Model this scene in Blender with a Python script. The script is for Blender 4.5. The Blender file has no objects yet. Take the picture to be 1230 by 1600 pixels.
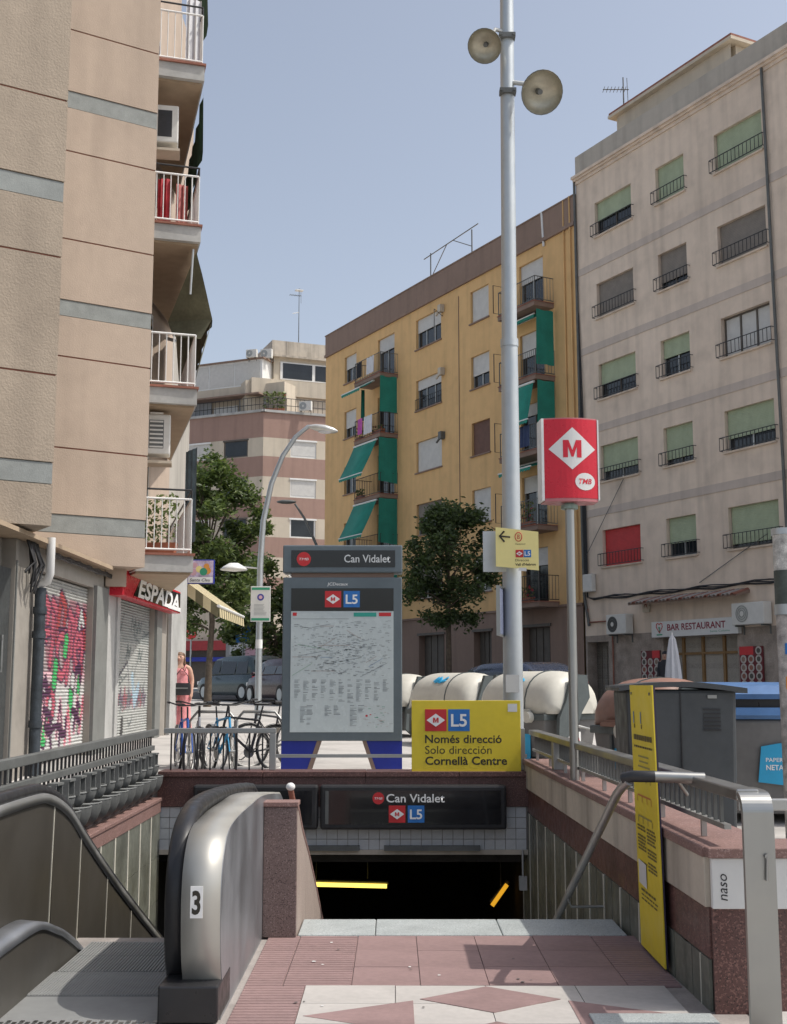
import bpy, math, random
from mathutils import Vector, Matrix
random.seed(7)
R = math.radians
scene = bpy.context.scene
COL = scene.collection

# ---------------------------------------------------------------- camera, sky, sun, exposure
cd = bpy.data.cameras.new("camera"); cam = bpy.data.objects.new("camera", cd); COL.objects.link(cam)
cd.sensor_fit = 'VERTICAL'; cd.sensor_height = 24.0; cd.lens = 28.5
cd.clip_start = 0.05; cd.clip_end = 2000
cam.location = (0, 0, 1.6); cam.rotation_euler = (R(90 + 8.03), 0, 0)
scene.camera = cam
TO_SUN = Vector((1.05, -0.10, 1.585)).normalized()
SUN_ELEV = math.asin(TO_SUN.z); SUN_AZ = math.atan2(TO_SUN.x, TO_SUN.y)
world = bpy.data.worlds.new("World"); scene.world = world; world.use_nodes = True
wn = world.node_tree.nodes; wl = world.node_tree.links; wn.clear()
sky = wn.new('ShaderNodeTexSky'); sky.sky_type = 'NISHITA'; sky.sun_disc = False
sky.sun_elevation = SUN_ELEV; sky.sun_rotation = SUN_AZ
sky.air_density = 1.0; sky.dust_density = 3.0; sky.ozone_density = 1.0
hsv = wn.new('ShaderNodeHueSaturation'); hsv.inputs['Saturation'].default_value = 0.62
bg = wn.new('ShaderNodeBackground'); bg.inputs['Strength'].default_value = 0.130
wo = wn.new('ShaderNodeOutputWorld')
wl.new(sky.outputs[0], hsv.inputs['Color']); wl.new(hsv.outputs[0], bg.inputs[0]); wl.new(bg.outputs[0], wo.inputs[0])
sl = bpy.data.lights.new("sun", 'SUN'); sl.energy = 2.5; sl.angle = R(0.5); sl.color = (1.0, 0.95, 0.87)
so = bpy.data.objects.new("sun", sl); COL.objects.link(so); so.location = (30, -5, 60)
so.rotation_euler = TO_SUN.to_track_quat('Z', 'Y').to_euler()
vs = scene.view_settings
vs.view_transform = 'Standard'; vs.look = 'None'; vs.exposure = 0.46; vs.gamma = 1.0; vs.use_curve_mapping = False
scene.cycles.max_bounces = 6; scene.cycles.diffuse_bounces = 4

# ---------------------------------------------------------------- materials
MATS = {}
def mat(name, col, rough=0.65, metal=0.0, var=0.12, scale=5.0, bump=0.0, bscale=80.0, streak=0.0, speck=None,
        emit=0.0, dirt=0.0, coat=0.0, rib=None):
    if name in MATS: return MATS[name]
    m = bpy.data.materials.new(name); m.use_nodes = True
    n = m.node_tree.nodes; l = m.node_tree.links
    b = n['Principled BSDF']; b.inputs['Roughness'].default_value = rough; b.inputs['Metallic'].default_value = metal
    if coat: b.inputs['Coat Weight'].default_value = coat
    tc = n.new('ShaderNodeTexCoord')
    def noise(sc, detail=4, stretch=None):
        t = n.new('ShaderNodeTexNoise'); t.inputs['Scale'].default_value = sc; t.inputs['Detail'].default_value = detail
        if stretch:
            mp = n.new('ShaderNodeMapping'); mp.inputs['Scale'].default_value = stretch
            l.new(tc.outputs['Object'], mp.inputs[0]); l.new(mp.outputs[0], t.inputs[0])
        else: l.new(tc.outputs['Object'], t.inputs[0])
        return t
    def mrange(src, a0, a1, b0, b1):
        r = n.new('ShaderNodeMapRange'); r.inputs[1].default_value = a0; r.inputs[2].default_value = a1
        r.inputs[3].default_value = b0; r.inputs[4].default_value = b1; l.new(src, r.inputs[0]); return r.outputs[0]
    def mul(csock, fsock):
        x = n.new('ShaderNodeMix'); x.data_type = 'RGBA'; x.blend_type = 'MULTIPLY'; x.inputs[0].default_value = 1.0
        l.new(csock, x.inputs[6])
        cc = n.new('ShaderNodeCombineColor')
        for k in range(3): l.new(fsock, cc.inputs[k])
        l.new(cc.outputs[0], x.inputs[7]); return x.outputs[2]
    rgb = n.new('ShaderNodeRGB'); rgb.outputs[0].default_value = (*col, 1); c = rgb.outputs[0]
    if speck:
        # list of (colour, scale, threshold): little mineral grains
        for sc_col, sc_s, sc_t in speck:
            t = noise(sc_s, 2)
            f = mrange(t.outputs[0], sc_t, sc_t + 0.06, 0, 1)
            x = n.new('ShaderNodeMix'); x.data_type = 'RGBA'; l.new(f, x.inputs[0]); l.new(c, x.inputs[6])
            x.inputs[7].default_value = (*sc_col, 1); c = x.outputs[2]
    if var:
        c = mul(c, mrange(noise(scale).outputs[0], 0.3, 0.7, 1 - var, 1 + var))
        c = mul(c, mrange(noise(scale * 9).outputs[0], 0.3, 0.7, 1 - var * .5, 1 + var * .5))
    if streak:
        c = mul(c, mrange(noise(1.0, 5, (2.6, 2.6, 0.22)).outputs[0], 0.46, 0.72, 1.0, 1 - streak))
    if dirt:
        c = mul(c, mrange(noise(1.3, 8).outputs[0], 0.5, 0.68, 1.0, 1 - dirt))
    l.new(c, b.inputs['Base Color'])
    if rough < 0.6:
        l.new(mrange(noise(scale * 3).outputs[0], 0.3, 0.7, max(.02, rough * .75), rough * 1.3), b.inputs['Roughness'])
    if emit:
        b.inputs['Emission Strength'].default_value = emit; b.inputs['Emission Color'].default_value = (*col, 1)
    hgt = None
    if bump:
        hgt = noise(bscale, 6).outputs[0]
    if rib:
        w = n.new('ShaderNodeTexWave'); w.bands_direction = rib[0]; w.inputs['Scale'].default_value = rib[1]
        l.new(tc.outputs['Object'], w.inputs[0])
        if hgt is None: hgt = w.outputs[1]; bump = rib[2]
    if hgt is not None:
        bn = n.new('ShaderNodeBump'); bn.inputs['Strength'].default_value = bump; bn.inputs['Distance'].default_value = 0.02
        l.new(hgt, bn.inputs['Height']); l.new(bn.outputs[0], b.inputs['Normal'])
    MATS[name] = m; return m

def attr_mat(name, rough=0.5):
    if name in MATS: return MATS[name]
    m = bpy.data.materials.new(name); m.use_nodes = True; n = m.node_tree.nodes; l = m.node_tree.links
    b = n['Principled BSDF']; b.inputs['Roughness'].default_value = rough
    a = n.new('ShaderNodeAttribute'); a.attribute_name = 'paint'
    tc = n.new('ShaderNodeTexCoord'); t = n.new('ShaderNodeTexNoise'); t.inputs['Scale'].default_value = 14
    l.new(tc.outputs['Object'], t.inputs[0])
    r = n.new('ShaderNodeMapRange'); r.inputs[1].default_value = .3; r.inputs[2].default_value = .7
    r.inputs[3].default_value = .8; r.inputs[4].default_value = 1.15; l.new(t.outputs[0], r.inputs[0])
    x = n.new('ShaderNodeVectorMath'); x.operation = 'SCALE'; l.new(a.outputs['Color'], x.inputs[0]); l.new(r.outputs[0], x.inputs['Scale'])
    l.new(x.outputs[0], b.inputs['Base Color'])
    MATS[name] = m; return m

concrete = mat('pavement_concrete', (.46, .44, .415), .85, var=.10, scale=.9, bump=.15, bscale=40, dirt=.22)
asphalt = mat('asphalt', (.06, .06, .062), .9, var=.2, scale=2, bump=.3, bscale=120)
tile_red = mat('red_paving', (.255, .168, .160), .85, var=.14, scale=3, bump=.12, bscale=150, dirt=.25)
tile_white = mat('white_paving', (.42, .395, .37), .85, var=.10, scale=3, bump=.1, bscale=150, dirt=.25)
mortar = mat('mortar', (.30, .27, .25), .9, var=.15, scale=6, bump=.2)
granite_red = mat('red_granite', (.115, .055, .048), .42, var=.12, scale=4, speck=[((.23, .12, .10), 85, .56), ((.03, .02, .02), 120, .6)], dirt=.2)
granite_cop = mat('pink_granite', (.215, .125, .108), .6, var=.10, scale=4, speck=[((.32, .21, .19), 90, .56), ((.09, .055, .05), 130, .62)], dirt=.2)
granite_brown = mat('brown_granite', (.165, .118, .108), .5, var=.08, scale=4, speck=[((.27, .20, .185), 110, .57), ((.07, .045, .042), 130, .58)])
granite_beige = mat('beige_granite', (.33, .265, .23), .6, var=.08, scale=4, speck=[((.44, .37, .33), 110, .57), ((.16, .11, .10), 130, .6)])
floor_steel = mat('worn_floor_plate', (.30, .305, .30), .6, .35, var=.08, scale=2, dirt=.15)
granite_grey = mat('grey_granite', (.36, .39, .385), .6, var=.08, scale=4, speck=[((.20, .22, .22), 140, .58), ((.50, .52, .51), 110, .6)], dirt=.15)
travertine = mat('pale_stone', (.50, .44, .36), .7, var=.08, scale=3, bump=.08, bscale=60, streak=.45)
tile_dark = mat('green_grey_tile', (.135, .14, .115), .45, var=.3, scale=2.4, dirt=.25)
grout_pale = mat('pale_grout', (.52, .50, .42), .8, var=.1)
white_tile = mat('white_glazed_tile', (.55, .56, .57), .35, var=.06, scale=8, dirt=.3)
hall_gloom = mat('gloomy_hall_wall', (.045, .042, .038), .9, var=.25, dirt=.2)  # near-black wall colour stands in for the gloom of the underground hall
steel = mat('brushed_steel', (.36, .36, .345), .36, 1.0, var=.05, scale=.9, streak=.15)
steel_dull = mat('dull_steel', (.42, .42, .405), .45, .9, var=.05, scale=.8)
galv = mat('galvanised_steel', (.47, .50, .51), .48, .7, var=.05, scale=1.2)
iron = mat('grey_iron', (.125, .13, .125), .6, .2, var=.15)
iron_black = mat('black_iron', (.028, .028, .030), .5, .2, var=.15)
rubber = mat('black_rubber', (.018, .018, .020), .38, var=.12)
dark_panel = mat('dark_balustrade', (.080, .073, .062), .38, .3, var=.12, scale=.6, dirt=.12)
silver = mat('silver_cladding', (.36, .375, .40), .40, .8, var=.08, scale=.9, streak=.25)
champagne = mat('pale_newel_metal', (.42, .41, .375), .45, .5, var=.05, scale=1)
plaster_sh = mat('pinkish_render', (.44, .352, .28), .9, var=.06, scale=.7, bump=.18, bscale=55, streak=.12, dirt=.06)
plaster_tan = mat('tan_rough_render', (.345, .285, .222), .95, var=.08, scale=.8, bump=.4, bscale=40, streak=.14, dirt=.08)
band_grey = mat('grey_stone_band', (.25, .265, .255), .85, var=.12, scale=6, bump=.15)
soffit_m = mat('ochre_soffit', (.36, .275, .19), .9, var=.08)
conc_slab = mat('grey_slab', (.40, .40, .385), .85, var=.12, scale=2, dirt=.2)
rust_edge = mat('clay_tile_edge', (.27, .11, .075), .8, var=.2)
white_metal = mat('white_painted_metal', (.72, .72, .70), .45, var=.05)
yellow_wall = mat('ochre_yellow_render', (.70, .45, .205), .9, var=.06, scale=.35, bump=.1, bscale=30, streak=.12, dirt=.08)
brown_wall = mat('brown_render', (.26, .18, .14), .9, var=.07, scale=.5, streak=.14)
beige_wall = mat('beige_render', (.70, .58, .47), .9, var=.08, scale=.35, bump=.1, bscale=30, streak=.18, dirt=.12)
beige_band = mat('dull_beige_band', (.53, .45, .39), .9, var=.06, scale=.5, streak=.15)
beige_par = mat('grey_beige_parapet', (.44, .40, .345), .9, var=.08, scale=.5, streak=.2)
stone_clad = mat('patchy_stone_cladding', (.30, .25, .21), .85, var=.3, scale=2.4, bump=.2, bscale=20)
cream_wall = mat('cream_render', (.54, .475, .38), .9, var=.05, scale=.4, streak=.15)
rose_wall = mat('rose_brown_render', (.33, .215, .175), .9, var=.05, scale=.4, streak=.12)
frame_alu = mat('aluminium_frame', (.42, .42, .40), .4, .5)
frame_dark = mat('dark_window_frame', (.10, .085, .07), .6)
glass = mat('window_glass', (.020, .024, .028), .08, var=.25, scale=1.2)
blind_green = mat('green_blind', (.36, .42, .28), .7, var=.07, rib=('Z', 6, .3), streak=.12)
blind_white = mat('white_blind', (.56, .55, .52), .7, var=.06, rib=('Z', 6, .3))
blind_brown = mat('grey_brown_blind', (.205, .18, .155), .7, var=.1, rib=('Z', 6, .3))
blind_red = mat('red_blind', (.50, .035, .035), .6, var=.08, rib=('Z', 6, .3))
blind_wood = mat('brown_wood_blind', (.14, .07, .05), .7, var=.12, rib=('Z', 6, .3))
curtain = mat('white_curtain', (.60, .60, .58), .9, var=.05, rib=('X', 7, .6))
awning_green = mat('green_canvas', (.018, .22, .165), .8, var=.14, scale=2, rib=('X', 2.2, .25))
awning_dark = mat('dull_green_canvas', (.13, .13, .085), .9, var=.25, scale=2.5)
ac_white = mat('air_conditioner_white', (.62, .61, .57), .5, var=.05)
black_plastic = mat('black_plastic', (.022, .022, .024), .35, var=.1)
kiosk_grey = mat('kiosk_grey', (.135, .165, .18), .42, .3, var=.07, scale=2)
gloss_black = mat('gloss_black', (.012, .012, .014), .10, var=.1, coat=.3)
poster = mat('pale_poster', (.52, .58, .58), .25, var=.04, scale=2)
blue_plate = mat('deep_blue_plate', (.012, .025, .27), .4, var=.06)
yellow_sign = mat('yellow_sign', (.72, .56, .035), .5, var=.05, scale=2)
yellow_pale = mat('pale_yellow_sign', (.85, .74, .30), .5, var=.03, scale=2)
red_sign = mat('red_sign', (.56, .012, .03), .3, var=.05)
red_ink = mat('red_ink', (.55, .025, .03), .5, var=.0)
blue_ink = mat('blue_ink', (.02, .16, .48), .5, var=.0)
white_ink = mat('white_ink', (.82, .82, .80), .5, var=.0)
black_ink = mat('black_ink', (.03, .026, .018), .6, var=.0)
grey_ink = mat('grey_ink', (.20, .22, .23), .6, var=.0)
green_ink = mat('green_ink', (.04, .30, .17), .6, var=.0)
teal_ink = mat('teal_ink', (.03, .33, .26), .6, var=.0)
cyan_ink = mat('cyan_ink', (.03, .36, .62), .6, var=.05)
orange_ink = mat('orange_ink', (.70, .30, .06), .6, var=.1)
pink_ink = mat('pink_ink', (.66, .40, .46), .6, var=.1)
white_board = mat('white_board', (.66, .66, .64), .5, var=.03)
bin_grey = mat('bin_body_grey', (.15, .145, .14), .6, var=.12, scale=2, dirt=.25)
bin_dark = mat('bin_dark_plastic', (.052, .058, .062), .5, var=.12, scale=2, dirt=.2)
bin_white = mat('bin_white_lid', (.56, .54, .47), .5, var=.08, scale=1.5, dirt=.22)
bin_brown = mat('bin_brown_lid', (.24, .125, .09), .5, var=.15, scale=2, dirt=.2)
bin_blue = mat('bin_blue_lid', (.06, .15, .33), .4, var=.12, scale=2, dirt=.15)
bin_arm = mat('bin_arm_grey', (.085, .10, .10), .5, .2, var=.12)
bark = mat('bark', (.11, .085, .062), .95, var=.3, scale=9, bump=.5, bscale=30)
leaf_a = mat('leaf_bright', (.13, .17, .05), .5, var=.35, scale=.8)
def translucent(m, w, tint):
    n = m.node_tree.nodes; l = m.node_tree.links; out = n['Material Output']; b = n['Principled BSDF']
    t = n.new('ShaderNodeBsdfTranslucent'); t.inputs[0].default_value = (*tint, 1); x = n.new('ShaderNodeMixShader'); x.inputs[0].default_value = w
    l.new(b.outputs[0], x.inputs[1]); l.new(t.outputs[0], x.inputs[2]); l.new(x.outputs[0], out.inputs[0])
leaf_b = mat('leaf_deep', (.070, .105, .033), .5, var=.35, scale=.8)
leaf_c = mat('leaf_dark', (.052, .078, .030), .55, var=.3, scale=.8)
translucent(leaf_a, .35, (.17, .24, .05)); translucent(leaf_b, .35, (.10, .16, .035)); translucent(leaf_c, .3, (.07, .11, .03))
flower_red = mat('flower_red', (.42, .03, .04), .7, var=.3)
clay = mat('clay_pot', (.33, .12, .065), .8, var=.15)
tyre_m = mat('tyre', (.02, .02, .02), .8, var=.1)
lamp_tube = mat('lit_tube_yellow', (1.0, .72, .12), .5, var=0, emit=1.6)
lamp_tube2 = mat('lit_tube_orange', (1.0, .48, .03), .5, var=0, emit=.55)
skin_m = mat('skin', (.55, .33, .24), .55, var=.05)
pink_cloth = mat('coral_pink_cloth', (.72, .28, .29), .85, var=.2, scale=7, bump=.3, bscale=14)
hair_m = mat('light_brown_hair', (.15, .085, .05), .6, var=.3, scale=20)
dark_cloth = mat('dark_cloth', (.03, .03, .035), .9, var=.2)
lamp_alu = mat('lamp_reflector', (.46, .43, .34), .4, .6, var=.12, scale=5)
lamp_shell = mat('lamp_shell', (.60, .60, .57), .4, .5, var=.06)
canvas_white = mat('white_parasol_cloth', (.62, .62, .64), .9, var=.06)
stripe_y = mat('cream_canvas', (.62, .53, .33), .85, var=.06)
stripe_d = mat('olive_canvas', (.17, .15, .085), .85, var=.1)

# ---------------------------------------------------------------- mesh helper
class MB:
    def __init__(s, off=(0, 0, 0), M=None):
        s.v = []; s.f = []; s.m = []; s.s = []
        s.M = Matrix.Translation(Vector(off)) @ (M or Matrix.Identity(4))
    def add(s, pts, faces, m=0, smooth=False):
        b = len(s.v)
        for p in pts: s.v.append(tuple(s.M @ Vector(p)))
        for f in faces: s.f.append([b + i for i in f]); s.m.append(m); s.s.append(smooth)
    def quad(s, a, b, c, d, m=0): s.add([a, b, c, d], [(0, 1, 2, 3)], m)
    def poly(s, pts, m=0): s.add(pts, [tuple(range(len(pts)))], m)
    def box(s, x0, x1, y0, y1, z0, z1, m=0):
        x0, x1 = min(x0, x1), max(x0, x1); y0, y1 = min(y0, y1), max(y0, y1); z0, z1 = min(z0, z1), max(z0, z1)
        p = [(x0, y0, z0), (x1, y0, z0), (x1, y1, z0), (x0, y1, z0), (x0, y0, z1), (x1, y0, z1), (x1, y1, z1), (x0, y1, z1)]
        s.add(p, [(0, 3, 2, 1), (4, 5, 6, 7), (0, 1, 5, 4), (1, 2, 6, 5), (2, 3, 7, 6), (3, 0, 4, 7)], m)
    def hexa(s, p, m=0):
        s.add(p, [(0, 3, 2, 1), (4, 5, 6, 7), (0, 1, 5, 4), (1, 2, 6, 5), (2, 3, 7, 6), (3, 0, 4, 7)], m)
    def prism(s, poly, f, d0, d1, m=0, smooth=False):
        """poly: 2-D points, f(a,b,d)->xyz"""
        n = len(poly)
        pts = [f(a, b, d0) for a, b in poly] + [f(a, b, d1) for a, b in poly]
        s.add(pts, [tuple(range(n))[::-1], tuple(range(n, 2 * n))], m)
        s.add(pts, [(i, (i + 1) % n, n + (i + 1) % n, n + i) for i in range(n)], m, smooth)
    def cyl(s, p0, p1, r0, r1=None, n=10, m=0, caps=True, smooth=True):
        r1 = r0 if r1 is None else r1
        p0 = Vector(p0); p1 = Vector(p1); d = (p1 - p0)
        if d.length < 1e-6: return
        d.normalize(); a = d.orthogonal().normalized(); b = d.cross(a)
        pts = []
        for p, r in ((p0, r0), (p1, r1)):
            for i in range(n):
                t = 2 * math.pi * i / n; pts.append(p + (a * math.cos(t) + b * math.sin(t)) * r)
        s.add(pts, [(i, (i + 1) % n, n + (i + 1) % n, n + i) for i in range(n)], m, smooth)
        if caps: s.add(pts, [tuple(range(n))[::-1], tuple(range(n, 2 * n))], m)
    def tube(s, pts, r, n=8, m=0, closed=False):
        pts = [Vector(p) for p in pts]; k = len(pts); rings = []
        rr = r if isinstance(r, (list, tuple)) else [r] * k
        ref = None
        for i, p in enumerate(pts):
            if closed: d = pts[(i + 1) % k] - pts[i - 1]
            else: d = pts[min(i + 1, k - 1)] - pts[max(i - 1, 0)]
            d.normalize()
            a = d.orthogonal().normalized() if ref is None else (ref - d * ref.dot(d)).normalized()
            ref = a; b = d.cross(a)
            rings.append([p + (a * math.cos(2 * math.pi * j / n) + b * math.sin(2 * math.pi * j / n)) * rr[i] for j in range(n)])
        flat = [q for rg in rings for q in rg]; fs = []
        for i in range(k if closed else k - 1):
            i2 = (i + 1) % k
            for j in range(n): fs.append((i * n + j, i * n + (j + 1) % n, i2 * n + (j + 1) % n, i2 * n + j))
        s.add(flat, fs, m, True)
        if not closed: s.add(flat, [tuple(range(n))[::-1], tuple(range((k - 1) * n, k * n))], m)
    def lathe(s, prof, c=(0, 0, 0), axis=(0, 0, 1), n=16, m=0, smooth=True):
        ax = Vector(axis).normalized(); a = ax.orthogonal().normalized(); b = ax.cross(a); c = Vector(c)
        pts = [c + ax * h + (a * math.cos(2 * math.pi * j / n) + b * math.sin(2 * math.pi * j / n)) * r for r, h in prof for j in range(n)]
        fs = [(i * n + j, i * n + (j + 1) % n, (i + 1) * n + (j + 1) % n, (i + 1) * n + j) for i in range(len(prof) - 1) for j in range(n)]
        s.add(pts, fs, m, smooth)
    def ell(s, c, r, n=10, k=7, m=0):
        c = Vector(c); prof = []
        pts = []
        for i in range(k + 1):
            t = math.pi * i / k
            for j in range(n):
                u = 2 * math.pi * j / n
                pts.append((c.x + r[0] * math.sin(t) * math.cos(u), c.y + r[1] * math.sin(t) * math.sin(u), c.z + r[2] * math.cos(t)))
        s.add(pts, [(i * n + j, (i + 1) * n + j, (i + 1) * n + (j + 1) % n, i * n + (j + 1) % n) for i in range(k) for j in range(n)], m, True)
    def loft(s, rings, m=0, smooth=True, caps=True, closed=True):
        n = len(rings[0]); flat = [p for r in rings for p in r]
        fs = []
        for i in range(len(rings) - 1):
            for j in range(n if closed else n - 1):
                fs.append((i * n + j, i * n + (j + 1) % n, (i + 1) * n + (j + 1) % n, (i + 1) * n + j))
        s.add(flat, fs, m, smooth)
        if caps: s.add(flat, [tuple(range(n))[::-1], tuple(range(len(flat) - n, len(flat)))], m)
    def mesh(s, name, mats):
        me = bpy.data.meshes.new(name); me.from_pydata(s.v, [], s.f)
        for mm in (mats if isinstance(mats, (list, tuple)) else [mats]): me.materials.append(mm)
        me.polygons.foreach_set('material_index', s.m); me.polygons.foreach_set('use_smooth', s.s); me.update()
        return me
    def build(s, name, mats, parent=None, bevel=0, label=None, kind=None, loc=None):
        return ob(name, s.mesh(name, mats), parent, bevel=bevel, label=label, kind=kind, loc=loc)

def ob(name, me, parent=None, loc=None, rot=None, bevel=0, label=None, kind=None, cat=None, group=None):
    o = bpy.data.objects.new(name, me); COL.objects.link(o)
    if parent is not None: o.parent = parent
    if loc is not None: o.location = loc
    if rot is not None: o.rotation_euler = rot
    if bevel:
        bv = o.modifiers.new('bevel', 'BEVEL'); bv.width = bevel; bv.segments = 2; bv.limit_method = 'ANGLE'; bv.angle_limit = R(40)
    if label: o['label'] = label
    if kind: o['kind'] = kind
    if cat: o['category'] = cat
    if group: o['group'] = group
    return o
def thing(name, label, cat, loc=(0, 0, 0), rz=0.0, group=None):
    o = bpy.data.objects.new(name, None); COL.objects.link(o); o.empty_display_size = .2
    o.location = loc; o.rotation_euler = (0, 0, rz); o['label'] = label; o['category'] = cat
    if group: o['group'] = group
    return o
def copy_tree(o, parent=None):
    c = o.copy(); COL.objects.link(c)
    if parent is not None: c.parent = parent
    for ch in [x for x in CH.get(o.name, [])]: copy_tree(ch, c)
    return c
CH = {}
def index_children():
    CH.clear()
    for x in COL.objects:
        if x.parent: CH.setdefault(x.parent.name, []).append(x)

def text_mesh(body, mt, width=None, height=None, bold=0.0, shear=0.0, align='LEFT'):
    """flat lettering in the XY plane; scaled to a given width / cap height"""
    cu = bpy.data.curves.new('lettering', 'FONT'); cu.body = body; cu.size = 1.0; cu.offset = bold; cu.shear = shear; cu.resolution_u = 3
    to = bpy.data.objects.new('tmp_text', cu)
    me = bpy.data.meshes.new_from_object(to)
    bpy.data.objects.remove(to); bpy.data.curves.remove(cu)
    xs = [v.co.x for v in me.vertices]
    x0, x1 = min(xs), max(xs)
    sy = height / 0.70 if height else None
    sx = width / (x1 - x0) if width else None
    if sx is None: sx = sy
    if sy is None: sy = sx
    w = (x1 - x0) * sx
    dx = {'LEFT': 0, 'CENTER': -w / 2, 'RIGHT': -w}[align]
    for v in me.vertices: v.co = ((v.co.x - x0) * sx + dx, v.co.y * sy, 0)
    me.materials.clear(); me.materials.append(mt); me.name = 'lettering'
    return me
def lettering(body, mt, parent, o, right, up=(0, 0, 1), **kw):
    me = text_mesh(body, mt, **kw); o = Vector(o); r = Vector(right).normalized(); u = Vector(up).normalized()
    for v in me.vertices: v.co = o + r * v.co.x + u * v.co.y
    me.update()
    return ob('lettering', me, parent)
def letter_m(parent, c, right, up, w, h, mt, d=0.0):
    c = Vector(c); r = Vector(right).normalized(); u = Vector(up).normalized()
    a = .26
    P = [(-.5, 0), (-.5, 1), (-.5 + a * 1.15, 1), (0, .42), (.5 - a * 1.15, 1), (.5, 1), (.5, 0), (.5 - a, 0), (.5 - a, .62), (.06, .04), (-.06, .04), (-.5 + a, .62), (-.5 + a, 0)]
    V = [c + r * (x * w) + u * (y * h) for x, y in P]
    mb = MB(); mb.add(V, [(0, 12, 11, 1), (1, 11, 2), (2, 11, 10, 3), (3, 10, 9), (3, 9, 8, 4), (4, 8, 5), (5, 8, 7, 6)])
    return mb.build('lettering', mt, parent)
# M diamond badge and L5 badge on a board; (o = lower left corner)
def badge_m(parent, o, right, size, up=(0, 0, 1), eps=None, letter=True, letter_mat=None):
    o = Vector(o); r = Vector(right).normalized(); u = Vector(up).normalized(); nrm = r.cross(u)
    P = lambda a, b, d=0: o + r * (a * size) + u * (b * size) + nrm * d
    e = size * .012 + .002
    mb = MB(); mb.hexa([P(0, 0, -.001), P(1, 0, -.001), P(1, 1, -.001), P(0, 1, -.001), P(0, 0, e), P(1, 0, e), P(1, 1, e), P(0, 1, e)])
    b = mb.build('metro_badge', red_ink, parent)
    mb = MB(); mb.quad(P(.07, .5, 2 * e), P(.5, .2, 2 * e), P(.93, .5, 2 * e), P(.5, .8, 2 * e))
    d = mb.build('diamond', white_ink, b)
    if letter: letter_m(b, P(.5, .385, 3 * e), right, up, size * .26, size * .23, letter_mat or red_ink)
    return b
def badge_l5(parent, o, right, size, up=(0, 0, 1)):
    o = Vector(o); r = Vector(right).normalized(); u = Vector(up).normalized(); nrm = r.cross(u)
    P = lambda a, b, d=0: o + r * (a * size) + u * (b * size) + nrm * d
    e = size * .012 + .002
    mb = MB(); mb.hexa([P(0, 0, -.001), P(1, 0, -.001), P(1, 1, -.001), P(0, 1, -.001), P(0, 0, e), P(1, 0, e), P(1, 1, e), P(0, 1, e)])
    b = mb.build('line_badge', blue_ink, parent)
    lettering('L5', white_ink, b, P(.5, .22, 2 * e), right, up, height=size * .56, width=size * .74, bold=.018, align='CENTER')
    return b

# ---------------------------------------------------------------- terrain
def lerp(a, b, t): return a + (b - a) * t
def sstep(t): t = max(0, min(1, t)); return t * t * (3 - 2 * t)
YB = [(-80, 0), (8, 0), (14, .5), (40, .92), (85, 1.3), (900, 1.3)]
def zbase(Y):
    for (a, za), (b, zb) in zip(YB, YB[1:]):
        if Y <= b: return lerp(za, zb, max(0, (Y - a) / (b - a)))
    return YB[-1][1]
def zg(X, Y):
    z = zbase(Y)
    z += .34 * sstep((-X - 2.9) / 1.1) * (1 - sstep((Y - 19) / 5)) * sstep((Y - 9) / 4)
    z -= .18 * sstep((X - 2.0) / 1.0) * (1 - sstep((Y - 16) / 8)) * sstep((Y - 9) / 4)
    return z
# ================================================================ SETTING: ground
def ground_sheet(name, rects, m, step=1.0, dz=0.0):
    mb = MB()
    for (x0, x1, y0, y1) in rects:
        xs = [x0]; ys = [y0]
        def cuts(a, b, big):
            c = [a]; t = a
            while t < b - 1e-6:
                st = .5 if (-6 < t < 5 and not big) else (1.0 if t < 45 and t > -12 else 20.0)
                t = min(b, t + st); c.append(t)
            return c
        xs = cuts(x0, x1, False); ys = cuts(y0, y1, True)
        n = len(xs)
        pts = [(x, y, zg(x, y) + dz) for y in ys for x in xs]
        fs = [(j * n + i, j * n + i + 1, (j + 1) * n + i + 1, (j + 1) * n + i) for j in range(len(ys) - 1) for i in range(n - 1)]
        mb.add(pts, fs, 0, True)
    return mb.build(name, m, kind='structure')
HX0, HX1, HY0, HY1 = -2.62, 1.75, 8.1, 13.45
ground_sheet('pavement', [(-60, HX0, -40, HY0), (HX0, HX1, -40, 3.0), (HX1, 70, -40, HY0),
                          (-60, HX0, HY0, HY1), (HX1, 70, HY0, HY1), (-60, 70, HY1, 30),
                          (-60, 70, 30, 100)], concrete)
mb = MB()
for (x0, x1, y0, y1) in [(-700, -60, -40, 900), (70, 700, -40, 900), (-60, 70, 100, 900)]:
    ys = [y for y in (-40, 8, 14, 40, 85) if y0 < y < y1]; ys = [y0] + ys + [y1]
    for a, b in zip(ys, ys[1:]): mb.quad((x0, a, zbase(a)), (x1, a, zbase(a)), (x1, b, zbase(b)), (x0, b, zbase(b)))
mb.build('terrain', concrete, kind='structure')

# street running away to the left, between the bins and the facades on the right
HS = R(-28.2); sd = Vector((math.sin(HS), math.cos(HS), 0)); sn = Vector((-sd.y, sd.x, 0))   # along, towards plaza
FB = Vector((6.765, 43, 0))
def strip(name, m, n0, n1, s0, s1, dz, step=1.0):
    mb = MB(); k = int((s1 - s0) / step)
    def at(s, n): p = FB + sd * s + sn * n; return (p.x, p.y, zg(p.x, p.y) + dz)
    for i in range(k):
        a = s0 + i * step; b = a + step
        mb.quad(at(a, n1), at(a, n0), at(b, n0), at(b, n1))
    return mb.build(name, m, kind='structure')
strip('road', asphalt, 3.0, 10.4, -34, 60, .012)
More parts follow.
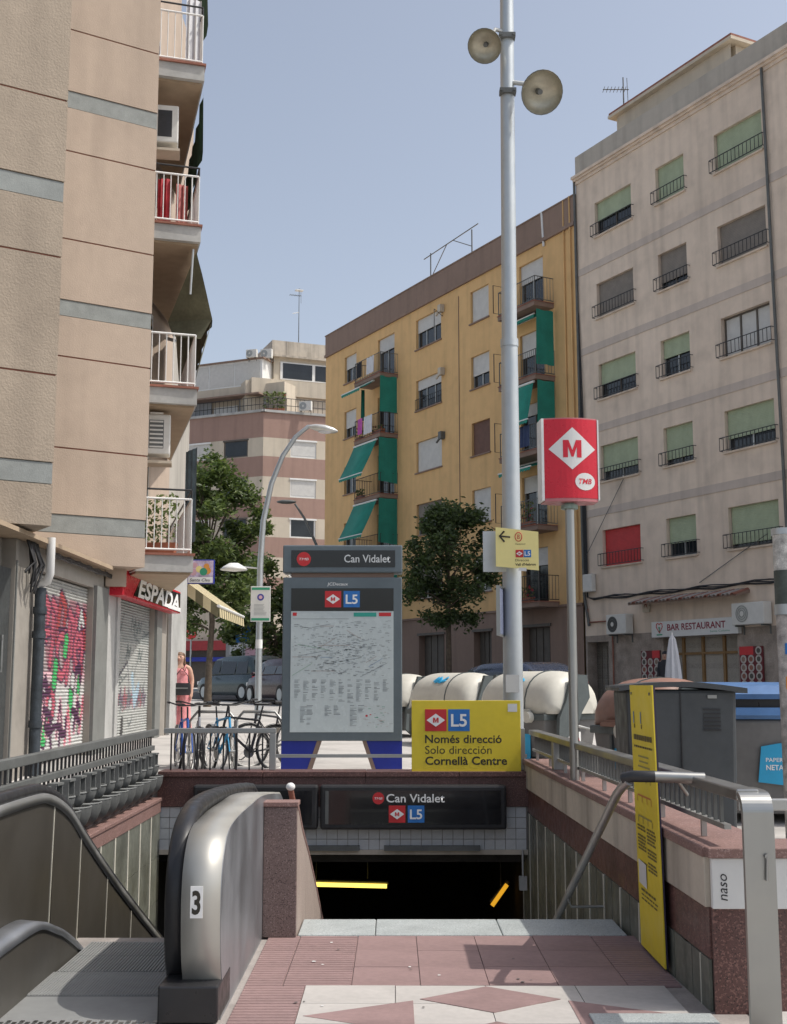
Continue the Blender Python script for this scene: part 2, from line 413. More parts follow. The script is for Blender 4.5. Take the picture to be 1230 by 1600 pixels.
# kerbs along the road
mb = MB()
def kerb(n0, n1, s0, s1):
    k = int((s1 - s0) / 1.0)
    for i in range(k):
        p = []
        for z in (-.05, .12):
            for (s, n) in ((s0 + i, n0), (s0 + i + .985, n0), (s0 + i + .985, n1), (s0 + i, n1)):
                q = FB + sd * s + sn * n; p.append((q.x, q.y, zg(q.x, q.y) + z))
        mb.hexa(p)
kerb(2.85, 3.0, -34, 40)
mb.build('kerb', granite_grey, kind='structure')

# ---------------------------------------------------------------- plaza floor in front of the stairs: separate tiles
floor_base = MB(); floor_base.box(HX0, HX1, 3.0, 8.1, -.25, -.014)
plaza = floor_base.build('plaza_floor', mortar, kind='structure')
def rib_tile(w, d, ribs=True):
    mb = MB(); mb.box(0, w, 0, d, -.013, -.006 if ribs else 0)
    if ribs:
        k = int(d / .052)
        for i in range(k):
            y = (i + .5) * d / k; h = d / k * .30
            p = lambda a, b: [(x, y + q, z) for x in (a, b) for q, z in ((-h - .004, -.006), (-h, 0.0), (h, 0.0), (h + .004, -.006))]
            q = p(.004, w - .004); mb.add(q, [(0, 4, 5, 1), (1, 5, 6, 2), (2, 6, 7, 3), (0, 1, 2, 3), (4, 7, 6, 5)])
    return mb.mesh('paving_tile', tile_red)
def flat_tile(w, d, m):
    mb = MB(); g = .0; mb.box(0, w, 0, d, -.013, 0); return mb.mesh('paving_tile', m)
cache = {}
def put_tile(x0, x1, y0, y1, kind):
    g = .004; w = round(x1 - x0 - g, 4); d = round(y1 - y0 - g, 4); k = (w, d, kind)
    if k not in cache:
        cache[k] = rib_tile(w, d) if kind == 'rib' else flat_tile(w, d, tile_white if kind == 'white' else tile_red)
    o = ob('paving_tile', cache[k], plaza, loc=(x0 + g / 2, y0 + g / 2, random.uniform(-.0015, .001)))
xs = [-.80, -.595, -.225, .145, .515, .885, 1.255, 1.545]
for i in range(7):
    for y0 in (6.80, 7.2333, 7.6667):
        put_tile(xs[i], xs[i + 1], y0, y0 + .4333, 'rib' if (i < 2 or i == 6) else 'red')
ys = [6.80 - .37 * k for k in range(0, 8)]
for y1, y0 in zip(ys, ys[1:]):
    put_tile(-.80, -.47, y0, y1, 'rib')
    for k in range(4):
        put_tile(-.47 + .48 * k, -.47 + .48 * (k + 1), y0, y1, 'white')
# red lozenges let into the white tiles
inlay = MB()
def lozenge(cx, cy, hw, hl, sides='LR'):
    pts = []
    if 'L' in sides: pts = [(cx - hw, cy)]
    pts += [(cx, cy - hl)]
    if 'R' in sides: pts += [(cx + hw, cy)]
    pts += [(cx, cy + hl)]
    mb = MB(); mb.prism(pts, lambda a, b, d: (a, b, d), -.010, .0025); return mb.build('tile_inlay', tile_red, plaza)
for cy in (6.51, 5.83): lozenge(.495, cy, .36, .26)
for cy in (6.19, 5.52):
    lozenge(.10, cy, .54, .29, 'L'); lozenge(.89, cy, .54, .29, 'R')
# granite nosing slabs at the head of the stairs
for x0, x1 in ((-.615, -.12), (-.116, .70), (.704, 1.50)):
    mb = MB(); mb.box(x0, x1, 8.104, 8.63, -.10, .004); mb.build('granite_slab', granite_grey, plaza, bevel=.008)
mb = MB(); mb.box(.95, 1.545, 5.90, 6.20, -.012, .012); mb.build('granite_slab', granite_grey, plaza, bevel=.004)

# ---------------------------------------------------------------- stairwell shell
def ofs(A, B):
    A = Vector((*A, 0)); B = Vector((*B, 0)); d = (B - A); L = d.length; d.normalize(); return A, d, L
# staircase
mb = MB()
for k in range(20):
    y = 8.63 + k * .31; z = -.165 * (k + 1)
    if y > 14.6: break
    mb.box(-.60, 1.5, y, y + .31, z - .3, z)
mb.box(-.60, 1.5, 14.5, 24, -3.6, -3.3)
mb.build('stairs', granite_grey, kind='structure')
# underground hall behind the mouth
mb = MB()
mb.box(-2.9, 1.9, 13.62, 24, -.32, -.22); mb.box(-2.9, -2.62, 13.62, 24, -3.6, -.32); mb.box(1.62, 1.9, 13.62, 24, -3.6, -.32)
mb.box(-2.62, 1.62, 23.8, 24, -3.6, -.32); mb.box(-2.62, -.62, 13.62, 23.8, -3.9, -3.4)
mb.build('underground_hall', hall_gloom, kind='structure')
for (x0, x1, y, z, dz, nm, mm, lb) in ((-1.35, -.09, 17.0, -1.085, -.03, 'tube_lamp', lamp_tube, 'lit yellow tube lamp lying level in the dark stair mouth'),
                                  (1.30, 1.50, 16.6, -1.30, .27, 'tube_lamp', lamp_tube2, 'short tilted orange tube lamp at right inside the dark stair mouth')):
    t = thing(nm, lb, 'lamp', (x0, y, z))
    mb = MB(); mb.cyl((0, 0, 0), (x1 - x0, 0, dz), .028, n=8); mb.build('tube', mm, t)
    mb = MB(); mb.cyl((-.02, .05, .04), (x1 - x0 + .02, .05, dz + .04), .03, n=6); mb.build('fitting', iron, t)
    if x0 < 0:
        mb = MB(); mb.cyl((.3, .05, .06), (.3, .05, .85), .008, n=5); mb.cyl((1.0, .05, .06), (1.0, .05, .85), .008, n=5); mb.build('rod', iron, t)
    else:
        mb = MB(); mb.cyl((.12, .05, .16), (.12, .05, 1.08), .008, n=5); mb.build('rod', iron, t)

# right parapet: runs away from the camera, then turns right at the near end
PA = (1.585, 6.29); PB = (1.435, 13.55)
A0, dR, LR = ofs(PA, PB); rz = math.atan2(dR.y, dR.x)
par = thing('stair_parapet', 'stone clad parapet wall with pink coping along the right of the stairs', 'wall', (PA[0], PA[1], 0), rz)
# local: +x away from the camera, -y into ... (right side is -y)
mb = MB(); mb.box(-.0, LR, -.36, -.012, -3.6, .735); mb.build('wall_core', mortar, par)
mb = MB(); mb.box(.4, LR, -.011, -.004, -3.6, .24); mb.build('joint_backing', grout_pale, par)
k = 0; x = 0.02
while x < LR - .05:      # white stone facing, coping and red granite slabs, each its own
    w = min(1.0, LR - x)
    mb = MB(); mb.box(x + .002, x + w - .002, -.012, .022, .49, .735); mb.build('stone_panel', travertine, par, bevel=.004)
    mb = MB(); mb.box(x + .002, x + w - .002, -.40, .035, .735, .785); mb.build('coping_stone', granite_cop, par, bevel=.006)
    mb = MB(); mb.box(x + .002, x + w - .002, -.012, .004, .24, .49); mb.build('granite_panel', granite_red, par)
    x += w
x = .47
while x < LR - .1:       # ribbed grey tiles below
    for z0, z1 in ((-.42, .236), (-1.09, -.424), (-1.76, -1.094)):
        mb = MB(); mb.box(x, x + .255, -.004, .010, z0, z1); mb.build('wall_tile', tile_dark, par)
        mb = MB(); mb.box(x + .275, x + .53, -.004, .010, z0, z1); mb.build('wall_tile', tile_dark, par)
    mb = MB(); mb.box(x + .539, x + .575, -.004, .014, -1.76, .236); mb.build('pale_strip', grout_pale, par)
    x += .583
for x in (.03, .20, .365):
    mb = MB(); mb.box(x, x + (.16 if x != .20 else .155), -.004, .010, -.3, .236); mb.build('wall_tile', tile_dark, par)
mb = MB(); mb.box(.187, .198, -.004, .013, -.3, .236); mb.build('pale_strip', grout_pale, par)
# end face towards the camera
end = thing('parapet_return', 'near end of the right parapet turning away behind the steel post', 'wall', (1.60, 6.28, 0))
mb = MB(); mb.box(0, 2.6, .016, .34, -.4, .735); mb.build('wall_core', mortar, end)
for i, (x0, x1) in enumerate(((-.012, .50), (.504, 1.2), (1.204, 2.0), (2.004, 2.6))):
    mb = MB(); mb.box(x0, x1, -.022, .016, .49, .735); mb.build('stone_panel', white_board if i == 0 else travertine, end, bevel=.004)
    mb = MB(); mb.box(x0, x1, -.004, .016, -.4, .488); mb.build('granite_panel', granite_red, end)
    mb = MB(); mb.box(x0 - (.02 if i == 0 else 0), x1, -.04, .34, .737, .787); mb.build('coping_stone', granite_cop, end, bevel=.006)
# grey tag on the white end stone, reading upwards
lettering('naso', iron_black, end, (.062, -.024, .53), (0, 0, 1), (-1, 0, 0), height=.05, width=.13, shear=.2)

# left stair wall
LA = (-2.44, 7.0); LB = (-2.50, 13.3)
A1, dL, LL = ofs(LA, LB); rzl = math.atan2(dL.y, dL.x)
lw = thing('escalator_side_wall', 'low tiled wall with granite coping beneath the left ornamental railing', 'wall', (LA[0], LA[1], 0), rzl)
mb = MB(); mb.box(-2, LL, .012, .17, -3.6, .36); mb.build('wall_core', mortar, lw)
mb = MB(); mb.box(-2, LL, .004, .011, -3.6, .245); mb.build('joint_backing', grout_pale, lw)
x = 0
while x < LL - .02:
    w = min(.9, LL - x)
    mb = MB(); mb.box(x + .002, x + w - .002, -.03, .18, .36, .395); mb.build('coping_stone', granite_cop, lw, bevel=.005)
    mb = MB(); mb.box(x + .002, x + w - .002, -.018, .012, .245, .36); mb.build('granite_panel', granite_cop, lw)
    x += w
x = .12
while x < LL - .12:
    mb = MB(); mb.box(x - .022, x + .022, -.016, .004, -1.6, .243); mb.build('pale_strip', grout_pale, lw)
    for z0, z1 in ((-.20, .243), (-.66, -.205), (-1.12, -.665), (-1.6, -1.125)):
        mb = MB(); mb.box(x + .026, min(LL, x + .54), -.010, .004, z0, z1); mb.build('wall_tile', tile_dark, lw)
    x += .566

# portal beam across the mouth
YP = 13.3
por = thing('entrance_portal', 'red granite beam and white tiled lintel over the dark stair mouth', 'wall', (-.5, YP, .0))
mb = MB(); mb.box(-2.15, 2.0, .03, .30, -.15, .61); mb.build('wall_core', mortar, por)
for x0, x1 in ((-2.02, -.9), (-.896, .2), (.204, 1.2), (1.204, 1.97)):
    mb = MB(); mb.box(x0, x1, -.01, .03, .30, .61); mb.build('granite_panel', granite_red, por)
    mb = MB(); mb.box(x0, x1, -.04, .34, .612, .668); mb.build('coping_stone', granite_red, por, bevel=.006)
t = .112
tm = MB(); tm.box(0, t - .006, .014, .03, 0, t - .006); tme = tm.mesh('white_tile', white_tile)
for i in range(35):
    for j in range(4):
        ob('white_tile', tme, por, loc=(-2.0 + i * t, 0, -.15 + j * t))
mb = MB(); mb.box(-2.0, 1.93, .0, .03, -.20, -.15); mb.build('lintel_edge', travertine, por)
mb = MB(); mb.box(-.55, .14, -.05, .012, -.155, -.105); mb.box(.40, 1.42, -.05, .012, -.155, -.105); mb.build('shutter_rail', iron, por)
mb = MB(); mb.cyl((1.87, -.02, -.15), (1.87, -.02, -.42), .011, n=6); mb.box(1.83, 1.91, -.05, .02, -.56, -.42); mb.build('conduit_box', conc_slab, por)

# entrance sign boxes
def sign_box(name, lb, x0, x1, z0, z1, text):
    t = thing(name, lb, 'sign', (x0, YP - .16, z0))
    w = x1 - x0; h = z1 - z0
    mb = MB(); mb.box(0, w, 0, .14, 0, h); mb.build('casing', iron_black, t, bevel=.025)
    mb = MB(); mb.box(.08 if text else .05, w - .06, -.004, 0.001, .055, h - .055); f = mb.build('display', gloss_black, t)
    mb = MB(); mb.box(.055, .09, -.006, .001, .06, h - .06) if text else mb.box(.06, .07, -.005, .001, .1, h - .1)
    mb.build('edge_trim', iron, t)
    return t, w, h
ts, w, h = sign_box('station_sign', 'black station name sign reading Can Vidalet over the stair mouth', -.775, 1.195, .075, .535, True)
mb = MB(); mb.cyl((.615, -.004, .325), (.615, -.008, .325), .062, n=20); rd = mb.build('operator_roundel', red_ink, ts)
lettering('TMB', white_ink, rd, (.615, -.010, .312), (1, 0, 0), width=.085, height=.024, align='CENTER', shear=.2)
lettering('Can Vidalet', white_ink, ts, (.70, -.007, .285), (1, 0, 0), width=.615, height=.085, bold=.012)
badge_m(ts, (.725, -.006, .075), (1, 0, 0), .175, letter=True)
badge_l5(ts, (.925, -.006, .075), (1, 0, 0), .175)
sign_box('blank_sign', 'blank black sign box left of the station name sign', -2.12, -.80, .075, .535, False)

# ---------------------------------------------------------------- escalator
es = thing('escalator', 'steel escalator going down with black handrails and number 3 on its end', 'escalator', (-1.5, 7.0, 0))
E0 = (1.5, -7.0, 0)
def yz_prism(path, x0, x1, name, m, bevel=0, parent=es):
    mb = MB(E0); mb.prism(path, lambda a, b, d: (d, a, b), x0, x1); return mb.build(name, m, parent, bevel=bevel)
def belt(path, x0, x1, th, name, parent=es):
    """ribbon of thickness th following path (y,z)"""
    mb = MB(E0); rings = []
    P = [Vector((0, a, b)) for a, b in path]; xc = (x0 + x1) / 2; hw = (x1 - x0) / 2
    for i, p in enumerate(P):
        d = (P[min(i + 1, len(P) - 1)] - P[max(0, i - 1)]).normalized(); nrm = Vector((0, -d.z, d.y))
        prof = [(-hw, -th * .8), (-hw * 1.0, -th * .1), (-hw * .75, th * .38), (0, th * .5), (hw * .75, th * .38), (hw, -th * .1), (hw, -th * .8), (hw * .6, -th), (-hw * .6, -th)]
        rings.append([Vector((xc + a, p.y, p.z)) + nrm * b for a, b in prof])
    mb.loft(rings); return mb.build(name, rubber, parent)
def smooth_path(pts, k=5):
    out = []
    for i in range(len(pts) - 1):
        p0 = pts[max(0, i - 1)]; p1 = pts[i]; p2 = pts[i + 1]; p3 = pts[min(len(pts) - 1, i + 2)]
        for j in range(k):
            t = j / k
            f = lambda a, b, c, d: .5 * (2 * b + (c - a) * t + (2 * a - 5 * b + 4 * c - d) * t * t + (3 * b - a - 3 * c + d) * t ** 3)
            out.append((f(p0[0], p1[0], p2[0], p3[0]), f(p0[1], p1[1], p2[1], p3[1])))
    out.append(pts[-1]); return out
hr_r = smooth_path([(6.46, .105), (6.36, .13), (6.28, .24), (6.235, .42), (6.24, .60), (6.30, .75), (6.43, .87), (6.66, .935), (7.0, .953), (7.5, .945), (8.1, .92), (8.9, .87), (9.4, .80), (10.2, .45), (11.5, -.25), (13.2, -1.15)])
belt(hr_r, -1.135, -1.025, .05, 'handrail')
# pale rounded newel nose, with the side skin in silver
nose = smooth_path([(6.20, .16), (6.135, .30), (6.105, .50), (6.12, .66), (6.20, .79), (6.36, .87), (6.70, .90), (7.3, .905), (7.95, .90), (8.9, .83), (9.4, .75), (10.2, .40), (11.5, -.3), (13.2, -1.2)])
mb = MB(E0)
ring = [[(-1.03, a, b), (-.842, a, b), (-.842, a + .05, b - .04), (-1.03, a + .05, b - .04)] for a, b in nose]
mb.loft(ring); cn = mb.build('newel_cap', champagne, es)
low = [(a + .012, b - .012) for a, b in nose] + [(13.2, -3.4), (8.04, -3.4), (8.04, -.02), (6.18, -.02), (6.18, .10)]
mb = MB(E0); mb.prism([(a, b) for a, b in low], lambda a, b, d: (d, a, b), -1.022, -.838); mb.build('side_panel', silver, es)
mb = MB(E0); mb.box(-1.125, -.836, 6.06, 6.50, 0, .17); sh = mb.build('handrail_shoe', black_plastic, es, bevel=.01)
# handrail carrier below the belt on the inside
yz_prism([(a + .03, b - .045) for a, b in hr_r if b > .2] + [(13.2, -3.4), (7.6, -.2), (6.45, .0), (6.42, .12)], -1.115, -1.045, 'balustrade', dark_panel)
for (a, b) in ((6.121, .50),):
    mb = MB(E0); mb.box(-.985, -.925, a - .020, a - .0145, .475, .625); st = mb.build('number_sticker', white_ink, es)
    lettering('3', black_ink, st, (.544 - .0, a - .0215 - 7.0, .497), (1, 0, 0), height=.105, width=.042, bold=.03, align='CENTER')
# left balustrade: dark panels with pale joints, black handrail, steel deck
hr_l = smooth_path([(5.2, .98), (6.0, 1.005), (6.9, 1.01), (7.3, .985), (7.75, .86), (8.2, .64), (9.0, .27), (10.0, -.16), (11.25, -.68), (13.2, -1.5)])
belt(hr_l, -2.11, -2.02, .05, 'handrail')
mb = MB(E0); mb.loft([[(-2.10, a, b - .03), (-2.005, a, b - .03), (-2.005, a, b - .085), (-2.10, a, b - .085)] for a, b in hr_l]); mb.build('handrail_track', steel_dull, es)
cuts = [5.2, 6.35, 7.42, 8.08, 8.86, 9.7, 10.6, 12.0, 13.2]
def zhl(y):
    for (a, b), (c, d) in zip(hr_l, hr_l[1:]):
        if a <= y <= c: return lerp(b, d, (y - a) / (c - a + 1e-9))
    return hr_l[-1][1]
for a, b in zip(cuts, cuts[1:]):
    n = 6; top = [(lerp(a + .006, b - .006, i / n), zhl(lerp(a, b, i / n)) - .084) for i in range(n + 1)]
    botz = -.1 if b < 8 else -3
    yz_prism(top + [(b - .006, botz), (a + .006, botz)], -2.085, -2.02, 'balustrade_panel', dark_panel)
for c_ in cuts[1:-1]:
    yz_prism([(c_ - .004, zhl(c_) - .086), (c_ + .006, zhl(c_) - .086), (c_ - .05, max(zhl(c_) - 1.0, -3)), (c_ - .06, max(zhl(c_) - 1.0, -3))], -2.021, -2.016, 'joint_strip', grout_pale)
yz_prism([(5.2, -.5)] + [(y, zhl(y) - .12) for y in [5.2 + .4 * i for i in range(20)]] + [(13.2, -3.4), (7, -3.4)], -2.078, -2.045, 'joint_strip', grout_pale)
# curved inner deck by the floor plate
deck = smooth_path([(4.8, .28), (5.6, .33), (6.2, .352), (6.75, .345), (7.1, .26), (7.4, .16), (7.85, -.04), (9, -.62), (11, -1.7)])
mb = MB(E0); mb.loft([[(-2.02, a, b), (-1.90, a, b - .01), (-1.885, a, b - .05), (-2.02, a, b - .06)] for a, b in deck]); mb.build('inner_deck', silver, es)
yz_prism([(a, b - .045) for a, b in deck] + [(11, -3.4), (7.8, -3.4), (7.6, -.1), (4.8, -.1)], -1.99, -1.90, 'skirt_panel', dark_panel)
mb = MB(E0); mb.box(-1.9, -1.13, 5.0, 6.58, -.05, -.003); fp = mb.build('landing_plate', floor_steel, es)
for i in range(24):      # checker buttons on the landing plate
    for j in range(9):
        mb = MB(E0) if (i == 0 and j == 0) else mb
        x = -1.88 + i * .0318; y = 6.05 - j * .055 + (.027 if i % 2 else 0)
        mb.box(x, x + .020, y, y + .034, -.003, .002)
bt = mb.build('plate_buttons', steel, fp, kind='stuff')
mb = MB(E0); mb.box(-1.9, -1.13, 6.585, 7.10, -.05, 0); mb.build('floor_plate', floor_steel, es)
for i in range(48):
    mb = MB(E0) if i == 0 else mb
    x = -1.9 + i * .016; mb.box(x, x + .008, 6.59, 7.095, 0, .0035)
mb.build('plate_grooves', floor_steel, es, kind='stuff')
for s in range(14):
    y0 = 7.10 + s * .40; drop = [0, .0, .06, .2][s] if s < 4 else .2 + (s - 3) * .2
    mb = MB(E0); mb.box(-1.895, -1.135, y0 + .003, y0 + .40, -drop - .3, -drop - .004)
    for i in range(40):
        x = -1.885 + i * .0187; mb.box(x, x + .010, y0 + .005, y0 + .397, -drop - .004, -drop + .004)
    mb.build('step', floor_steel, es)
# wall between escalator and stairs
dv = thing('stair_divider_wall', 'low brown granite wall between the escalator and the stairs', 'wall', (-.73, 8.06, 0))
D0 = (.73, -8.06, 0)
prof = [(8.06, -.05), (8.06, .815), (8.15, .815), (8.55, .62), (9.15, .40), (10.1, .0), (11.6, -.68), (13.2, -1.45), (13.2, -3.4), (9, -3.4), (8.8, -.05)]
mb = MB(D0); mb.prism(prof, lambda a, b, d: (d, a + .02, b - .02), -.81, -.645); mb.build('wall_core', mortar, dv)
mb = MB(D0); mb.box(-.836, -.622, 8.04, 8.08, 0, .81); mb.build('granite_panel', granite_brown, dv, bevel=.004)
mb = MB(D0); mb.box(-.845, -.615, 8.03, 8.22, .812, .842); mb.build('coping_stone', granite_cop, dv, bevel=.004)
for i, (a, b) in enumerate(((8.082, 8.9), (8.906, 9.9), (9.906, 11.0), (11.006, 13.2))):
    def zt(y):
        for (p, q), (r_, s_) in zip(prof[1:], prof[2:8]):
            if p <= y <= r_: return lerp(q, s_, (y - p) / (r_ - p + 1e-9))
        return prof[1][1]
    ptsn = [(a, zt(a))] + [(p, q) for p, q in prof[2:8] if a < p < b] + [(b, zt(b)), (b, -2.4), (a, -2.4)]
    mb = MB(D0); mb.prism(ptsn, lambda u, v, d: (d, u, v - .004), -.645, -.622); mb.build('granite_panel', granite_beige, dv)
    top = [(a, zt(a))] + [(p, q) for p, q in prof[2:8] if a < p < b] + [(b, zt(b))]
    mb = MB(D0); mb.loft([[(-.84, p, q - .03), (-.618, p, q - .03), (-.618, p, q), (-.84, p, q)] for p, q in top], smooth=False); mb.build('coping_stone', granite_cop, dv)
hk = thing('handrail_stub', 'short handrail end with a white ball cap above the divider wall', 'handrail', (-.70, 8.45, .62))
mb = MB(); mb.cyl((.03, .25, .0), (.0, 0, .27), .02, n=10); mb.build('tube', rust_edge, hk)
mb = MB(); mb.ell((0, 0, .285), (.032, .032, .028)); mb.build('cap', white_metal, hk)

# ---------------------------------------------------------------- railings
# right railing on the parapet
rr = thing('parapet_railing', 'steel box railing with thin bars on the right parapet coping', 'railing', (PA[0] + .10, PA[1], .787), rz)
zt0 = 1.10 - .787
mb = MB(); mb.box(-.35, LR - .02, -.055, .055, zt0 - .055, zt0); mb.build('top_rail', steel, rr, bevel=.008)
mb = MB(); mb.box(.0, LR - .02, -.018, .018, .085, .11); mb.build('lower_rail', steel_dull, rr)
bm_ = MB(); bm_.box(-.007, .007, -.009, .009, .11, zt0 - .055); bar = bm_.mesh('bar', iron)
x = .10
while x < LR - .05: ob('bar', bar, rr, loc=(x, 0, 0)); x += .115
lm = MB(); lm.box(-.012, .012, -.014, .014, 0, .087); leg = lm.mesh('leg', steel_dull)
x = .45
while x < LR: ob('leg', leg, rr, loc=(x, 0, 0)); x += .93
mb = MB(); mb.box(5.48, 5.62, -.05, .05, 0, zt0 - .055); mb.build('post', steel_dull, rr, bevel=.006)
# big bent steel post at the near end
po = thing('steel_post', 'broad brushed steel flat post with a rounded top at the lower right', 'post', (1.715, 5.87, 0))
path = smooth_path([(0, -.02), (0, .5), (0, .93), (.006, 1.02), (.04, 1.065), (.11, 1.08), (.30, 1.08)], 4)
mb = MB(); rings = []
for i, (a, b) in enumerate(path):
    d = Vector((0, path[min(i + 1, len(path) - 1)][0] - path[max(0, i - 1)][0], path[min(i + 1, len(path) - 1)][1] - path[max(0, i - 1)][1])).normalized()
    nn = Vector((0, -d.z, d.y))
    rings.append([Vector((x, a, b)) + nn * q for x, q in ((-.072, .012), (-.076, 0), (-.072, -.02), (.072, -.02), (.076, 0), (.072, .012))])
mb.loft(rings, smooth=False); mb.build('post_plate', steel, po)
mb = MB(); mb.cyl((.03, -.018, .80), (.03, -.03, .80), .013, n=8); mb.cyl((.03, -.027, .80), (.024, -.027, .69), .007, n=6); mb.build('lock_pin', steel, po)
mb = MB(); mb.box(-.070, .5, .06, .10, 1.0, 1.055); mb.build('rail_arm', steel_dull, po, bevel=.006)

# stair handrail
sh = thing('stair_handrail', 'round steel handrail bending down along the right of the stairs', 'handrail', (1.27, 6.76, 0))
S0 = (-1.27, -6.76, 0)
mb = MB(S0); mb.tube([(1.285, 6.77, 1.075), (1.262, 6.84, 1.04)] + [(1.25, lerp(6.95, 12.6, i / 6), lerp(.99, -1.46, i / 6)) for i in range(7)], .026, 10); mb.build('sloping_tube', steel_dull, sh)
mb = MB(S0); mb.tube([(1.262, 6.80, 1.085), (1.30, 6.76, 1.10), (1.42, 6.757, 1.098)], .033, 10); mb.build('rubber_sleeve', black_plastic, sh)
mb = MB(S0); mb.cyl((1.42, 6.757, 1.098), (1.69, 6.75, 1.09), .031, n=12); mb.build('chrome_bar', steel, sh)
mb = MB(S0); mb.cyl((1.55, 6.755, 1.07), (1.63, 6.9, .99), .010, n=6); mb.build('stay', steel, sh)
for yy in (9.0, 11.2):
    mb = MB(S0); zz = .99 - (yy - 6.95) * .4336; mb.tube([(1.25, yy, zz - .02), (1.27, yy, zz - .08), (1.50, yy, zz - .08)], .010, 6); mb.build('wall_bracket', steel_dull, sh)

# tall yellow notice board leaning on the railing
yb = thing('notice_board', 'tall narrow yellow notice board leaning on the right railing', 'sign', (1.505, 7.08, 0), 0)
BX = lambda z: 0.012 - .030 * (z / 1.59)
mb = MB(); p = []
for z in (.02, 1.59):
    x = BX(z); p += [(x, .0, z), (x, .66, z), (x + .008, .66, z), (x + .008, .0, z)]
    # order for hexa
mb.hexa([p[0], p[3], p[2], p[1], p[4], p[7], p[6], p[5]]); mb.build('board', yellow_sign, yb)
mb = MB(); mb.hexa([(BX(.02) + .009, .005, .02), (BX(.02) + .020, .005, .02), (BX(.02) + .020, .655, .02), (BX(.02) + .009, .655, .02), (BX(1.59) + .009, .005, 1.585), (BX(1.59) + .020, .005, 1.585), (BX(1.59) + .020, .655, 1.585), (BX(1.59) + .009, .655, 1.585)]); mb.build('shade_backing', mat('purple_shade', (.03, .022, .06), .6), yb)  # purple-black sheet, colours in the shade behind the board
BP = lambda u, z: Vector((BX(z) - .003, .66 - u, z))
def dash(mb, u0, u1, z0, z1, m): mb.quad(BP(u0, z0), BP(u1, z0), BP(u1, z1), BP(u0, z1), m)
mb = MB(); rnd = random.Random(3)
for (ua, ub, za, zb) in ((.08, .60, 1.25, 1.30), (.08, .60, 1.205, 1.235)):
    u = ua
    while u < ub: du = rnd.uniform(.02, .06); dash(mb, u, min(ub, u + du), za + .01, zb - .008, 0); u += du + .012
for (u, c) in ((.09, 1), (.30, 1)): dash(mb, u, u + .020, 1.36, 1.43, c); dash(mb, u + .01, u + .035, 1.33, 1.355, 0)
for (za, c) in ((1.045, 3), (.925, 2), (.80, 3)):
    dash(mb, .12, .50, za, za + .010, c)
    for u in (.10, .24, .38, .50): dash(mb, u, u + .012, za - .035, za, c)
for a, b in ((1.16, .30), (1.13, .26), (1.10, .34)): dash(mb, .34 - b / 2, .34 + b / 2, a, a + .01, 3)
for col0, col1 in ((.07, .30), (.34, .58)):
    z = .96 - .22
    while z > .50:
        u = col0
        if rnd.random() < .82:
            while u < col1 - .03: du = rnd.uniform(.03, .09); dash(mb, u, min(col1, u + du), z, z + .011, 0); u += du + .012
        z -= .0195
for z in (.36, .335, .31):
    u = .10
    while u < .5: du = rnd.uniform(.03, .10); dash(mb, u, u + du, z, z + (.014 if z == .36 else .009), 0); u += du + .02
mb.build('print', [mat('faded_black_ink', (.13, .10, .03), .6, var=0), blue_ink, mat('faded_red_ink', (.50, .16, .05), .6, var=0), mat('faded_grey_ink', (.30, .25, .08), .6, var=0)], yb, kind='stuff')
mb = MB(); mb.quad(*[BP(u, z) + Vector((-.002, 0, 0)) for u, z in ((.06, .40), (.28, .39), (.28, .53), (.06, .54))]); mb.build('paper_notice', white_board, yb)
mb = MB(); [mb.cyl(BP(u, 1.54), BP(u, 1.54) + Vector((-.004, 0, 0)), .009, n=8) for u in (.06, .6)]; mb.build('screw', iron, yb)

# left ornamental railing
lr = thing('ornamental_railing', 'grey iron railing with cast scalloped panels left of the escalator', 'railing', (-2.52, 7.0, .395), rzl)
LZ = .395
mb = MB(); mb.box(-1.5, LL + .135, -.03, .03, 1.045 - LZ, 1.112 - LZ); mb.build('top_rail', iron, lr, bevel=.006)
mb = MB(); mb.box(-1.5, LL - .05, -.025, .025, .895 - LZ, .945 - LZ); mb.build('middle_rail', iron, lr, bevel=.005)
mb = MB(); mb.box(-1.5, LL - .05, -.02, .02, .02, .05); mb.build('lower_rail', iron_black, lr)
b1 = MB(); b1.box(-.008, .008, -.008, .008, .05, 1.045 - LZ); bme = b1.mesh('bar', iron_black)
x = .3
while x < LL - .05: ob('bar', bme, lr, loc=(x, .012, 0)); x += .118
cast_grey = mat('cast_iron_grey', (.16, .165, .16), .62, .15, var=.2, scale=6)
def scallop():
    mb = MB()
    def cup(z0, rx, ry, rz_, n=9, k=5):
        for sc in (1.0, .90):
            pts = []
            for j in range(k):
                p = math.pi / 2 * j / (k - 1) * .96
                for i in range(n): t = math.pi * i / (n - 1); pts.append((rx * sc * math.cos(t) * math.cos(p), -.02 - ry * sc * math.sin(t) * math.cos(p), z0 - rz_ * sc * math.sin(p)))
            mb.add(pts, [(j * n + i, j * n + i + 1, (j + 1) * n + i + 1, (j + 1) * n + i) for j in range(k - 1) for i in range(n - 1)], 0, True)
        mb.tube([(rx * .95 * math.cos(math.pi * i / 10), -.02 - ry * .95 * math.sin(math.pi * i / 10), z0) for i in range(11)], .009, 5)
    cup(.235, .158, .13, .19); cup(.345, .085, .085, .12)
    for sx in (-1, 1): mb.box(sx * .085 - .008, sx * .085 + .008, -.075, -.005, .33, .47)
    mb.box(-.085, .085, -.085, -.005, .462, .478); mb.box(-.012, .012, -.015, .005, .03, .47)
    return mb.mesh('cast_scallop', [cast_grey])
sm = scallop(); x = .4
tab = MB(); tab.box(-.072, .072, .045, .052, .34, .458); tabm = tab.mesh('dark_tab', iron_black)
while x < LL - .1:
    c = ob('cast_scallop', sm, lr, loc=(x, 0, 0)); ob('dark_tab', tabm, c, loc=(.0, -.06, -.0)); x += .355
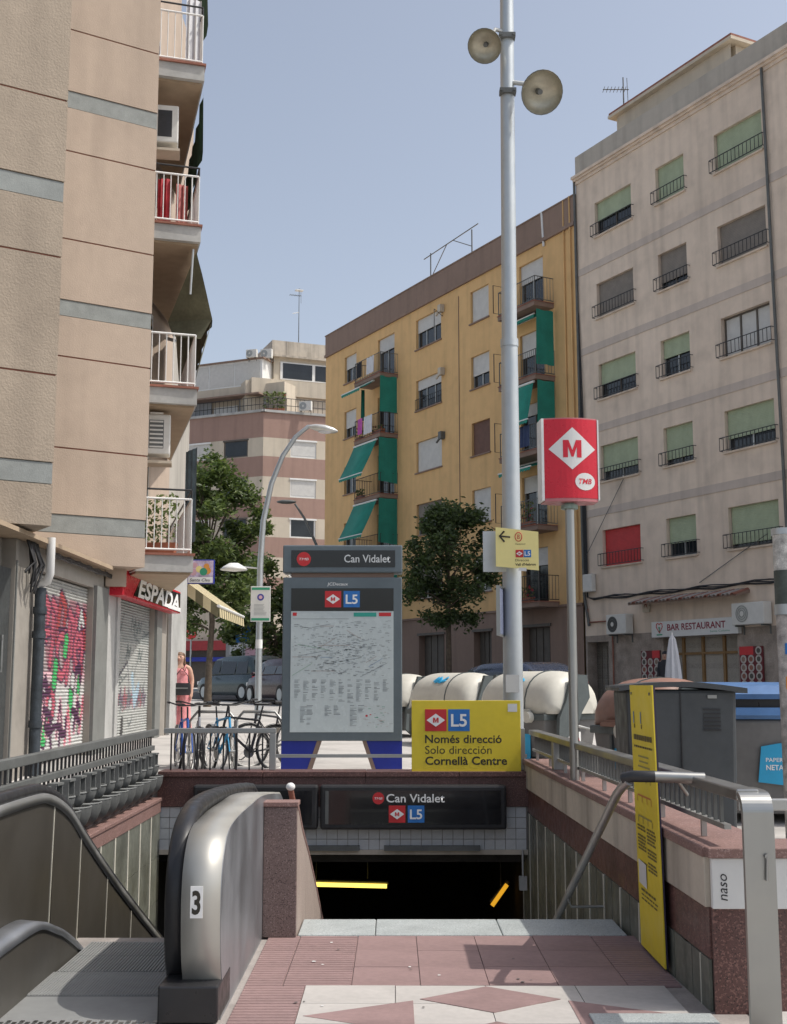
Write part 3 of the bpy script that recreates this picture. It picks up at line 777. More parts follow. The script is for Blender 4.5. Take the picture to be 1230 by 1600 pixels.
# railing across the back, left half tall with bars, right half low
br = thing('back_railing', 'grey railing on the granite beam behind the stair mouth', 'railing', (-2.5, YP + .17, .668))
mb = MB(); mb.box(0.0, 1.22, -.03, .03, .395, .45); mb.build('top_rail', steel_dull, br, bevel=.006)
bb = MB(); bb.box(-.008, .008, -.008, .008, 0, .395); bbm = bb.mesh('bar', iron_black)
for i in range(8): ob('bar', bbm, br, loc=(.08 + i * .142, 0, 0))
mb = MB(); mb.box(1.15, 1.22, -.032, .032, 0, .394); mb.build('post', steel_dull, br, bevel=.006)
mb = MB(); mb.box(1.22, 3.95, -.018, .018, .135, .17); mb.build('low_rail', steel_dull, br)
mb = MB(); mb.box(3.86, 3.93, -.03, .03, 0, .45); mb.build('end_post', steel_dull, br, bevel=.006)
# white ring marks on the rail ends
# yellow direction sign standing on the beam
ys_ = thing('direction_sign', 'large yellow sign with red and blue badges above the stair mouth', 'sign', (.195, YP + .02, .668))
W, Hh = 1.175, .75
mb = MB(); mb.box(0, W, -.012, .012, -.018, Hh); mb.build('board', yellow_sign, ys_, bevel=.004)
mb = MB(); mb.box(.2, .24, .012, .05, -.0, Hh - .1); mb.box(.95, .99, .012, .05, -.0, Hh - .1); mb.build('strut', steel_dull, ys_)
badge_m(ys_, (.145, -.013, Hh - .325), (1, 0, 0), .232)
badge_l5(ys_, (.395, -.013, Hh - .325), (1, 0, 0), .232)
lettering('Només direcció', black_ink, ys_, (.145, -.015, .30), (1, 0, 0), width=.825, height=.085, bold=.016)
lettering('Solo dirección', black_ink, ys_, (.145, -.015, .185), (1, 0, 0), width=.715, height=.085)
lettering('Cornellà Centre', black_ink, ys_, (.145, -.015, .07), (1, 0, 0), width=.88, height=.085, bold=.022)
mb = MB(); mb.quad((1.04, -.0145, .63), (1.14, -.0145, .63), (1.14, -.0145, .715), (1.04, -.0145, .715)); mb.build('sticker', white_board, ys_)

# ---------------------------------------------------------------- kiosk with the network map
kz = .50
kk = thing('map_kiosk', 'grey metro map kiosk with a lit header and blue feet', 'kiosk', (-.63, 15.0, kz))
KW = .735
mb = MB(); mb.box(-KW, KW, 0, .28, .41, 2.40); mb.build('cabinet', kiosk_grey, kk, bevel=.012)
mb = MB(); mb.box(-KW - .005, KW + .005, -.01, .29, 2.455, 2.80); mb.build('header', kiosk_grey, kk, bevel=.015)
mb = MB(); mb.box(-KW + .10, KW - .10, .03, .25, 2.40, 2.455); mb.build('neck', brown_wall, kk)
mb = MB(); mb.box(-KW + .10, KW - .085, -.016, -.009, 2.525, 2.735); hp = mb.build('header_display', gloss_black, kk)
lettering('Can Vidalet', mat('soft_white_ink', (.62, .64, .64), .5, var=0), kk, (KW - .145, -.019, 2.585), (1, 0, 0), width=.57, height=.095, bold=.010, align='RIGHT')
mb = MB(); mb.cyl((-KW + .255, -.016, 2.625), (-KW + .255, -.021, 2.625), .088, n=22); rd = mb.build('operator_roundel', red_ink, kk)
lettering('TMB', white_ink, rd, (-KW + .255, -.023, 2.61), (1, 0, 0), width=.12, height=.03, align='CENTER', shear=.2)
lettering('JCDecaux', white_ink, kk, (-.06, -.003, 2.30), (1, 0, 0), width=.26, height=.036, shear=.15, align='CENTER', bold=.01)
mb = MB(); mb.box(-KW + .105, KW - .105, -.010, .002, 1.985, 2.265); mb.build('black_header_strip', gloss_black, kk)
badge_m(kk, (-.215, -.011, 2.03), (1, 0, 0), .20)
badge_l5(kk, (.015, -.011, 2.03), (1, 0, 0), .20)
mb = MB(); mb.box(-KW + .105, KW - .105, -.008, .002, .515, 1.983); mb.build('map_poster', poster, kk)
mb = MB(); rnd = random.Random(11)
X0, X1 = -KW + .125, KW - .125
def dsh(x0, x1, z0, z1, m): mb.quad((x0, -.0095, z0), (x1, -.0095, z0), (x1, -.0095, z1), (x0, -.0095, z1), m)
dsh(X0 + .0, X0 + .05, 1.925, 1.965, 1); dsh(.14, .42, 1.915, 1.965, 2); dsh(.45, .60, 1.92, 1.965, 1)
dsh(X0, .08, 1.885, 1.89, 0)
for k in range(26):      # metro lines, thin slanting strokes
    xx = rnd.uniform(X0 + .05, X1 - .05); zz = rnd.uniform(1.25, 1.82); a = rnd.choice((0, .785, -.785, 1.57, .3, -.3)); L_ = rnd.uniform(.12, .5)
    dx, dz = math.cos(a) * L_, math.sin(a) * L_ * .6; w_ = .004
    xa, xb = max(X0, xx - dx / 2), min(X1, xx + dx / 2); za, zb_ = max(1.18, zz - dz / 2), min(1.87, zz + dz / 2)
    mb.quad((xa, -.0095, za - w_), (xb, -.0095, zb_ - w_), (xb, -.0095, zb_ + w_), (xa, -.0095, za + w_), rnd.choice((4, 6, 5, 7, 4, 5)))
for k in range(430):     # station names
    g = rnd.gauss(0, .30); xx = max(X0 + .02, min(X1 - .05, g)) if k % 3 else rnd.uniform(X0, X1 - .05); zz = rnd.gauss(1.5, .16) if k % 2 else rnd.uniform(1.2, 1.86)
    if not 1.18 < zz < 1.87: continue
    dsh(xx, xx + rnd.uniform(.012, .05), zz, zz + .007, rnd.choice((0, 4, 4, 4, 4)))
for c in range(11):      # index columns
    xx = X0 + .03 + c * .108; z = 1.14; zend = rnd.uniform(.86, .93) if c < 10 else 1.0
    while z > zend:
        if rnd.random() < .8: dsh(xx, xx + rnd.uniform(.03, .075), z, z + .007, 4 if rnd.random() < .6 else 0)
        z -= .015
for c, zend in ((0.5, .62), (1.2, .60), (3.2, .70), (4.2, .72), (6, .58), (6.9, .75)):
    xx = X0 + .05 + c * .11; z = .83
    while z > zend:
        if rnd.random() < .8: dsh(xx, xx + rnd.uniform(.03, .085), z, z + .007, 0 if rnd.random() < .4 else 4)
        z -= .015
for k in range(40):
    xx = rnd.uniform(.25, .58); zz = rnd.uniform(.56, .83); dsh(xx, xx + rnd.uniform(.01, .05), zz, zz + .005, rnd.choice((4, 5, 5, 3)))
dsh(.29, .315, .70, .722, 1); dsh(.34, .36, .72, .73, 1)
mb.build('map_print', [grey_ink, red_ink, teal_ink, green_ink, mat('faded_ink', (.30, .34, .35), .6, var=0), mat('rosy_grey_ink', (.42, .38, .36), .6, var=0), mat('faded_blue_ink', (.25, .34, .45), .6, var=0), mat('faded_green_ink', (.28, .42, .33), .6, var=0)], kk, kind='stuff')
for s in (-1, 1):
    mb = MB(); P = [(s * KW, .41), (s * .30, .41), (s * .45, -.03), (s * KW, -.03)]
    if s > 0: P = P[::-1]
    mb.prism(P, lambda a, b, d: (a, d, b), .03, .25); f = mb.build('foot', blue_plate, kk)
    mb = MB(); Q = [(s * .30, .41), (s * .25, .41), (s * .40, -.03), (s * .45, -.03)]
    if s > 0: Q = Q[::-1]
    mb.prism(Q, lambda a, b, d: (a, d, b), .02, .26); mb.build('foot_edge', brown_wall, kk)
# ================================================================ BUILDINGS
def wall_holes(mb, s0, s1, z0, z1, holes, depth, m=0, mr=None):
    """front face on y=0 looking to +y, with recessed openings"""
    ss = sorted({s0, s1, *[h[0] for h in holes], *[h[1] for h in holes]}); zs = sorted({z0, z1, *[h[2] for h in holes], *[h[3] for h in holes]})
    ss = [s for s in ss if s0 <= s <= s1]; zs = [z for z in zs if z0 <= z <= z1]
    mr = m if mr is None else mr
    for a, b in zip(ss, ss[1:]):
        for c, d in zip(zs, zs[1:]):
            cs, cz = (a + b) / 2, (c + d) / 2
            if any(h[0] < cs < h[1] and h[2] < cz < h[3] for h in holes): continue
            mb.quad((b, 0, c), (a, 0, c), (a, 0, d), (b, 0, d), m)
    for (a, b, c, d) in holes:
        mb.quad((a, 0, c), (a, -depth, c), (a, -depth, d), (a, 0, d), mr); mb.quad((b, -depth, c), (b, 0, c), (b, 0, d), (b, -depth, d), mr)
        mb.quad((a, -depth, d), (b, -depth, d), (b, 0, d), (a, 0, d), mr); mb.quad((a, 0, c), (b, 0, c), (b, -depth, c), (a, -depth, c), mr)
        mb.quad((b, -depth, c), (a, -depth, c), (a, -depth, d), (b, -depth, d), mr)

def window(par, off, h, depth, blind=None, cover=1.0, fr=None, sill=None, rail=None, curt=False, mull=1):
    """window part with pane, blind, sill, railing as sub-parts. h=(s0,s1,z0,z1)"""
    a, b, c, d = h; fr = fr or frame_alu; t = .05; y0 = -depth + .012; y1 = -depth + .07
    mb = MB(off)
    mb.box(a, a + t, y0, y1, c, d); mb.box(b - t, b, y0, y1, c, d); mb.box(a + t, b - t, y0, y1, c, c + t); mb.box(a + t, b - t, y0, y1, d - t, d)
    for k in range(mull): x = lerp(a, b, (k + 1) / (mull + 1)); mb.box(x - .03, x + .03, y0, y1 - .004, c + t, d - t)
    w = mb.build('window', fr, par)
    mb = MB(off); mb.quad((b - t, y0 + .02, c + t), (a + t, y0 + .02, c + t), (a + t, y0 + .02, d - t), (b - t, y0 + .02, d - t)); mb.build('pane', curtain if curt else glass, w)
    if blind:
        zb = lerp(d, c, cover); yb = min(-.03, -depth + .10)
        mb = MB(off); mb.box(a + .02, b - .02, yb - .02, yb, zb, d - .001); mb.box(a + .015, b - .015, yb - .024, yb + .006, zb - .03, zb - .001)
        mb.build('blind', blind, w)
    if sill:
        mb = MB(off); mb.box(a - .06, b + .06, .002, .07, c - .06, c - .005); mb.build('sill', sill, w)
    if rail:
        rm, ext, hh, out = rail; mb = MB(off); x0, x1 = a - ext, b + ext
        def ln(p, q, r=.012): mb.cyl(p, q, r, n=4, caps=False, smooth=False)
        for zz in (c + .04, c + hh): ln((x0, out, zz), (x1, out, zz), .016); ln((x0, 0, zz), (x0, out, zz)); ln((x1, 0, zz), (x1, out, zz))
        n = max(4, int((x1 - x0) / .16))
        for i in range(n + 1): x = lerp(x0, x1, i / n); ln((x, out, c + .04), (x, out, c + hh), .010)
        mb.build('window_railing', rm, w)
    return w
ALL_GROUND_Z = .0
# ---------------------------------------------------------------- beige block with the bar
RZB = R(90 + 27.5); BO = Vector((6.765, 43, .90)); bo = (0, 0, -.90)
bb_ = thing('beige_apartment_block', 'beige rendered apartment block with green blinds above the bar', 'building', BO, RZB)
colsB = ((-3.16, -1.10), (-5.88, -4.47), (-9.38, -7.32))
topsB = (18.80, 15.77, 12.80, 9.86, 6.88)
holes = []; spec = []
st = {(0, 0): (blind_green, .52), (0, 1): (blind_green, .97), (0, 2): (blind_green, .97), (1, 0): (blind_brown, .97), (1, 1): (blind_brown, .75), (1, 2): (blind_brown, .97),
      (2, 0): (blind_green, .55), (2, 1): (blind_green, .45), (2, 2): (None, 0), (3, 0): (blind_green, .70), (3, 1): (blind_green, .80), (3, 2): (blind_green, .66),
      (4, 0): (blind_red, .98), (4, 1): (blind_green, .62), (4, 2): (blind_green, .86)}
for r_, tz in enumerate(topsB):
    for c_, (s0, s1) in enumerate(colsB):
        h = (s0, s1, tz - 1.27, tz); holes.append(h); spec.append((h, st[(r_, c_)], r_, c_))
for s0, s1 in ((-13.2, -11.4),):
    for tz in topsB: h = (s0, s1, tz - 1.27, tz); holes.append(h); spec.append((h, (blind_green, .6), 9, 9))
mb = MB(bo); wall_holes(mb, -15, 0, 4.62, 19.9, holes, .22); mb.build('wall', beige_wall, bb_)
for h, (bl, cv), r_, c_ in spec:
    window(bb_, bo, h, .22, bl, cv, fr=frame_alu if (r_ + c_) % 2 else frame_dark, sill=beige_wall, rail=(iron_black, .13, .44, .12), curt=(r_, c_) == (2, 2), mull=2 if (r_, c_) == (2, 2) else 1)
for z in (16.48, 13.48, 10.52, 7.55):
    mb = MB(bo); mb.box(-15, -.01, .002, .022, z - .13, z + .13); mb.build('string_course', beige_band, bb_)
mb = MB(bo); mb.box(-15, .02, -.3, .05, 19.9, 20.02); mb.box(-15, .04, -.3, .12, 20.02, 20.10); mb.box(-15, .06, -.3, .19, 20.10, 20.2); mb.build('cornice', beige_wall, bb_)
mb = MB(bo); mb.box(-15, -.02, -.25, .03, 20.2, 20.98); mb.build('parapet', beige_par, bb_)
# flank and back mass
mb = MB(bo); mb.box(-15, -.005, -10, -.4, .3, 20.0); mb.build('rear_mass', beige_par, bb_)
# attic storey
MA = Matrix.Translation((0, -1.0, 0)); at = MB(bo, MA)
wall_holes(at, -7.2, -1.25, 19.9, 22.25, [(-4.5, -3.7, 21.15, 21.42), (-4.95, -4.82, 21.15, 21.36), (-5.35, -5.2, 21.2, 21.4), (-4.75, -4.6, 21.6, 21.75), (-2.6, -2.48, 21.5, 21.66)], .2)
at.box(-7.2, -1.255, -5, -.21, 19.9, 22.24); at.build('attic_wall', cream_wall, bb_)
mb = MB(bo, MA); mb.box(-7.45, -1.0, -5.2, .22, 22.25, 22.36); mb.box(-7.42, -1.02, -5.1, .19, 22.36, 22.46, 1); mb.build('attic_roof', [cream_wall, rust_edge], bb_)
mb = MB(bo); mb.cyl((-9.55, .08, 20.0), (-9.75, .08, 4.7), .045, n=6); mb.build('drainpipe', iron, bb_)
mb = MB(bo); mb.tube([(.02, .06, 20.1), (-.03, .07, 12), (.0, .06, 8), (-.06, .07, 4.7), (-.3, .06, 3.6)], .05, 6); mb.build('drainpipe', iron, bb_)
# ground floor
GH = [(-1.30, -.10, .3, 3.03), (-7.50, -4.15, .3, 3.08)]
mb = MB(bo); wall_holes(mb, -15, 0, 3.25, 4.62, [], .1); mb.build('fascia_wall', beige_wall, bb_)
mb = MB(bo); wall_holes(mb, -15, 0, .3, 3.25, GH, .45); mb.build('ground_floor_wall', stone_clad, bb_)
mb = MB(bo); mb.box(-1.3, -.1, -.44, -.40, .3, 3.03); [mb.box(x - .012, x + .012, -.40, -.385, .9, 2.9) for x in (-1.0, -.7, -.4)]; mb.build('door', frame_dark, bb_)
mb = MB(bo)
for x in (-7.47, -6.55, -5.6, -4.7, -4.2): mb.box(x - .05, x + .05, -.42, -.33, .3, 3.05)
mb.box(-7.5, -4.15, -.42, -.34, 2.5, 2.58)
sf = mb.build('shopfront', mat('varnished_wood', (.25, .14, .05), .5), bb_)
mb = MB(bo); mb.quad((-4.2, -.40, .3), (-7.45, -.40, .3), (-7.45, -.40, 3.05), (-4.2, -.40, 3.05)); mb.build('shop_glass', mat('dark_shop_glass', (.012, .010, .008), .35, var=.3, scale=1.5), sf)
# little tiled rain hood above the sign
mb = MB(bo); mb.hexa([(-8.1, .0, 4.26), (-3.1, .0, 4.26), (-3.1, .55, 4.14), (-8.1, .55, 4.14), (-8.1, 0, 4.36), (-3.1, 0, 4.36), (-3.1, .55, 4.19), (-8.1, .55, 4.19)]); hood = mb.build('rain_hood', brown_wall, bb_)
ht = MB(); ht.loft([[(.085 * math.cos(math.pi * i / 6), y, .075 * math.sin(math.pi * i / 6) + z) for i in range(7)] + [(.07 * math.cos(math.pi * i / 6), y, .06 * math.sin(math.pi * i / 6) + z) for i in range(6, -1, -1)] for y, z in ((0, .17), (.62, 0))], 0, True)
htm = ht.mesh('roof_tile', rust_edge); htw = ht.mesh('roof_tile', mat('pale_roof_tile', (.34, .30, .27), .85))
for i in range(26): ob('roof_tile', htw if i % 3 else htm, hood, loc=(-8.0 + i * .19, 0, 4.17 - .90))
# cables
cb = thing('facade_cables', 'dark cable bundle strung along the beige block above the bar', 'cables', BO, RZB)
for k in range(4):
    mb = MB(bo); pts = [(-15 + i * .6, .06 + .02 * k, 4.50 + .035 * k + .035 * math.sin(i * 1.7 + k) - (.05 if k == 3 else 0)) for i in range(25)] + [(-.25, .06, 4.6), (-.12 - .05 * k, .06, 6), (-.10 - .04 * k, .08, 9 + k), (-.05, .05, 12 + k)]
    mb.tube(pts, .018 if k else .03, 5); mb.build('cable', iron_black, cb)
mb = MB(bo); mb.tube([(-.2, .05, 4.2), (-.25, .05, 3.72), (-1.55, .05, 3.72), (-1.6, .05, 2.9), (-1.6, .05, 1.0)], .03, 6); mb.build('cable', rust_edge, cb)
mb = MB(bo); mb.tube([(-2.4, .05, 8.5), (-.3, .1, 6.1)], .012, 5); mb.tube([(-9, .1, 5.9), (-6, .05, 4.7)], .012, 5); mb.build('cable', iron, cb)
def on_B(name, lb, cat, s, z, n=0.0, group=None):
    d = Vector((math.cos(RZB), math.sin(RZB), 0)); nn = Vector((-d.y, d.x, 0)); p = Vector((6.765, 43, 0)) + d * s + nn * n
    return thing(name, lb, cat, (p.x, p.y, z), RZB, group)
def air_con(t, w=1.0, h=.62, dark=False):
    mb = MB(); mb.box(-w / 2, w / 2, .06, .38, 0, h); bx = mb.build('casing', ac_white, t, bevel=.02)
    c = (w * .17, .385, h * .5); r = h * .40
    mb = MB(); mb.cyl((c[0], .375, c[2]), (c[0], .388, c[2]), r, n=22); g = mb.build('fan_grille', black_plastic if dark else frame_alu, t)
    mb = MB()
    for q in (.4, .65, .9): mb.tube([(c[0] + r * q * math.cos(a * math.pi / 9), .39, c[2] + r * q * math.sin(a * math.pi / 9)) for a in range(18)], .006, 4, closed=True)
    mb.build('grille_rings', iron if dark else iron, g)
    mb = MB(); mb.cyl((c[0], .388, c[2]), (c[0], .398, c[2]), r * .28, n=14); mb.build('fan_hub', ac_white, g)
    for xb in (-w / 2 + .1, w / 2 - .14):
        mb = MB(); mb.box(xb, xb + .04, .0301, .36, -.05, -.002); mb.box(xb, xb + .04, 0, .03, -.28, -.002); mb.build('bracket', iron, t)
air_con(on_B('air_conditioner', 'white air conditioner with a black round fan left of the bar sign', 'air conditioner', -2.20, 3.24), 1.05, .66, True)
air_con(on_B('air_conditioner', 'white air conditioner with a grey fan right of the bar sign', 'air conditioner', -8.35, 3.30), 1.30, .64)
t = on_B('bar_sign', 'long white bar restaurant sign over the wooden shopfront', 'sign', -3.77, 3.07)
mb = MB(); mb.box(-3.95, 0, .02, .16, 0, .50); mb.build('board', white_board, t, bevel=.01)
lettering('BAR RESTAURANT', mat('wine_ink', (.25, .03, .05), .6, var=0), t, (-.78, .165, .20), (-1, 0, 0), width=2.65, height=.20, bold=.02)
lettering('Santa Coloma', green_ink, t, (-2.75, .165, .08), (-1, 0, 0), width=.85, height=.06)
mb = MB(); hp = [(0, -.16), (.15, .03), (.13, .13), (.06, .15), (0, .10), (-.06, .15), (-.13, .13), (-.15, .03)]
mb.tube([(-.40 + a, .167, .30 + b) for a, b in hp], .014, 5, closed=True); mb.build('heart_emblem', red_ink, t)
mb = MB(); mb.quad((-.26, .165, .06), (-.54, .165, .06), (-.54, .165, .10), (-.26, .165, .10)); mb.cyl((-.40, .165, .14), (-.40, .17, .34), .012, n=5); mb.cyl((-.34, .166, .30), (-.46, .166, .30), .012, n=5); mb.build('emblem_leaf', green_ink, t)
t = on_B('entry_plate', 'small square cream plate beside the black fan air conditioner', 'sign', -3.42, 3.92)
mb = MB(); mb.box(-.17, .17, .02, .08, 0, .38); mb.build('plate', cream_wall, t); mb = MB(); mb.poly([(-.1, .085, .08), (.02, .085, .25), (.09, .085, .1), (.05, .085, .32), (-.05, .085, .3)]); mb.build('mark', rust_edge, t)
t = on_B('meter_box', 'small white cabinet on the left edge of the beige block', 'box', -.42, 4.78); mb = MB(); mb.box(-.27, .27, .02, .2, 0, .62); mb.build('cabinet', ac_white, t, bevel=.02); mb = MB(); mb.box(-.2, .2, .2, .206, .06, .56); mb.build('door', ac_white, t)
for s, z0, z1, lb, cols_, rows_ in ((-3.55, 1.45, 2.66, 'red and black food picture board left of the bar door', 3, 5), (-8.1, 1.45, 2.68, 'red and black food picture board right of the bar door', 3, 5)):
    t = on_B('menu_board', lb, 'menu board', s, z0)
    hh = z1 - z0; mb = MB(); mb.box(-.47, .47, .02, .06, 0, hh); mb.build('board', mat('maroon_board', (.13, .012, .016), .6), t)
    mb = MB(); x0 = .47 if s < -5 else -.10
    mb.quad((x0, .063, hh * .80), (x0 - .57 if s < -5 else -.47, .063, hh * .80), (x0 - .57 if s < -5 else -.47, .063, hh), (x0, .063, hh)); mb.build('red_title', red_ink, t)
    for i in range(3):
        for j in range(5):
            if j == 4 and ((s < -5 and i < 2) or (s > -5 and i > 0)): continue
            cx = .31 - i * .31; cz = .12 + j * hh / 5
            mb = MB(); mb.cyl((cx, .06, cz), (cx, .068, cz), .125, n=12); d_ = mb.build('dish_picture', mat('dish_white', (.46, .42, .38), .6, var=.2), t)
            mb = MB(); mb.cyl((cx, .068, cz), (cx, .071, cz), .075, n=10); mb.build('food', random.choice((rust_edge, brown_wall, dark_panel)), d_)
# tv aerials
def aerial(lb, loc, h, rz, style=0):
    t = thing('tv_aerial', lb, 'aerial', loc, rz)
    mb = MB(); mb.cyl((0, 0, 0), (0, 0, h), .035, .022, n=6); mb.build('mast', iron, t)
    mb = MB(); mb.cyl((-.75, 0, h * .86), (.2, 0, h * .86), .02, n=5)
    for i in range(7): x = -.72 + i * .13; mb.cyl((x, -.22, h * .86), (x, .22, h * .86), .011, n=4)
    mb.cyl((.15, -.05, h * .72), (.15, .05, h * 1.0), .015, n=4)
    mb.build('antenna_rods', iron, t)
    if style:
        mb = MB(); mb.cyl((-.3, 0, h * .97), (.35, 0, h * .97), .03, n=5); mb.cyl((-.5, 0, h * .52), (0, 0, h * .55), .03, n=5); mb.box(-.3, .3, -.2, .2, h * .95, h * .965); mb.build('booster', white_metal, t)
aerial('tv aerial beside the attic on top of the beige block', (8.45, 42.1, 20.3), 3.4, R(0))

# ---------------------------------------------------------------- ochre block with green awnings
RZY = R(90 + 28.8); YO = Vector((6.765, 43, .90)); yo = bo
yb_ = thing('ochre_apartment_block', 'ochre yellow apartment block with brown base and green awnings', 'building', YO, RZY)
topsY = (17.90, 15.08, 12.26, 9.45, 6.65)
holes = []; wl_ = []
SX = {'A': (17.86, 19.15), 'C': (9.72, 11.92), 'D': (5.94, 7.32)}
stY = {('A', 0): (blind_white, .45), ('A', 1): (blind_white, .60), ('A', 2): (blind_white, .3), ('A', 3): (blind_white, .4), ('A', 4): (None, 0),
       ('C', 0): (blind_white, .42), ('C', 1): (blind_white, .30), ('C', 2): (blind_white, .97), ('C', 3): (blind_brown, .4), ('C', 4): (blind_brown, .5),
       ('D', 0): (blind_white, .97), ('D', 1): (blind_white, .58), ('D', 2): (blind_wood, .97), ('D', 3): (blind_white, .97), ('D', 4): (blind_white, .6)}
for k, (s0, s1) in SX.items():
    for i, tz in enumerate(topsY):
        h = (s0, s1, tz - 1.38, tz); holes.append(h); wl_.append((h, stY[(k, i)], k, i))
doors = []
for (s0, s1, nm) in ((13.95, 15.6, 'B'), (2.15, 3.75, 'E')):
    for i, tz in enumerate(topsY):
        h = (s0, s1, tz - 2.12, tz); holes.append(h); doors.append((h, nm, i))
YEND = 21.35
mb = MB(yo); wall_holes(mb, .10, YEND, 4.42, 18.42, holes, .20); mb.build('wall', yellow_wall, yb_)
GY = [(9.6, 11.75, .3, 3.66), (6.0, 7.3, .3, 3.66), (2.1, 3.85, .3, 3.7), (13.6, 16, .3, 3.6)]
mb = MB(yo); wall_holes(mb, .10, YEND, .3, 4.40, GY, .35); mb.M = mb.M; mb.build('base_wall', brown_wall, yb_)
mb = MB(yo); mb.box(.1, YEND, -.1, .06, 4.36, 4.44); mb.build('base_ledge', brown_wall, yb_)
mb = MB(yo); mb.box(.08, YEND + .02, -.3, .10, 18.40, 18.54); mb.build('cornice', brown_wall, yb_)
mb = MB(yo); mb.box(.09, YEND + .01, -.3, .04, 18.54, 19.55); mb.box(.06, YEND + .04, -.32, .07, 19.55, 19.60); mb.build('parapet', brown_wall, yb_)
mb = MB(yo); mb.box(.1, YEND, -11, -.36, .2, 18.6); mb.box(.1, YEND - .001, -.36, -.001, 3.9, 4.40) if False else None; mb.build('rear_mass', yellow_wall, yb_)
mb = MB(yo); mb.quad((YEND, -.4, .3), (YEND, 0, .3), (YEND, 0, 18.4), (YEND, -.4, 18.4)); mb.build('corner_wall', yellow_wall, yb_)
for h, (bl, cv), k, i in wl_:
    window(yb_, yo, h, .20, bl, cv, fr=frame_dark if k == 'D' and i == 2 else frame_alu, sill=brown_wall, mull=1 if k != 'C' else 2, rail=(iron_black, .0, .5, .05) if (k, i) == ('C', 1) else None)
for h, nm, i in doors:
    window(yb_, yo, h, .20, blind_white, (.30, .15, .2, .25, .2)[i] if nm == 'B' else (.35, .42, .2, .28, .3)[i], fr=frame_alu if i in (0, 3) else frame_dark, mull=1)
for a, b, c, d in GY[:3]:
    mb = MB(yo); mb.box(a, b, -.34, -.30, c, d)
    for q in range(1, 4): x = lerp(a, b, q / 4); mb.box(x - .04, x + .04, -.30, -.27, c, d)
    mb.box(a - .08, b + .08, .002, .05, d, d + .1); mb.build('entrance_door', frame_dark, yb_)
def balcony(par, off, s0, s1, zf, out, rm, name='balcony', hrail=.98, slab=brown_wall):
    mb = MB(off); mb.box(s0, s1, .001, out, zf - .17, zf); mb.box(s0 - .02, s1 + .02, .001, out + .03, zf - .001, zf + .03, 1); b = mb.build(name, [slab, rust_edge], par)
    mb = MB(off)
    def ln(p, q, r): mb.cyl(p, q, r, n=4, caps=False, smooth=False)
    o = out - .04
    for z in (zf + .10, zf + hrail): ln((s0 + .02, 0, z), (s0 + .02, o, z), .018); ln((s0 + .02, o, z), (s1 - .02, o, z), .018); ln((s1 - .02, o, z), (s1 - .02, 0, z), .018)
    for x in (s0 + .02, s1 - .02): ln((x, o, zf), (x, o, zf + hrail), .02)
    n = int((s1 - s0) / .13)
    for k in range(n + 1): x = lerp(s0 + .02, s1 - .02, k / n); ln((x, o, zf + .1), (x, o, zf + hrail), .009)
    m_ = int(out / .13)
    for x in (s0 + .02, s1 - .02):
        for k in range(m_): y = lerp(0, o, k / m_); ln((x, y, zf + .1), (x, y, zf + hrail), .009)
    mb.build('railing', rm, b)
    return b
def awning(par, off, s0, s1, zt, out, drop, m, name='awning', ys=.06):
    mb = MB(off); n = 8; t = .02
    P = [(ys + out * i / n, zt - drop * i / n - .05 * math.sin(math.pi * i / n)) for i in range(n + 1)]
    mb.loft([[(s0, y, z), (s1, y, z), (s1, y, z - t), (s0, y, z - t)] for y, z in P], 0, True)
    # scalloped valance
    y, z = P[-1]; k = int((s1 - s0) / .18); pts = [(s0, y, z)] + [(lerp(s0, s1, (j + q) / k), y, z - (.16 if q == .5 else .11)) for j in range(k) for q in (0, .5)] + [(s1, y, z - .11), (s1, y, z)]
    mb.poly(pts); mb.poly([(a, b + .012, c) for a, b, c in pts][::-1])
    a = mb.build(name, m, par)
    mb = MB(off); mb.cyl((s0 - .03, y, z), (s1 + .03, y, z), .03, n=6); mb.cyl((s0 - .03, ys, zt), (s1 + .03, ys, zt), .05, n=6)
    mb.build('awning_bar', white_metal, a)
    return a
def side_screen(par, off, s, y0, y1, z0, z1, m, flare=.0):
    mb = MB(off); n = 6
    for i in range(n):
        a, b = i / n, (i + 1) / n
        f = lambda t, q: (s + .05 * math.sin(t * 9 + q * 3), lerp(y0, y1, t), lerp(z0 + flare * t, z1, q))
        mb.add([f(a, 0), f(b, 0), f(b, 1), f(a, 1)], [(0, 1, 2, 3)], 0, True)
    return mb.build('side_screen', m, par)
zf_ = [t_ - 2.12 for t_ in topsY]
for i, zf in enumerate(zf_):
    b = balcony(yb_, yo, 13.62, 16.2, zf, .95, iron if i == 0 else iron_black)
    b2 = balcony(yb_, yo, 1.50, 3.95, zf, .90, iron if i < 4 else iron_black)
    if i == 1:
        awning(yb_, yo, 14.4, 16.25, zf + 2.62, .75, .42, awning_green, ys=.85); side_screen(b, yo, 13.62, .05, .95, zf + 1.0, zf + 2.68, awning_green); side_screen(b, yo, 15.5, .75, .95, zf + .9, zf + 2.4, awning_green)
    if i in (2, 3, 4):
        awning(yb_, yo, 14.0, 16.3, zf + 2.58, .78, 1.62, awning_green, ys=.90); side_screen(b, yo, 13.60, .05, 1.02, zf + .5, zf + 2.60, awning_green, .1)
    if i == 1:
        side_screen(b2, yo, 1.48, .05, .85, zf + .4, zf + 2.5, awning_green)
        awning(yb_, yo, 2.0, 4.0, zf + 2.62, .5, .12, awning_green)
    if i == 2:
        awning(yb_, yo, 1.7, 3.2, zf + 2.58, .30, 1.45, awning_green, ys=.85); side_screen(b2, yo, 1.48, .05, .85, zf + .3, zf + 2.6, awning_green)
    if i == 3: awning(yb_, yo, 1.9, 4.0, zf + 2.58, .85, .35, awning_green)
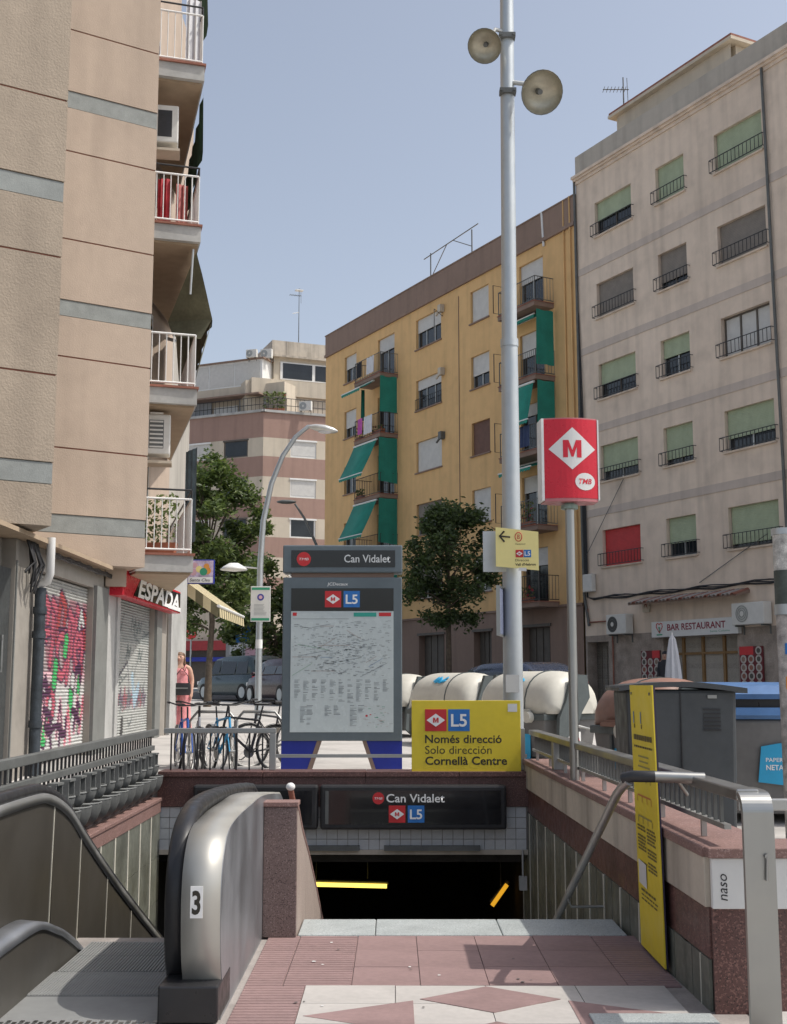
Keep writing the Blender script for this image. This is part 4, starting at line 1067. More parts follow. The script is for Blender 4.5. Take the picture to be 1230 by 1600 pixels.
def on_Y(name, lb, cat, s, z, n=0.0, group=None):
    d = Vector((math.cos(RZY), math.sin(RZY), 0)); nn = Vector((-d.y, d.x, 0)); p = Vector((6.765, 43, 0)) + d * s + nn * n
    return thing(name, lb, cat, (p.x, p.y, z), RZY, group)
def plant(t, w, h, n=60, flowers=0, mts=(None,), seed=1, sz=.07):
    rnd = random.Random(seed); mb = MB()
    for i in range(n):
        x, y, z = rnd.uniform(-w / 2, w / 2), rnd.uniform(-.12, .12), .16 + rnd.random() ** .7 * h
        a = Vector((rnd.uniform(-1, 1), rnd.uniform(-1, 1), rnd.uniform(-.6, 1))).normalized() * sz; b = a.orthogonal().normalized() * sz * .55; c = Vector((x, y, z))
        mb.add([c - a, c + b, c + a, c - b], [(0, 1, 2, 3)], 1 if rnd.random() < flowers else 0)
    mb.build('foliage', [leaf_a, flower_red], t)
    mb = MB(); mb.prism([(-w / 2 + .03, 0), (w / 2 - .03, 0), (w / 2, .18), (-w / 2, .18)], lambda a, b, d: (a, d, b), -.10, .10); mb.build('pot', clay, t)
plant(on_Y('potted_plant', 'green plant at the left end of the second ochre balcony from the top', 'plant', 15.95, zf_[1] + .03, .75), .5, .45, 60, .05, seed=2)
plant(on_Y('potted_plant', 'long clay planter at the right of the second ochre balcony from the top', 'plant', 14.1, zf_[1] + .03, .75), .9, .25, 60, .2, seed=3)
plant(on_Y('potted_plant', 'green plant on the third ochre balcony under the big awning', 'plant', 15.9, zf_[2] + .03, .75), .6, .3, 60, .0, seed=4)
plant(on_Y('potted_plant', 'bushy plants behind the railing of the balcony beside the metro sign', 'plant', 2.9, zf_[3] + .03, .70), 1.7, .75, 160, .12, seed=5)
plant(on_Y('potted_plant', 'red flowered plants on the lowest balcony behind the lamp mast', 'plant', 3.0, zf_[4] + .03, .70), 1.6, .4, 120, .3, seed=6)
def laundry(lb, s, z, n, w, h, m, nm='laundry'):
    t = on_Y(nm, lb, 'laundry', s, z, n); mb = MB(); k = 8
    f = lambda i, q: (lerp(-w / 2, w / 2, i / k), .03 * math.sin(i * 1.9) + .02 * q, -h * q)
    for i in range(k): mb.add([f(i, 0), f(i + 1, 0), f(i + 1, 1), f(i, 1)], [(0, 1, 2, 3)], 0, True)
    mb.build('cloth', m, t)
laundry('pink cloth hung on the second ochre balcony', 15.55, zf_[1] + 1.0, .96, .42, .75, mat('magenta_cloth', (.55, .12, .42), .8))
laundry('white cloth hung on the second ochre balcony', 14.75, zf_[1] + 1.0, .96, .8, .85, canvas_white)
laundry('black garment hung on the top ochre balcony', 15.6, zf_[0] + .92, .98, .5, .75, dark_cloth)
laundry('white sheet hung on the top ochre balcony', 14.6, zf_[0] + .97, .93, .7, .8, canvas_white)
laundry('blue jeans hung on the third balcony at the mast', 2.2, zf_[2] + .98, .92, .6, .8, mat('denim', (.04, .06, .13), .9))
# wall lamps and poles on the ochre block
for i in (0, 1, 2):
    t = on_Y('wall_fan_unit', ('cream flue box by the top row window right of the green awnings', 'cream flue box by the second row window right of the green awnings', 'dark cable reel by the third row window right of the green awnings')[i], 'flue', 9.55, topsY[i] - .25)
    mb = MB(); mb.box(-.12, .12, 0.01, .22, 0, .32); mb.cyl((0, .15, .1), (.2, .25, -.15), .05, n=6); mb.build('casing', cream_wall if i < 2 else iron, t)
t = on_Y('clothes_line_frame', 'thin iron clothes line bracket beside a top row ochre window', 'bracket', 9.6, 17.3)
mb = MB(); mb.tube([(0, 0, .2), (-.3, .6, .35), (-.3, .6, -.9)], .018, 5); mb.build('bracket', iron, t)
for i, s in enumerate((4.85, 4.85, 4.85, 4.85)):
    t = on_Y('clothes_line_frame', ('top dark clothes rack edge at the left of the mast', 'second dark clothes rack edge at the left of the mast', 'third dark clothes rack edge at the left of the mast', 'lowest dark clothes rack edge at the left of the mast')[i], 'bracket', s, topsY[i] - 1.75 + .1)
    mb = MB(); mb.tube([(0, 0, 0), (0, .5, 0), (0, .5, 1.15), (0, 0, 1.15)], .02, 5, closed=True); mb.build('bracket', iron_black, t)
mb = MB(yo); mb.cyl((2.1, .05, 19.6), (2.0, .05, 18.2), .05, n=6); mb.build('overflow_pipe', white_metal, yb_)
mb = MB(yo); mb.cyl((.75, .05, 19.6), (.75, .05, 4.5), .03, n=5); mb.cyl((.35, .06, 19.6), (.3, .06, 4.5), .035, n=5); mb.build('drainpipe', yellow_wall, yb_)
mb = MB(yo)
for s in (8.25, 4.62): mb.cyl((s, .02, 18), (s, .02, 4.5), .015, n=4)
mb.build('cable', brown_wall, yb_)
t = on_Y('roof_frame', 'thin iron clothes drying frame on the ochre block roof', 'frame', 9.0, 19.55, -.6)
mb = MB(); mb.cyl((2.6, 0, 0), (2.6, 0, 1.55), .03, n=5); mb.cyl((-.9, 0, 0), (-.9, 0, 1.5), .03, n=5); mb.cyl((3.2, 0, 1.45), (-1.4, 0, 1.6), .025, n=5); mb.cyl((2.4, 0, .5), (1.2, 0, 1.5), .02, n=5); mb.cyl((-.9, 0, .75), (.6, 0, 1.5), .02, n=5); mb.build('bars', iron, t)

# ---------------------------------------------------------------- banded block far behind
bc = Vector((-9.6, 88, 1.2)); 
bd = thing('banded_apartment_block', 'distant apartment block with rose and cream horizontal bands and roof terraces', 'building', bc)
o3 = (9.6, -88, 0)
def frame2(heading, o=bc):
    h = R(heading); d = Vector((math.sin(h), math.cos(h), 0)); return d
for side, (hd, L_) in enumerate(((-65.6, 16.0), (68.7, 13.0))):
    d = frame2(hd); ang = math.atan2(d.y, d.x)
    flip = side == 1
    # local frame: x along d; outward must be towards the camera
    Mx = Matrix.Rotation(ang, 4, 'Z')
    sgn = 1 if side == 0 else -1
    if side == 1: Mx = Mx @ Matrix.Scale(-1, 4, (0, 1, 0))
    offz = (0, 0, -1.2)
    M0 = Matrix.Translation(offz) @ Mx
    levels = [(1.2, 4.5, 'g')] ; z = 19.6
    bands = [(19.6, 21.5, 1), (18.2, 19.6, 0), (16.68, 18.2, 1), (15.2, 16.68, 0), (13.7, 15.2, 1), (12.2, 13.7, 0), (10.72, 12.2, 1), (9.25, 10.72, 0), (7.8, 9.25, 1), (4.6, 7.8, 0)]
    wins = [(1.3, 3.4), (4.6, 6.6), (9.0, 11.0), (13, 14.8)] if side == 0 else [(2.1, 4.1), (7.0, 9.0)]
    for (z0, z1, c_) in bands:
        mb = MB((0, 0, 0), M0); hs = [(a, b, z0 + .03, z1 - .02) for a, b in wins] if not c_ and z0 > 9 else []
        wall_holes(mb, 0, L_, z0, z1, hs, .15); mb.build('wall_band', rose_wall if c_ else cream_wall, bd)
        for q, hh in enumerate(hs):
            a, b, c, d_ = hh; mb = MB((0, 0, 0), M0); mb.box(a, b, -.13, -.06, c, d_); mb.box(a - .05, b + .05, -.06, .06, d_ - .12, d_ + .0); w = mb.build('window', white_metal if (q + side) % 3 else frame_dark, bd)
            mb = MB((0, 0, 0), M0); cov = ((q * 37 + int(z0) * 13) % 10) / 10
            if (q + side) % 2 == 0 or side == 1 and z0 < 13: mb.quad((b - .12, -.055, c + .1), (a + .12, -.055, c + .1), (a + .12, -.055, d_ - .13), (b - .12, -.055, d_ - .13)); mb.build('pane', glass, w)
            else: mb.box(a + .1, b - .1, -.06, -.04, c + .15, d_ - .13); mb.build('blind', blind_white, w)
    mb = MB((0, 0, 0), M0); mb.box(0, L_, -10, -.16, 1, 21.4); mb.build('rear_mass', rose_wall, bd)
    mb = MB((0, 0, 0), M0); mb.box(-.2, L_, -.5, .15, 21.5, 21.68); mb.build('terrace_edge', conc_slab, bd)
    mb = MB((0, 0, 0), M0)
    for z in (22.1, 22.65): mb.cyl((0, .0, z), (L_, .0, z), .03, n=4)
    for i in range(int(L_ / .35)): mb.cyl((i * .35, 0, 21.68), (i * .35, 0, 22.65), .02, n=3, caps=False)
    mb.build('terrace_railing', iron_black, bd)
    # shop level
    mb = MB((0, 0, 0), M0); mb.box(0, L_, -.1, .0, 1.0, 4.6); mb.build('shop_wall', frame_dark, bd)
    mb = MB((0, 0, 0), M0); mb.box(0, L_, .002, .5, 4.0, 4.7); mb.build('shop_fascia', mat('red_fascia', (.30, .03, .035), .6) if side == 0 else rose_wall, bd)
    mb = MB((0, 0, 0), M0); mb.box(0, L_, .002, .6, 3.2, 3.5); mb.build('shop_awning', blue_plate if side == 0 else iron, bd)
    # set back penthouse
    if side == 0:
        mb = MB((0, 0, 0), M0); mb.box(-1, L_, -9, -1.6, 21.5, 23.2); mb.build('penthouse_wall', cream_wall, bd)
        mb = MB((0, 0, 0), M0); mb.box(.6, L_, -1.55, -.25, 23.02, 23.14); mb.build('canopy_edge', brown_wall, bd)
        mb = MB((0, 0, 0), M0); mb.box(.7, 3.0, -1.5, -1.42, 21.75, 23.0); mb.box(5.5, L_, -1.5, -1.42, 21.75, 23.0); mb.build('grey_screen', mat('grey_canvas', (.34, .36, .38), .8), bd)
        mb = MB((0, 0, 0), M0); mb.box(3.2, 5.3, -1.58, -1.5, 21.6, 22.6); mb.build('terrace_door', white_metal, bd)
        mb = MB((0, 0, 0), M0); mb.box(-1, L_, -9, -1.3, 23.2, 24.0); mb.build('upper_slab', cream_wall, bd)
        mb = MB((0, 0, 0), M0); mb.box(1.0, L_, -9, -1.4, 24.0, 26.0); sun = mb.build('sunroom', white_metal, bd)
        for k in range(6):
            mb = MB((0, 0, 0), M0); mb.box(1.2 + k * 2.3, 3.4 + k * 2.3, -1.4, -1.37, 24.15, 25.85); mb.build('sunroom_panel', blind_white, sun)
        mb = MB((0, 0, 0), M0); mb.box(.8, L_, -9.2, -1.2, 26.0, 26.1); mb.build('sunroom_roof', brown_wall, bd)
    else:
        mb = MB((0, 0, 0), M0); mb.box(-1, L_, -9, -1.6, 21.5, 24.2); mb.build('penthouse_wall', cream_wall, bd)
        mb = MB((0, 0, 0), M0); mb.box(-.6, L_, -9, -1.35, 23.2, 24.4); mb.build('upper_slab', cream_wall, bd)
        mb = MB((0, 0, 0), M0); mb.box(1.4, L_, -9, -2.4, 24.4, 26.4); mb.build('upper_storey', cream_wall, bd)
        mb = MB((0, 0, 0), M0); mb.box(1.9, 7.2, -2.39, -2.33, 24.7, 26.1); wn_ = mb.build('ribbon_window', white_metal, bd)
        for k in range(2):
            mb = MB((0, 0, 0), M0); mb.box(2.1 + k * 2.6, 4.45 + k * 2.6, -2.33, -2.31, 24.8, 26.0); mb.build('pane', glass, wn_)
        mb = MB((0, 0, 0), M0); mb.box(.9, L_, -9, -2.0, 26.4, 26.55); mb.box(1.2, L_, -9, -2.2, 26.55, 27.7); mb.build('roof_drum', travertine, bd)
def on_T(lb, x, y, z, w, h):
    t = thing('air_conditioner', lb, 'air conditioner', (x, y, z), R(165)); air_con(t, w, h)
on_T('white air conditioner on the distant roof, left of the roof pair', -10.7, 90.0, 26.1, .85, .62)
on_T('white air conditioner on the distant roof, right of the roof pair', -9.6, 90.2, 26.1, .9, .7)
on_T('white air conditioner on the lower terrace of the distant block', -6.5, 89.0, 21.75, .95, .7)
aerial('tall tv aerial mast on the distant banded block', (-7.3, 90.8, 27.6), 4.3, R(20), 1)
plant(thing('potted_plant', 'large potted plants on the corner terrace of the distant banded block', 'plant', (-8.9, 88.6, 21.7)), 1.6, 1.3, 120, .05, seed=9, sz=.16)
# ================================================================ left building: saw-tooth blocks over shops
lb = thing('corner_apartment_building', 'pinkish saw tooth apartment building over graffiti covered shop shutters', 'building', (-4.2, 17.5, .7))
lo = (4.2, -17.5, -.7)
U = Vector((math.sin(R(58)), math.cos(R(58)), 0)); NU = Vector((-U.y, U.x, 0))   # NU points away from the camera
def saw_block(R2, width, bands, z0, z1, m, bandh, name='block_wall', depth=7.0):
    """R2: right front edge; bands: list of (z bottom, z top) stone bands; thin grooves half way between"""
    R2 = Vector((*R2, 0)); M0 = Matrix.Translation(lo) @ Matrix.Translation(R2) @ Matrix.Rotation(math.atan2(U.y, U.x), 4, 'Z')
    # local x = along face to the right edge (0 = edge), y = into the building
    cuts = [z0]; kinds = []
    gap = .022
    edges = []
    for b0, b1, g1, g2 in bands: edges += [(b0, b1, 'band'), (g1, g1 + gap, 'gap'), (g2, g2 + gap, 'gap')]
    edges.sort(); z = z0
    segs = []
    for a, b, k in edges:
        if a > z: segs.append((z, a, 'wall'))
        segs.append((a, b, k)); z = b
    segs.append((z, z1, 'wall'))
    for a, b, k in segs:
        mb = MB((0, 0, 0), M0)
        if k == 'wall': mb.box(-width, 0, 0, depth, a, b); mb.build(name, m, lb)
        elif k == 'band': mb.box(-width, -.006, .012, depth - .02, a + .012, b - .012); mb.box(-width, -.02, .03, depth - .03, a, b); mb.build('stone_band', band_grey, lb)
        else: mb.box(-width, -.015, .018, depth - .02, a, b); mb.build('groove', rust_edge, lb)
saw_block((-3.595, 17.5), 3.4, [(3.68, 3.95, 4.88, 6.20), (6.80, 7.05, 7.94, 9.27), (9.94, 10.21, 11.15, 12.4), (13.1, 13.35, 14.2, 15.4)], 3.26, 16, plaster_sh, .26)
saw_block((-3.705, 13.05), 4.2, [(3.74, 3.99, 4.95, 6.30), (6.95, 7.20, 8.15, 9.5), (10.1, 10.35, 11.3, 12.7)], 3.29, 16, plaster_tan, .25)
# the wall behind the balconies, tapering to the corner
def wall_line(p, q, z0, z1, name, m, th=.3, off=lo):
    p = Vector((*p, 0)); q = Vector((*q, 0)); d = q - p; L = d.length; M0 = Matrix.Translation(off) @ Matrix.Translation(p) @ Matrix.Rotation(math.atan2(d.y, d.x), 4, 'Z')
    mb = MB((0, 0, 0), M0); mb.box(0, L, 0, th, z0, z1); return mb.build(name, m, lb), M0, L
wall_line((-3.90, 17.72), (-4.45, 19.0), 3.0, 16, 'return_wall', plaster_sh)
bw, MW, LW = wall_line((-4.45, 19.0), (-4.28, 22.9), 3.0, 16, 'balcony_wall', plaster_sh)
wall_line((-4.28, 22.9), (-4.55, 26.6), 4.6, 10.5, 'corner_wall', mat('off_white_render', (.40, .375, .335), .9, var=.07, scale=.8, streak=.2))
# balconies: tapering slabs with white railings
BQ = [(-3.80, 17.78), (-2.98, 18.02), (-4.22, 22.7), (-4.40, 19.1)]
for i, (zs, hand) in enumerate(((3.44, 0), (5.98, 1), (8.55, 2), (11.2, 3))):
    mb = MB(lo); P = BQ
    mb.prism(P, lambda a, b, d: (a, b, d), zs - .20, zs + .04, 0)
    Q = [(a + (.03 if k in (1, 2) else 0), b - (.03 if k < 2 else 0)) for k, (a, b) in enumerate(P)]
    mb.prism(Q, lambda a, b, d: (a, b, d), zs + .041, zs + .075, 1); mb.prism([(lerp(a, -3.85, .06), lerp(b, 19.4, .06)) for a, b in P], lambda a, b, d: (a, b, d), zs - .235, zs - .199, 2)
    b = mb.build('balcony', [conc_slab, rust_edge, soffit_m], lb)
    mb = MB(lo); zr = zs + .075; hr = (.82, .82, .80, .84)[i]
    pts = [Vector((-3.76, 17.84, 0)), Vector((-3.03, 18.06, 0)), Vector((-4.18, 22.55, 0))]
    for p, q in zip(pts, pts[1:]):
        for z in (zr + .06, zr + hr): mb.cyl((p.x, p.y, z), (q.x, q.y, z), .018, n=5)
        n = int((q - p).length / .105)
        for k in range(n + 1):
            c = p.lerp(q, k / n); mb.cyl((c.x, c.y, zr + .06 if k % 6 else zr), (c.x, c.y, zr + hr), .010 if k % 6 else .014, n=4, caps=False)
    mb.build('railing', white_metal, b)
    if i != 1:
        mb = MB(lo); [mb.cyl((p.x, p.y, zr + hr + .14), (q.x, q.y, zr + hr + .14), .016, n=5) for p, q in zip(pts, pts[1:])]; mb.cyl((-3.03, 18.06, zr + hr), (-3.03, 18.06, zr + hr + .14), .014, n=4); mb.build('top_bar', iron_black, b)
    # balcony door on the wall
    mb = MB((0, 0, 0), MW); mb.box(.5, 2.2, -.03, -.004, zr + .02, zr + 2.1); dr = mb.build('balcony_door', white_metal if i in (1,) else frame_alu, lb)
    mb = MB((0, 0, 0), MW); mb.box(.58, 1.30, -.036, -.031, zr + .15, zr + 2.0); mb.box(1.38, 2.12, -.036, -.031, zr + .15, zr + 2.0); mb.build('pane', glass, dr)
# dull green sun blinds on the balconies
def drape(lbx, pts_top, pts_bot, m=awning_dark, n=8):
    t = thing('balcony_awning', lbx, 'awning', (pts_top[0][0], pts_top[0][1], pts_bot[0][2])); o = Vector((-pts_top[0][0], -pts_top[0][1], -pts_bot[0][2]))
    mb = MB(o); A = [Vector(p) for p in pts_top]; B = [Vector(p) for p in pts_bot]
    for k in range(len(A) - 1):
        for i in range(n):
            for j in range(3):
                f = lambda u, v: (A[k].lerp(A[k + 1], u)).lerp(B[k].lerp(B[k + 1], u), v) + Vector((.025 * math.sin(u * 17), 0, .03 * math.sin(u * 9 + v * 4)))
                mb.add([f(i / n, j / 3), f((i + 1) / n, j / 3), f((i + 1) / n, (j + 1) / 3), f(i / n, (j + 1) / 3)], [(0, 1, 2, 3)], 0, True)
    mb.build('canvas', m, t); return t, o
t, o = drape('bulging dull green canvas blind over the third balcony from the top left', [(-3.05, 18.1, 8.2), (-3.55, 20.0, 8.2), (-4.1, 22.3, 8.2)], [(-2.86, 18.6, 7.3), (-3.35, 20.3, 7.0), (-4.0, 22.3, 7.1)])
mb = MB(o); A = [(-3.05, 18.1, 8.2), (-2.86, 18.6, 7.3), (-3.42, 18.6, 7.1)]
mb.add([(-3.05, 18.08, 8.22), (-2.86, 18.58, 7.3), (-3.02, 18.5, 6.95), (-3.50, 18.7, 7.05), (-3.62, 18.9, 7.35)], [(0, 4, 3, 2, 1)], 0); mb.build('side_cloth', awning_dark, t)
mb = MB(o); mb.add([(-2.86, 18.6, 7.3), (-3.35, 20.3, 7.0), (-3.4, 20.3, 6.7), (-2.98, 18.55, 6.85)], [(0, 1, 2, 3)]); mb.build('valance', awning_dark, t)
mb = MB(o); mb.tube([(-3.10, 18.06, 8.25), (-3.14, 18.12, 7.55)], .02, 5); mb.build('arm', galv, t); mb = MB(o); mb.tube([(-3.65, 19.0, 7.1), (-3.45, 18.6, 6.95)], .03, 5); mb.build('arm', galv, t)
drape('dull green rolled canvas hanging under the second balcony from the top left', [(-3.02, 18.2, 10.92), (-3.5, 20.2, 10.9), (-4.1, 22.4, 10.9)], [(-3.12, 18.9, 10.25), (-3.7, 20.8, 9.9), (-4.15, 22.4, 9.7)], awning_green if False else mat('bottle_green_canvas', (.035, .09, .06), .9, var=.2))
drape('green canvas folded under the top left balcony roof edge', [(-3.05, 18.3, 13.6), (-3.6, 20.2, 13.6)], [(-3.05, 18.7, 12.35), (-3.75, 20.8, 12.1)], mat('bottle_green_canvas', (.035, .09, .06), .9, var=.2))
def cloth(lbx, p, q, ztop, h, m):
    t = thing('laundry', lbx, 'laundry', (p[0], p[1], ztop - h)); mb = MB((-p[0], -p[1], -(ztop - h))); n = 8
    f = lambda i, z: (lerp(p[0], q[0], i / n), lerp(p[1], q[1], i / n) + .025 * math.sin(i * 2.1), z)
    for i in range(n): mb.add([f(i, ztop - h), f(i + 1, ztop - h), f(i + 1, ztop), f(i, ztop)], [(0, 1, 2, 3)], 0, True)
    mb.build('cloth', m, t)
cloth('white sheet hung inside the top left balcony', (-3.35, 18.35), (-3.12, 18.45), 12.6, 1.2, canvas_white)
cloth('red towel hung on the second balcony from the top left', (-3.72, 18.3), (-3.5, 18.3), 9.5, .8, flower_red)
cloth('pale red shirt hung on the second balcony from the top left', (-3.42, 18.25), (-3.25, 18.35), 9.4, .7, mat('pale_red_cloth', (.42, .14, .13), .9))
cloth('blue and white cloth hung on the lowest left balcony', (-3.35, 19.3), (-3.1, 18.9), 5.3, 1.5, mat('faded_blue_cloth', (.16, .24, .30), .9, var=.3))
plant(thing('potted_plant', 'leafy plant in a clay trough on the lowest left balcony', 'plant', (-3.55, 18.25, 3.52)), .55, .75, 200, .0, seed=21, sz=.05)
# air conditioners on the balcony wall
def lac(lbx, z, white=True, w=.55, h=.75):
    t = thing('air_conditioner', lbx, 'air conditioner', (-3.66, 18.45, z), R(190))
    mb = MB(); mb.box(-w / 2, w / 2, .0, .30, 0, h); mb.build('casing', ac_white, t, bevel=.02)
    mb = MB(); mb.box(-w / 2 + .10, w / 2 - .10, .30, .304, .09, h - .09); g = mb.build('grille', iron_black if not white else iron, t)
    if white:
        for k in range(9): mb = MB() if k == 0 else mb; mb.box(-w / 2 + .11, w / 2 - .11, .304, .312, .10 + k * .065, .125 + k * .065)
        mb.build('grille_bars', ac_white, g)
    mb = MB(); mb.box(-w / 2 - .03, w / 2 + .03, -.05, .32, -.14, -.10); mb.build('bracket', cream_wall, t)
lac('white window air conditioner under the top left balcony', 10.05, False, .42, .62)
lac('white slatted air conditioner under the third left balcony', 5.05, True, .42, .62)
# shop level
YF0, YF1, XF = 8.0, 24.4, -4.2
mb = MB(lo)
def xbox(y0, y1, z0, z1, x0=-4.8, x1=XF, m=0, mb_=None): (mb_ or mb).box(x0, x1, y0, y1, z0, z1, m)
xbox(YF0, 13.46, .2, 3.2, x1=-4.36); xbox(13.46, 14.36, .2, 3.2); xbox(17.02, 18.42, .2, 3.2); xbox(21.42, 22.6, .2, 3.2); xbox(22.75, YF1, .2, 3.28); xbox(14.36, 17.02, 2.93, 3.2); xbox(18.42, 21.42, 2.93, 3.2)
mb.build('shop_wall', mat('grey_beige_render', (.30, .275, .24), .9, var=.08, scale=1.2, dirt=.2), lb)
mb = MB(lo); mb.box(-9, -4.81, 7, 24.3, .2, 3.2); mb.box(-12, -4.6, 19.2, 26.5, 3.2, 16); mb.build('rear_mass', plaster_sh, lb)
mb = MB(lo); mb.box(-9, -4.0, 8, 17.3, 3.205, 3.255); mb.box(-9, -4.19, 17.3, 24.4, 3.205, 3.25); mb.build('soffit', soffit_m, lb)
stone_grey = mat('grey_stone_facing', (.17, .175, .165), .7, var=.12, scale=3)
for y0, y1, x1 in ((17.03, 17.72, XF + .05), (21.43, 21.9, XF + .05), (13.47, 13.50, XF + .02)):
    mb = MB(lo); mb.box(XF, x1, y0, y1, .2, 2.96); mb.build('pilaster', stone_grey, lb)
mb = MB(lo); mb.box(XF, XF + .05, 17.73, 18.2, .2, 3.0); mb.box(XF, XF + .08, 18.2, 18.40, .2, 3.1); mb.build('pilaster', conc_slab, lb)
mb = MB(lo); mb.box(XF + .001, XF + .06, 22.76, 24.38, .2, 4.6); mb.build('corner_pillar', conc_slab, lb)
# grey metal door at the far left
mb = MB(lo); mb.box(-4.36, -4.24, 9.5, 13.44, .2, 2.86); dr = mb.build('metal_door', mat('dark_grey_door', (.06, .065, .065), .5, .2), lb)
mb = MB(lo); mb.cyl((-4.21, 13.14, 1.72), (-4.21, 13.14, 2.12), .018, n=6); mb.box(-4.24, -4.20, 13.12, 13.16, 1.75, 1.78); mb.box(-4.24, -4.20, 13.12, 13.16, 2.06, 2.09); mb.build('door_handle', steel, dr)
# ---- roller shutters with painted graffiti (paint is a per-vertex colour, slats are real)
def shutter(y0, y1, z0, z1, paint, name='roller_shutter', pitch=.043, nx=84):
    nz = int((z1 - z0) / pitch); pts = []; cols = []; fs = []
    rows = []
    for k in range(nz):
        zb = z0 + (z1 - z0) * k / nz; hgt = (z1 - z0) / nz
        for q, dx in ((0.0, .0), (.18, .012), (.5, .02), (.82, .012)): rows.append((zb + q * hgt, dx))
    for z, dx in rows:
        for i in range(nx + 1):
            y = lerp(y0, y1, i / nx); pts.append((XF - .10 + dx, y, z)); cols.append(paint(i / nx, (z - z0) / (z1 - z0), (y1 - y0), (z1 - z0)))
    n = nx + 1
    for r in range(len(rows) - 1):
        for i in range(nx): fs.append((r * n + i, r * n + i + 1, (r + 1) * n + i + 1, (r + 1) * n + i))
    mb = MB(lo); mb.add(pts, fs, 0, False); me = mb.mesh(name, attr_mat('painted_slats', .55))
    at_ = me.color_attributes.new('paint', 'FLOAT_COLOR', 'POINT')
    at_.data.foreach_set('color', [c for col in cols for c in (*col, 1)])
    return ob(name, me, lb)
def seg_d(px, py, a, b):
    vx, vy = b[0] - a[0], b[1] - a[1]; t = max(0, min(1, ((px - a[0]) * vx + (py - a[1]) * vy) / (vx * vx + vy * vy + 1e-9)))
    return math.hypot(px - a[0] - vx * t, py - a[1] - vy * t)
PINK = (.46, .10, .14); DARK = (.07, .02, .06); GREEN = (.05, .40, .12); WHITE = (.50, .50, .48); METAL = (.36, .36, .34); PALEP = (.62, .36, .40); RED2 = (.36, .05, .05)
rg = random.Random(5)
# wildstyle strokes in metres: u along (0..2.66), v up (0..2.1)
ST = []
def stroke(pts, w, col, out=DARK): ST.append((pts, w, col, out))
for k, (ux, vb, vt, bend) in enumerate(((.15, .95, 1.75, .12), (.52, 1.0, 1.85, -.1), (.92, 1.05, 1.8, .1), (1.30, 1.0, 1.9, -.12), (1.72, .85, 1.72, .1), (2.12, .9, 1.78, -.05), (2.45, .95, 1.72, .08))):
    c = PINK if k % 3 else RED2
    stroke([(ux, vb), (ux + bend, lerp(vb, vt, .4)), (ux + .05, vt)], .065, c); stroke([(ux + .05, vt), (ux + .28, vt - .12), (ux + .20, vb + .35)], .06, c)
    if k % 2: stroke([(ux - .05, lerp(vb, vt, .45)), (ux + .32, lerp(vb, vt, .5))], .05, PINK)
for (ux, vv, r) in ((1.45, 1.15, .23), (2.30, 1.25, .2), (1.0, .55, .16), (.35, .6, .17)):
    stroke([(ux + r * math.cos(a * .7), vv + r * 1.15 * math.sin(a * .7)) for a in range(10)], .055, PINK if ux > .5 else PALEP)
for (ux, vv, hh, ww) in ((.45, .82, .30, .12), (1.15, .92, .22, .09), (1.95, .55, .26, .10), (1.62, 1.28, .15, .09), (2.45, .32, .14, .09), (.75, .25, .16, .12), (2.35, .80, .2, .07)):
    stroke([(ux, vv - hh / 2), (ux + .04, vv + hh / 2)], ww, GREEN)
for (ux) in (.25, .62, 1.35, 1.75, 2.2, 2.5):
    v0 = rg.uniform(.05, .2); stroke([(ux, v0), (ux + .12, v0 + .42), (ux + .26, v0 + .02)], .028, PINK if rg.random() < .6 else DARK, PALEP)
for _ in range(16):
    ux, vv = rg.uniform(.1, 2.5), rg.uniform(.05, .95); a = rg.uniform(0, 6.3); stroke([(ux, vv), (ux + .2 * math.cos(a), vv + .2 * math.sin(a)), (ux + .26 * math.cos(a + .8), vv + .26 * math.sin(a + .8))], .016, DARK, DARK)
stroke([(2.05, .82), (2.05, .86)], .09, WHITE, DARK); stroke([(2.3, 1.55), (2.38, 1.75), (2.5, 1.6)], .05, WHITE, DARK)
def paint1(u, v, W_, H_):
    px, py = u * 2.66, v * 2.1; base = METAL if py > 1.88 else tuple(lerp(a, b, sstep((1.0 - py) / .3)) for a, b in zip(PALEP, WHITE))
    if .95 < py <= 1.88: base = (.30, .15, .17) if math.sin(px * 9 + py * 5) > -.2 else (.36, .30, .30)
    col = base; best = 9
    for pts, w, c, o_ in ST:
        if px < min(p[0] for p in pts) - .2 or px > max(p[0] for p in pts) + .2: continue
        d = min(seg_d(px, py, a, b) for a, b in zip(pts, pts[1:]))
        if d < w: col = c
        elif d < w + .035: col = o_
    return col
shutter(14.37, 17.01, .78, 2.92, paint1)
ST2 = []
for (ux, vv) in ((.25, 1.78), (.3, 1.55), (.55, 1.7), (1.5, 1.75), (1.75, 1.7), (2.0, 1.72), (1.2, 1.3), (2.1, 1.25)):
    ST2.append(([(ux, vv - .1), (ux + .1, vv + .12), (ux + .2, vv - .08), (ux + .32, vv + .1)], .018, (.10, .13, .13)))
for k in range(9):
    ux = .2 + k * .29; ST2.append(([(ux, .42 + .04 * (k % 3)), (ux + .10, .72), (ux + .16, .45), (ux + .26, .60)], .030, (.30, .10, .12) if k % 2 else (.15, .12, .16)))
ST2.append(([(.1, 1.0), (.35, .85), (.8, .95), (1.3, 1.15), (1.45, .8)], .015, (.12, .12, .14)))
for k in range(14):
    ux, vv, a = .1 + (k * 37 % 29) / 10.5, .15 + (k * 53 % 17) / 9.5, k * 1.3
    ST2.append(([(ux, vv), (ux + .16 * math.cos(a), vv + .16 * math.sin(a)), (ux + .28 * math.cos(a + .7), vv + .2 * math.sin(a + .7)), (ux + .30, vv + .05)], .014, (.16, .18, .18)))
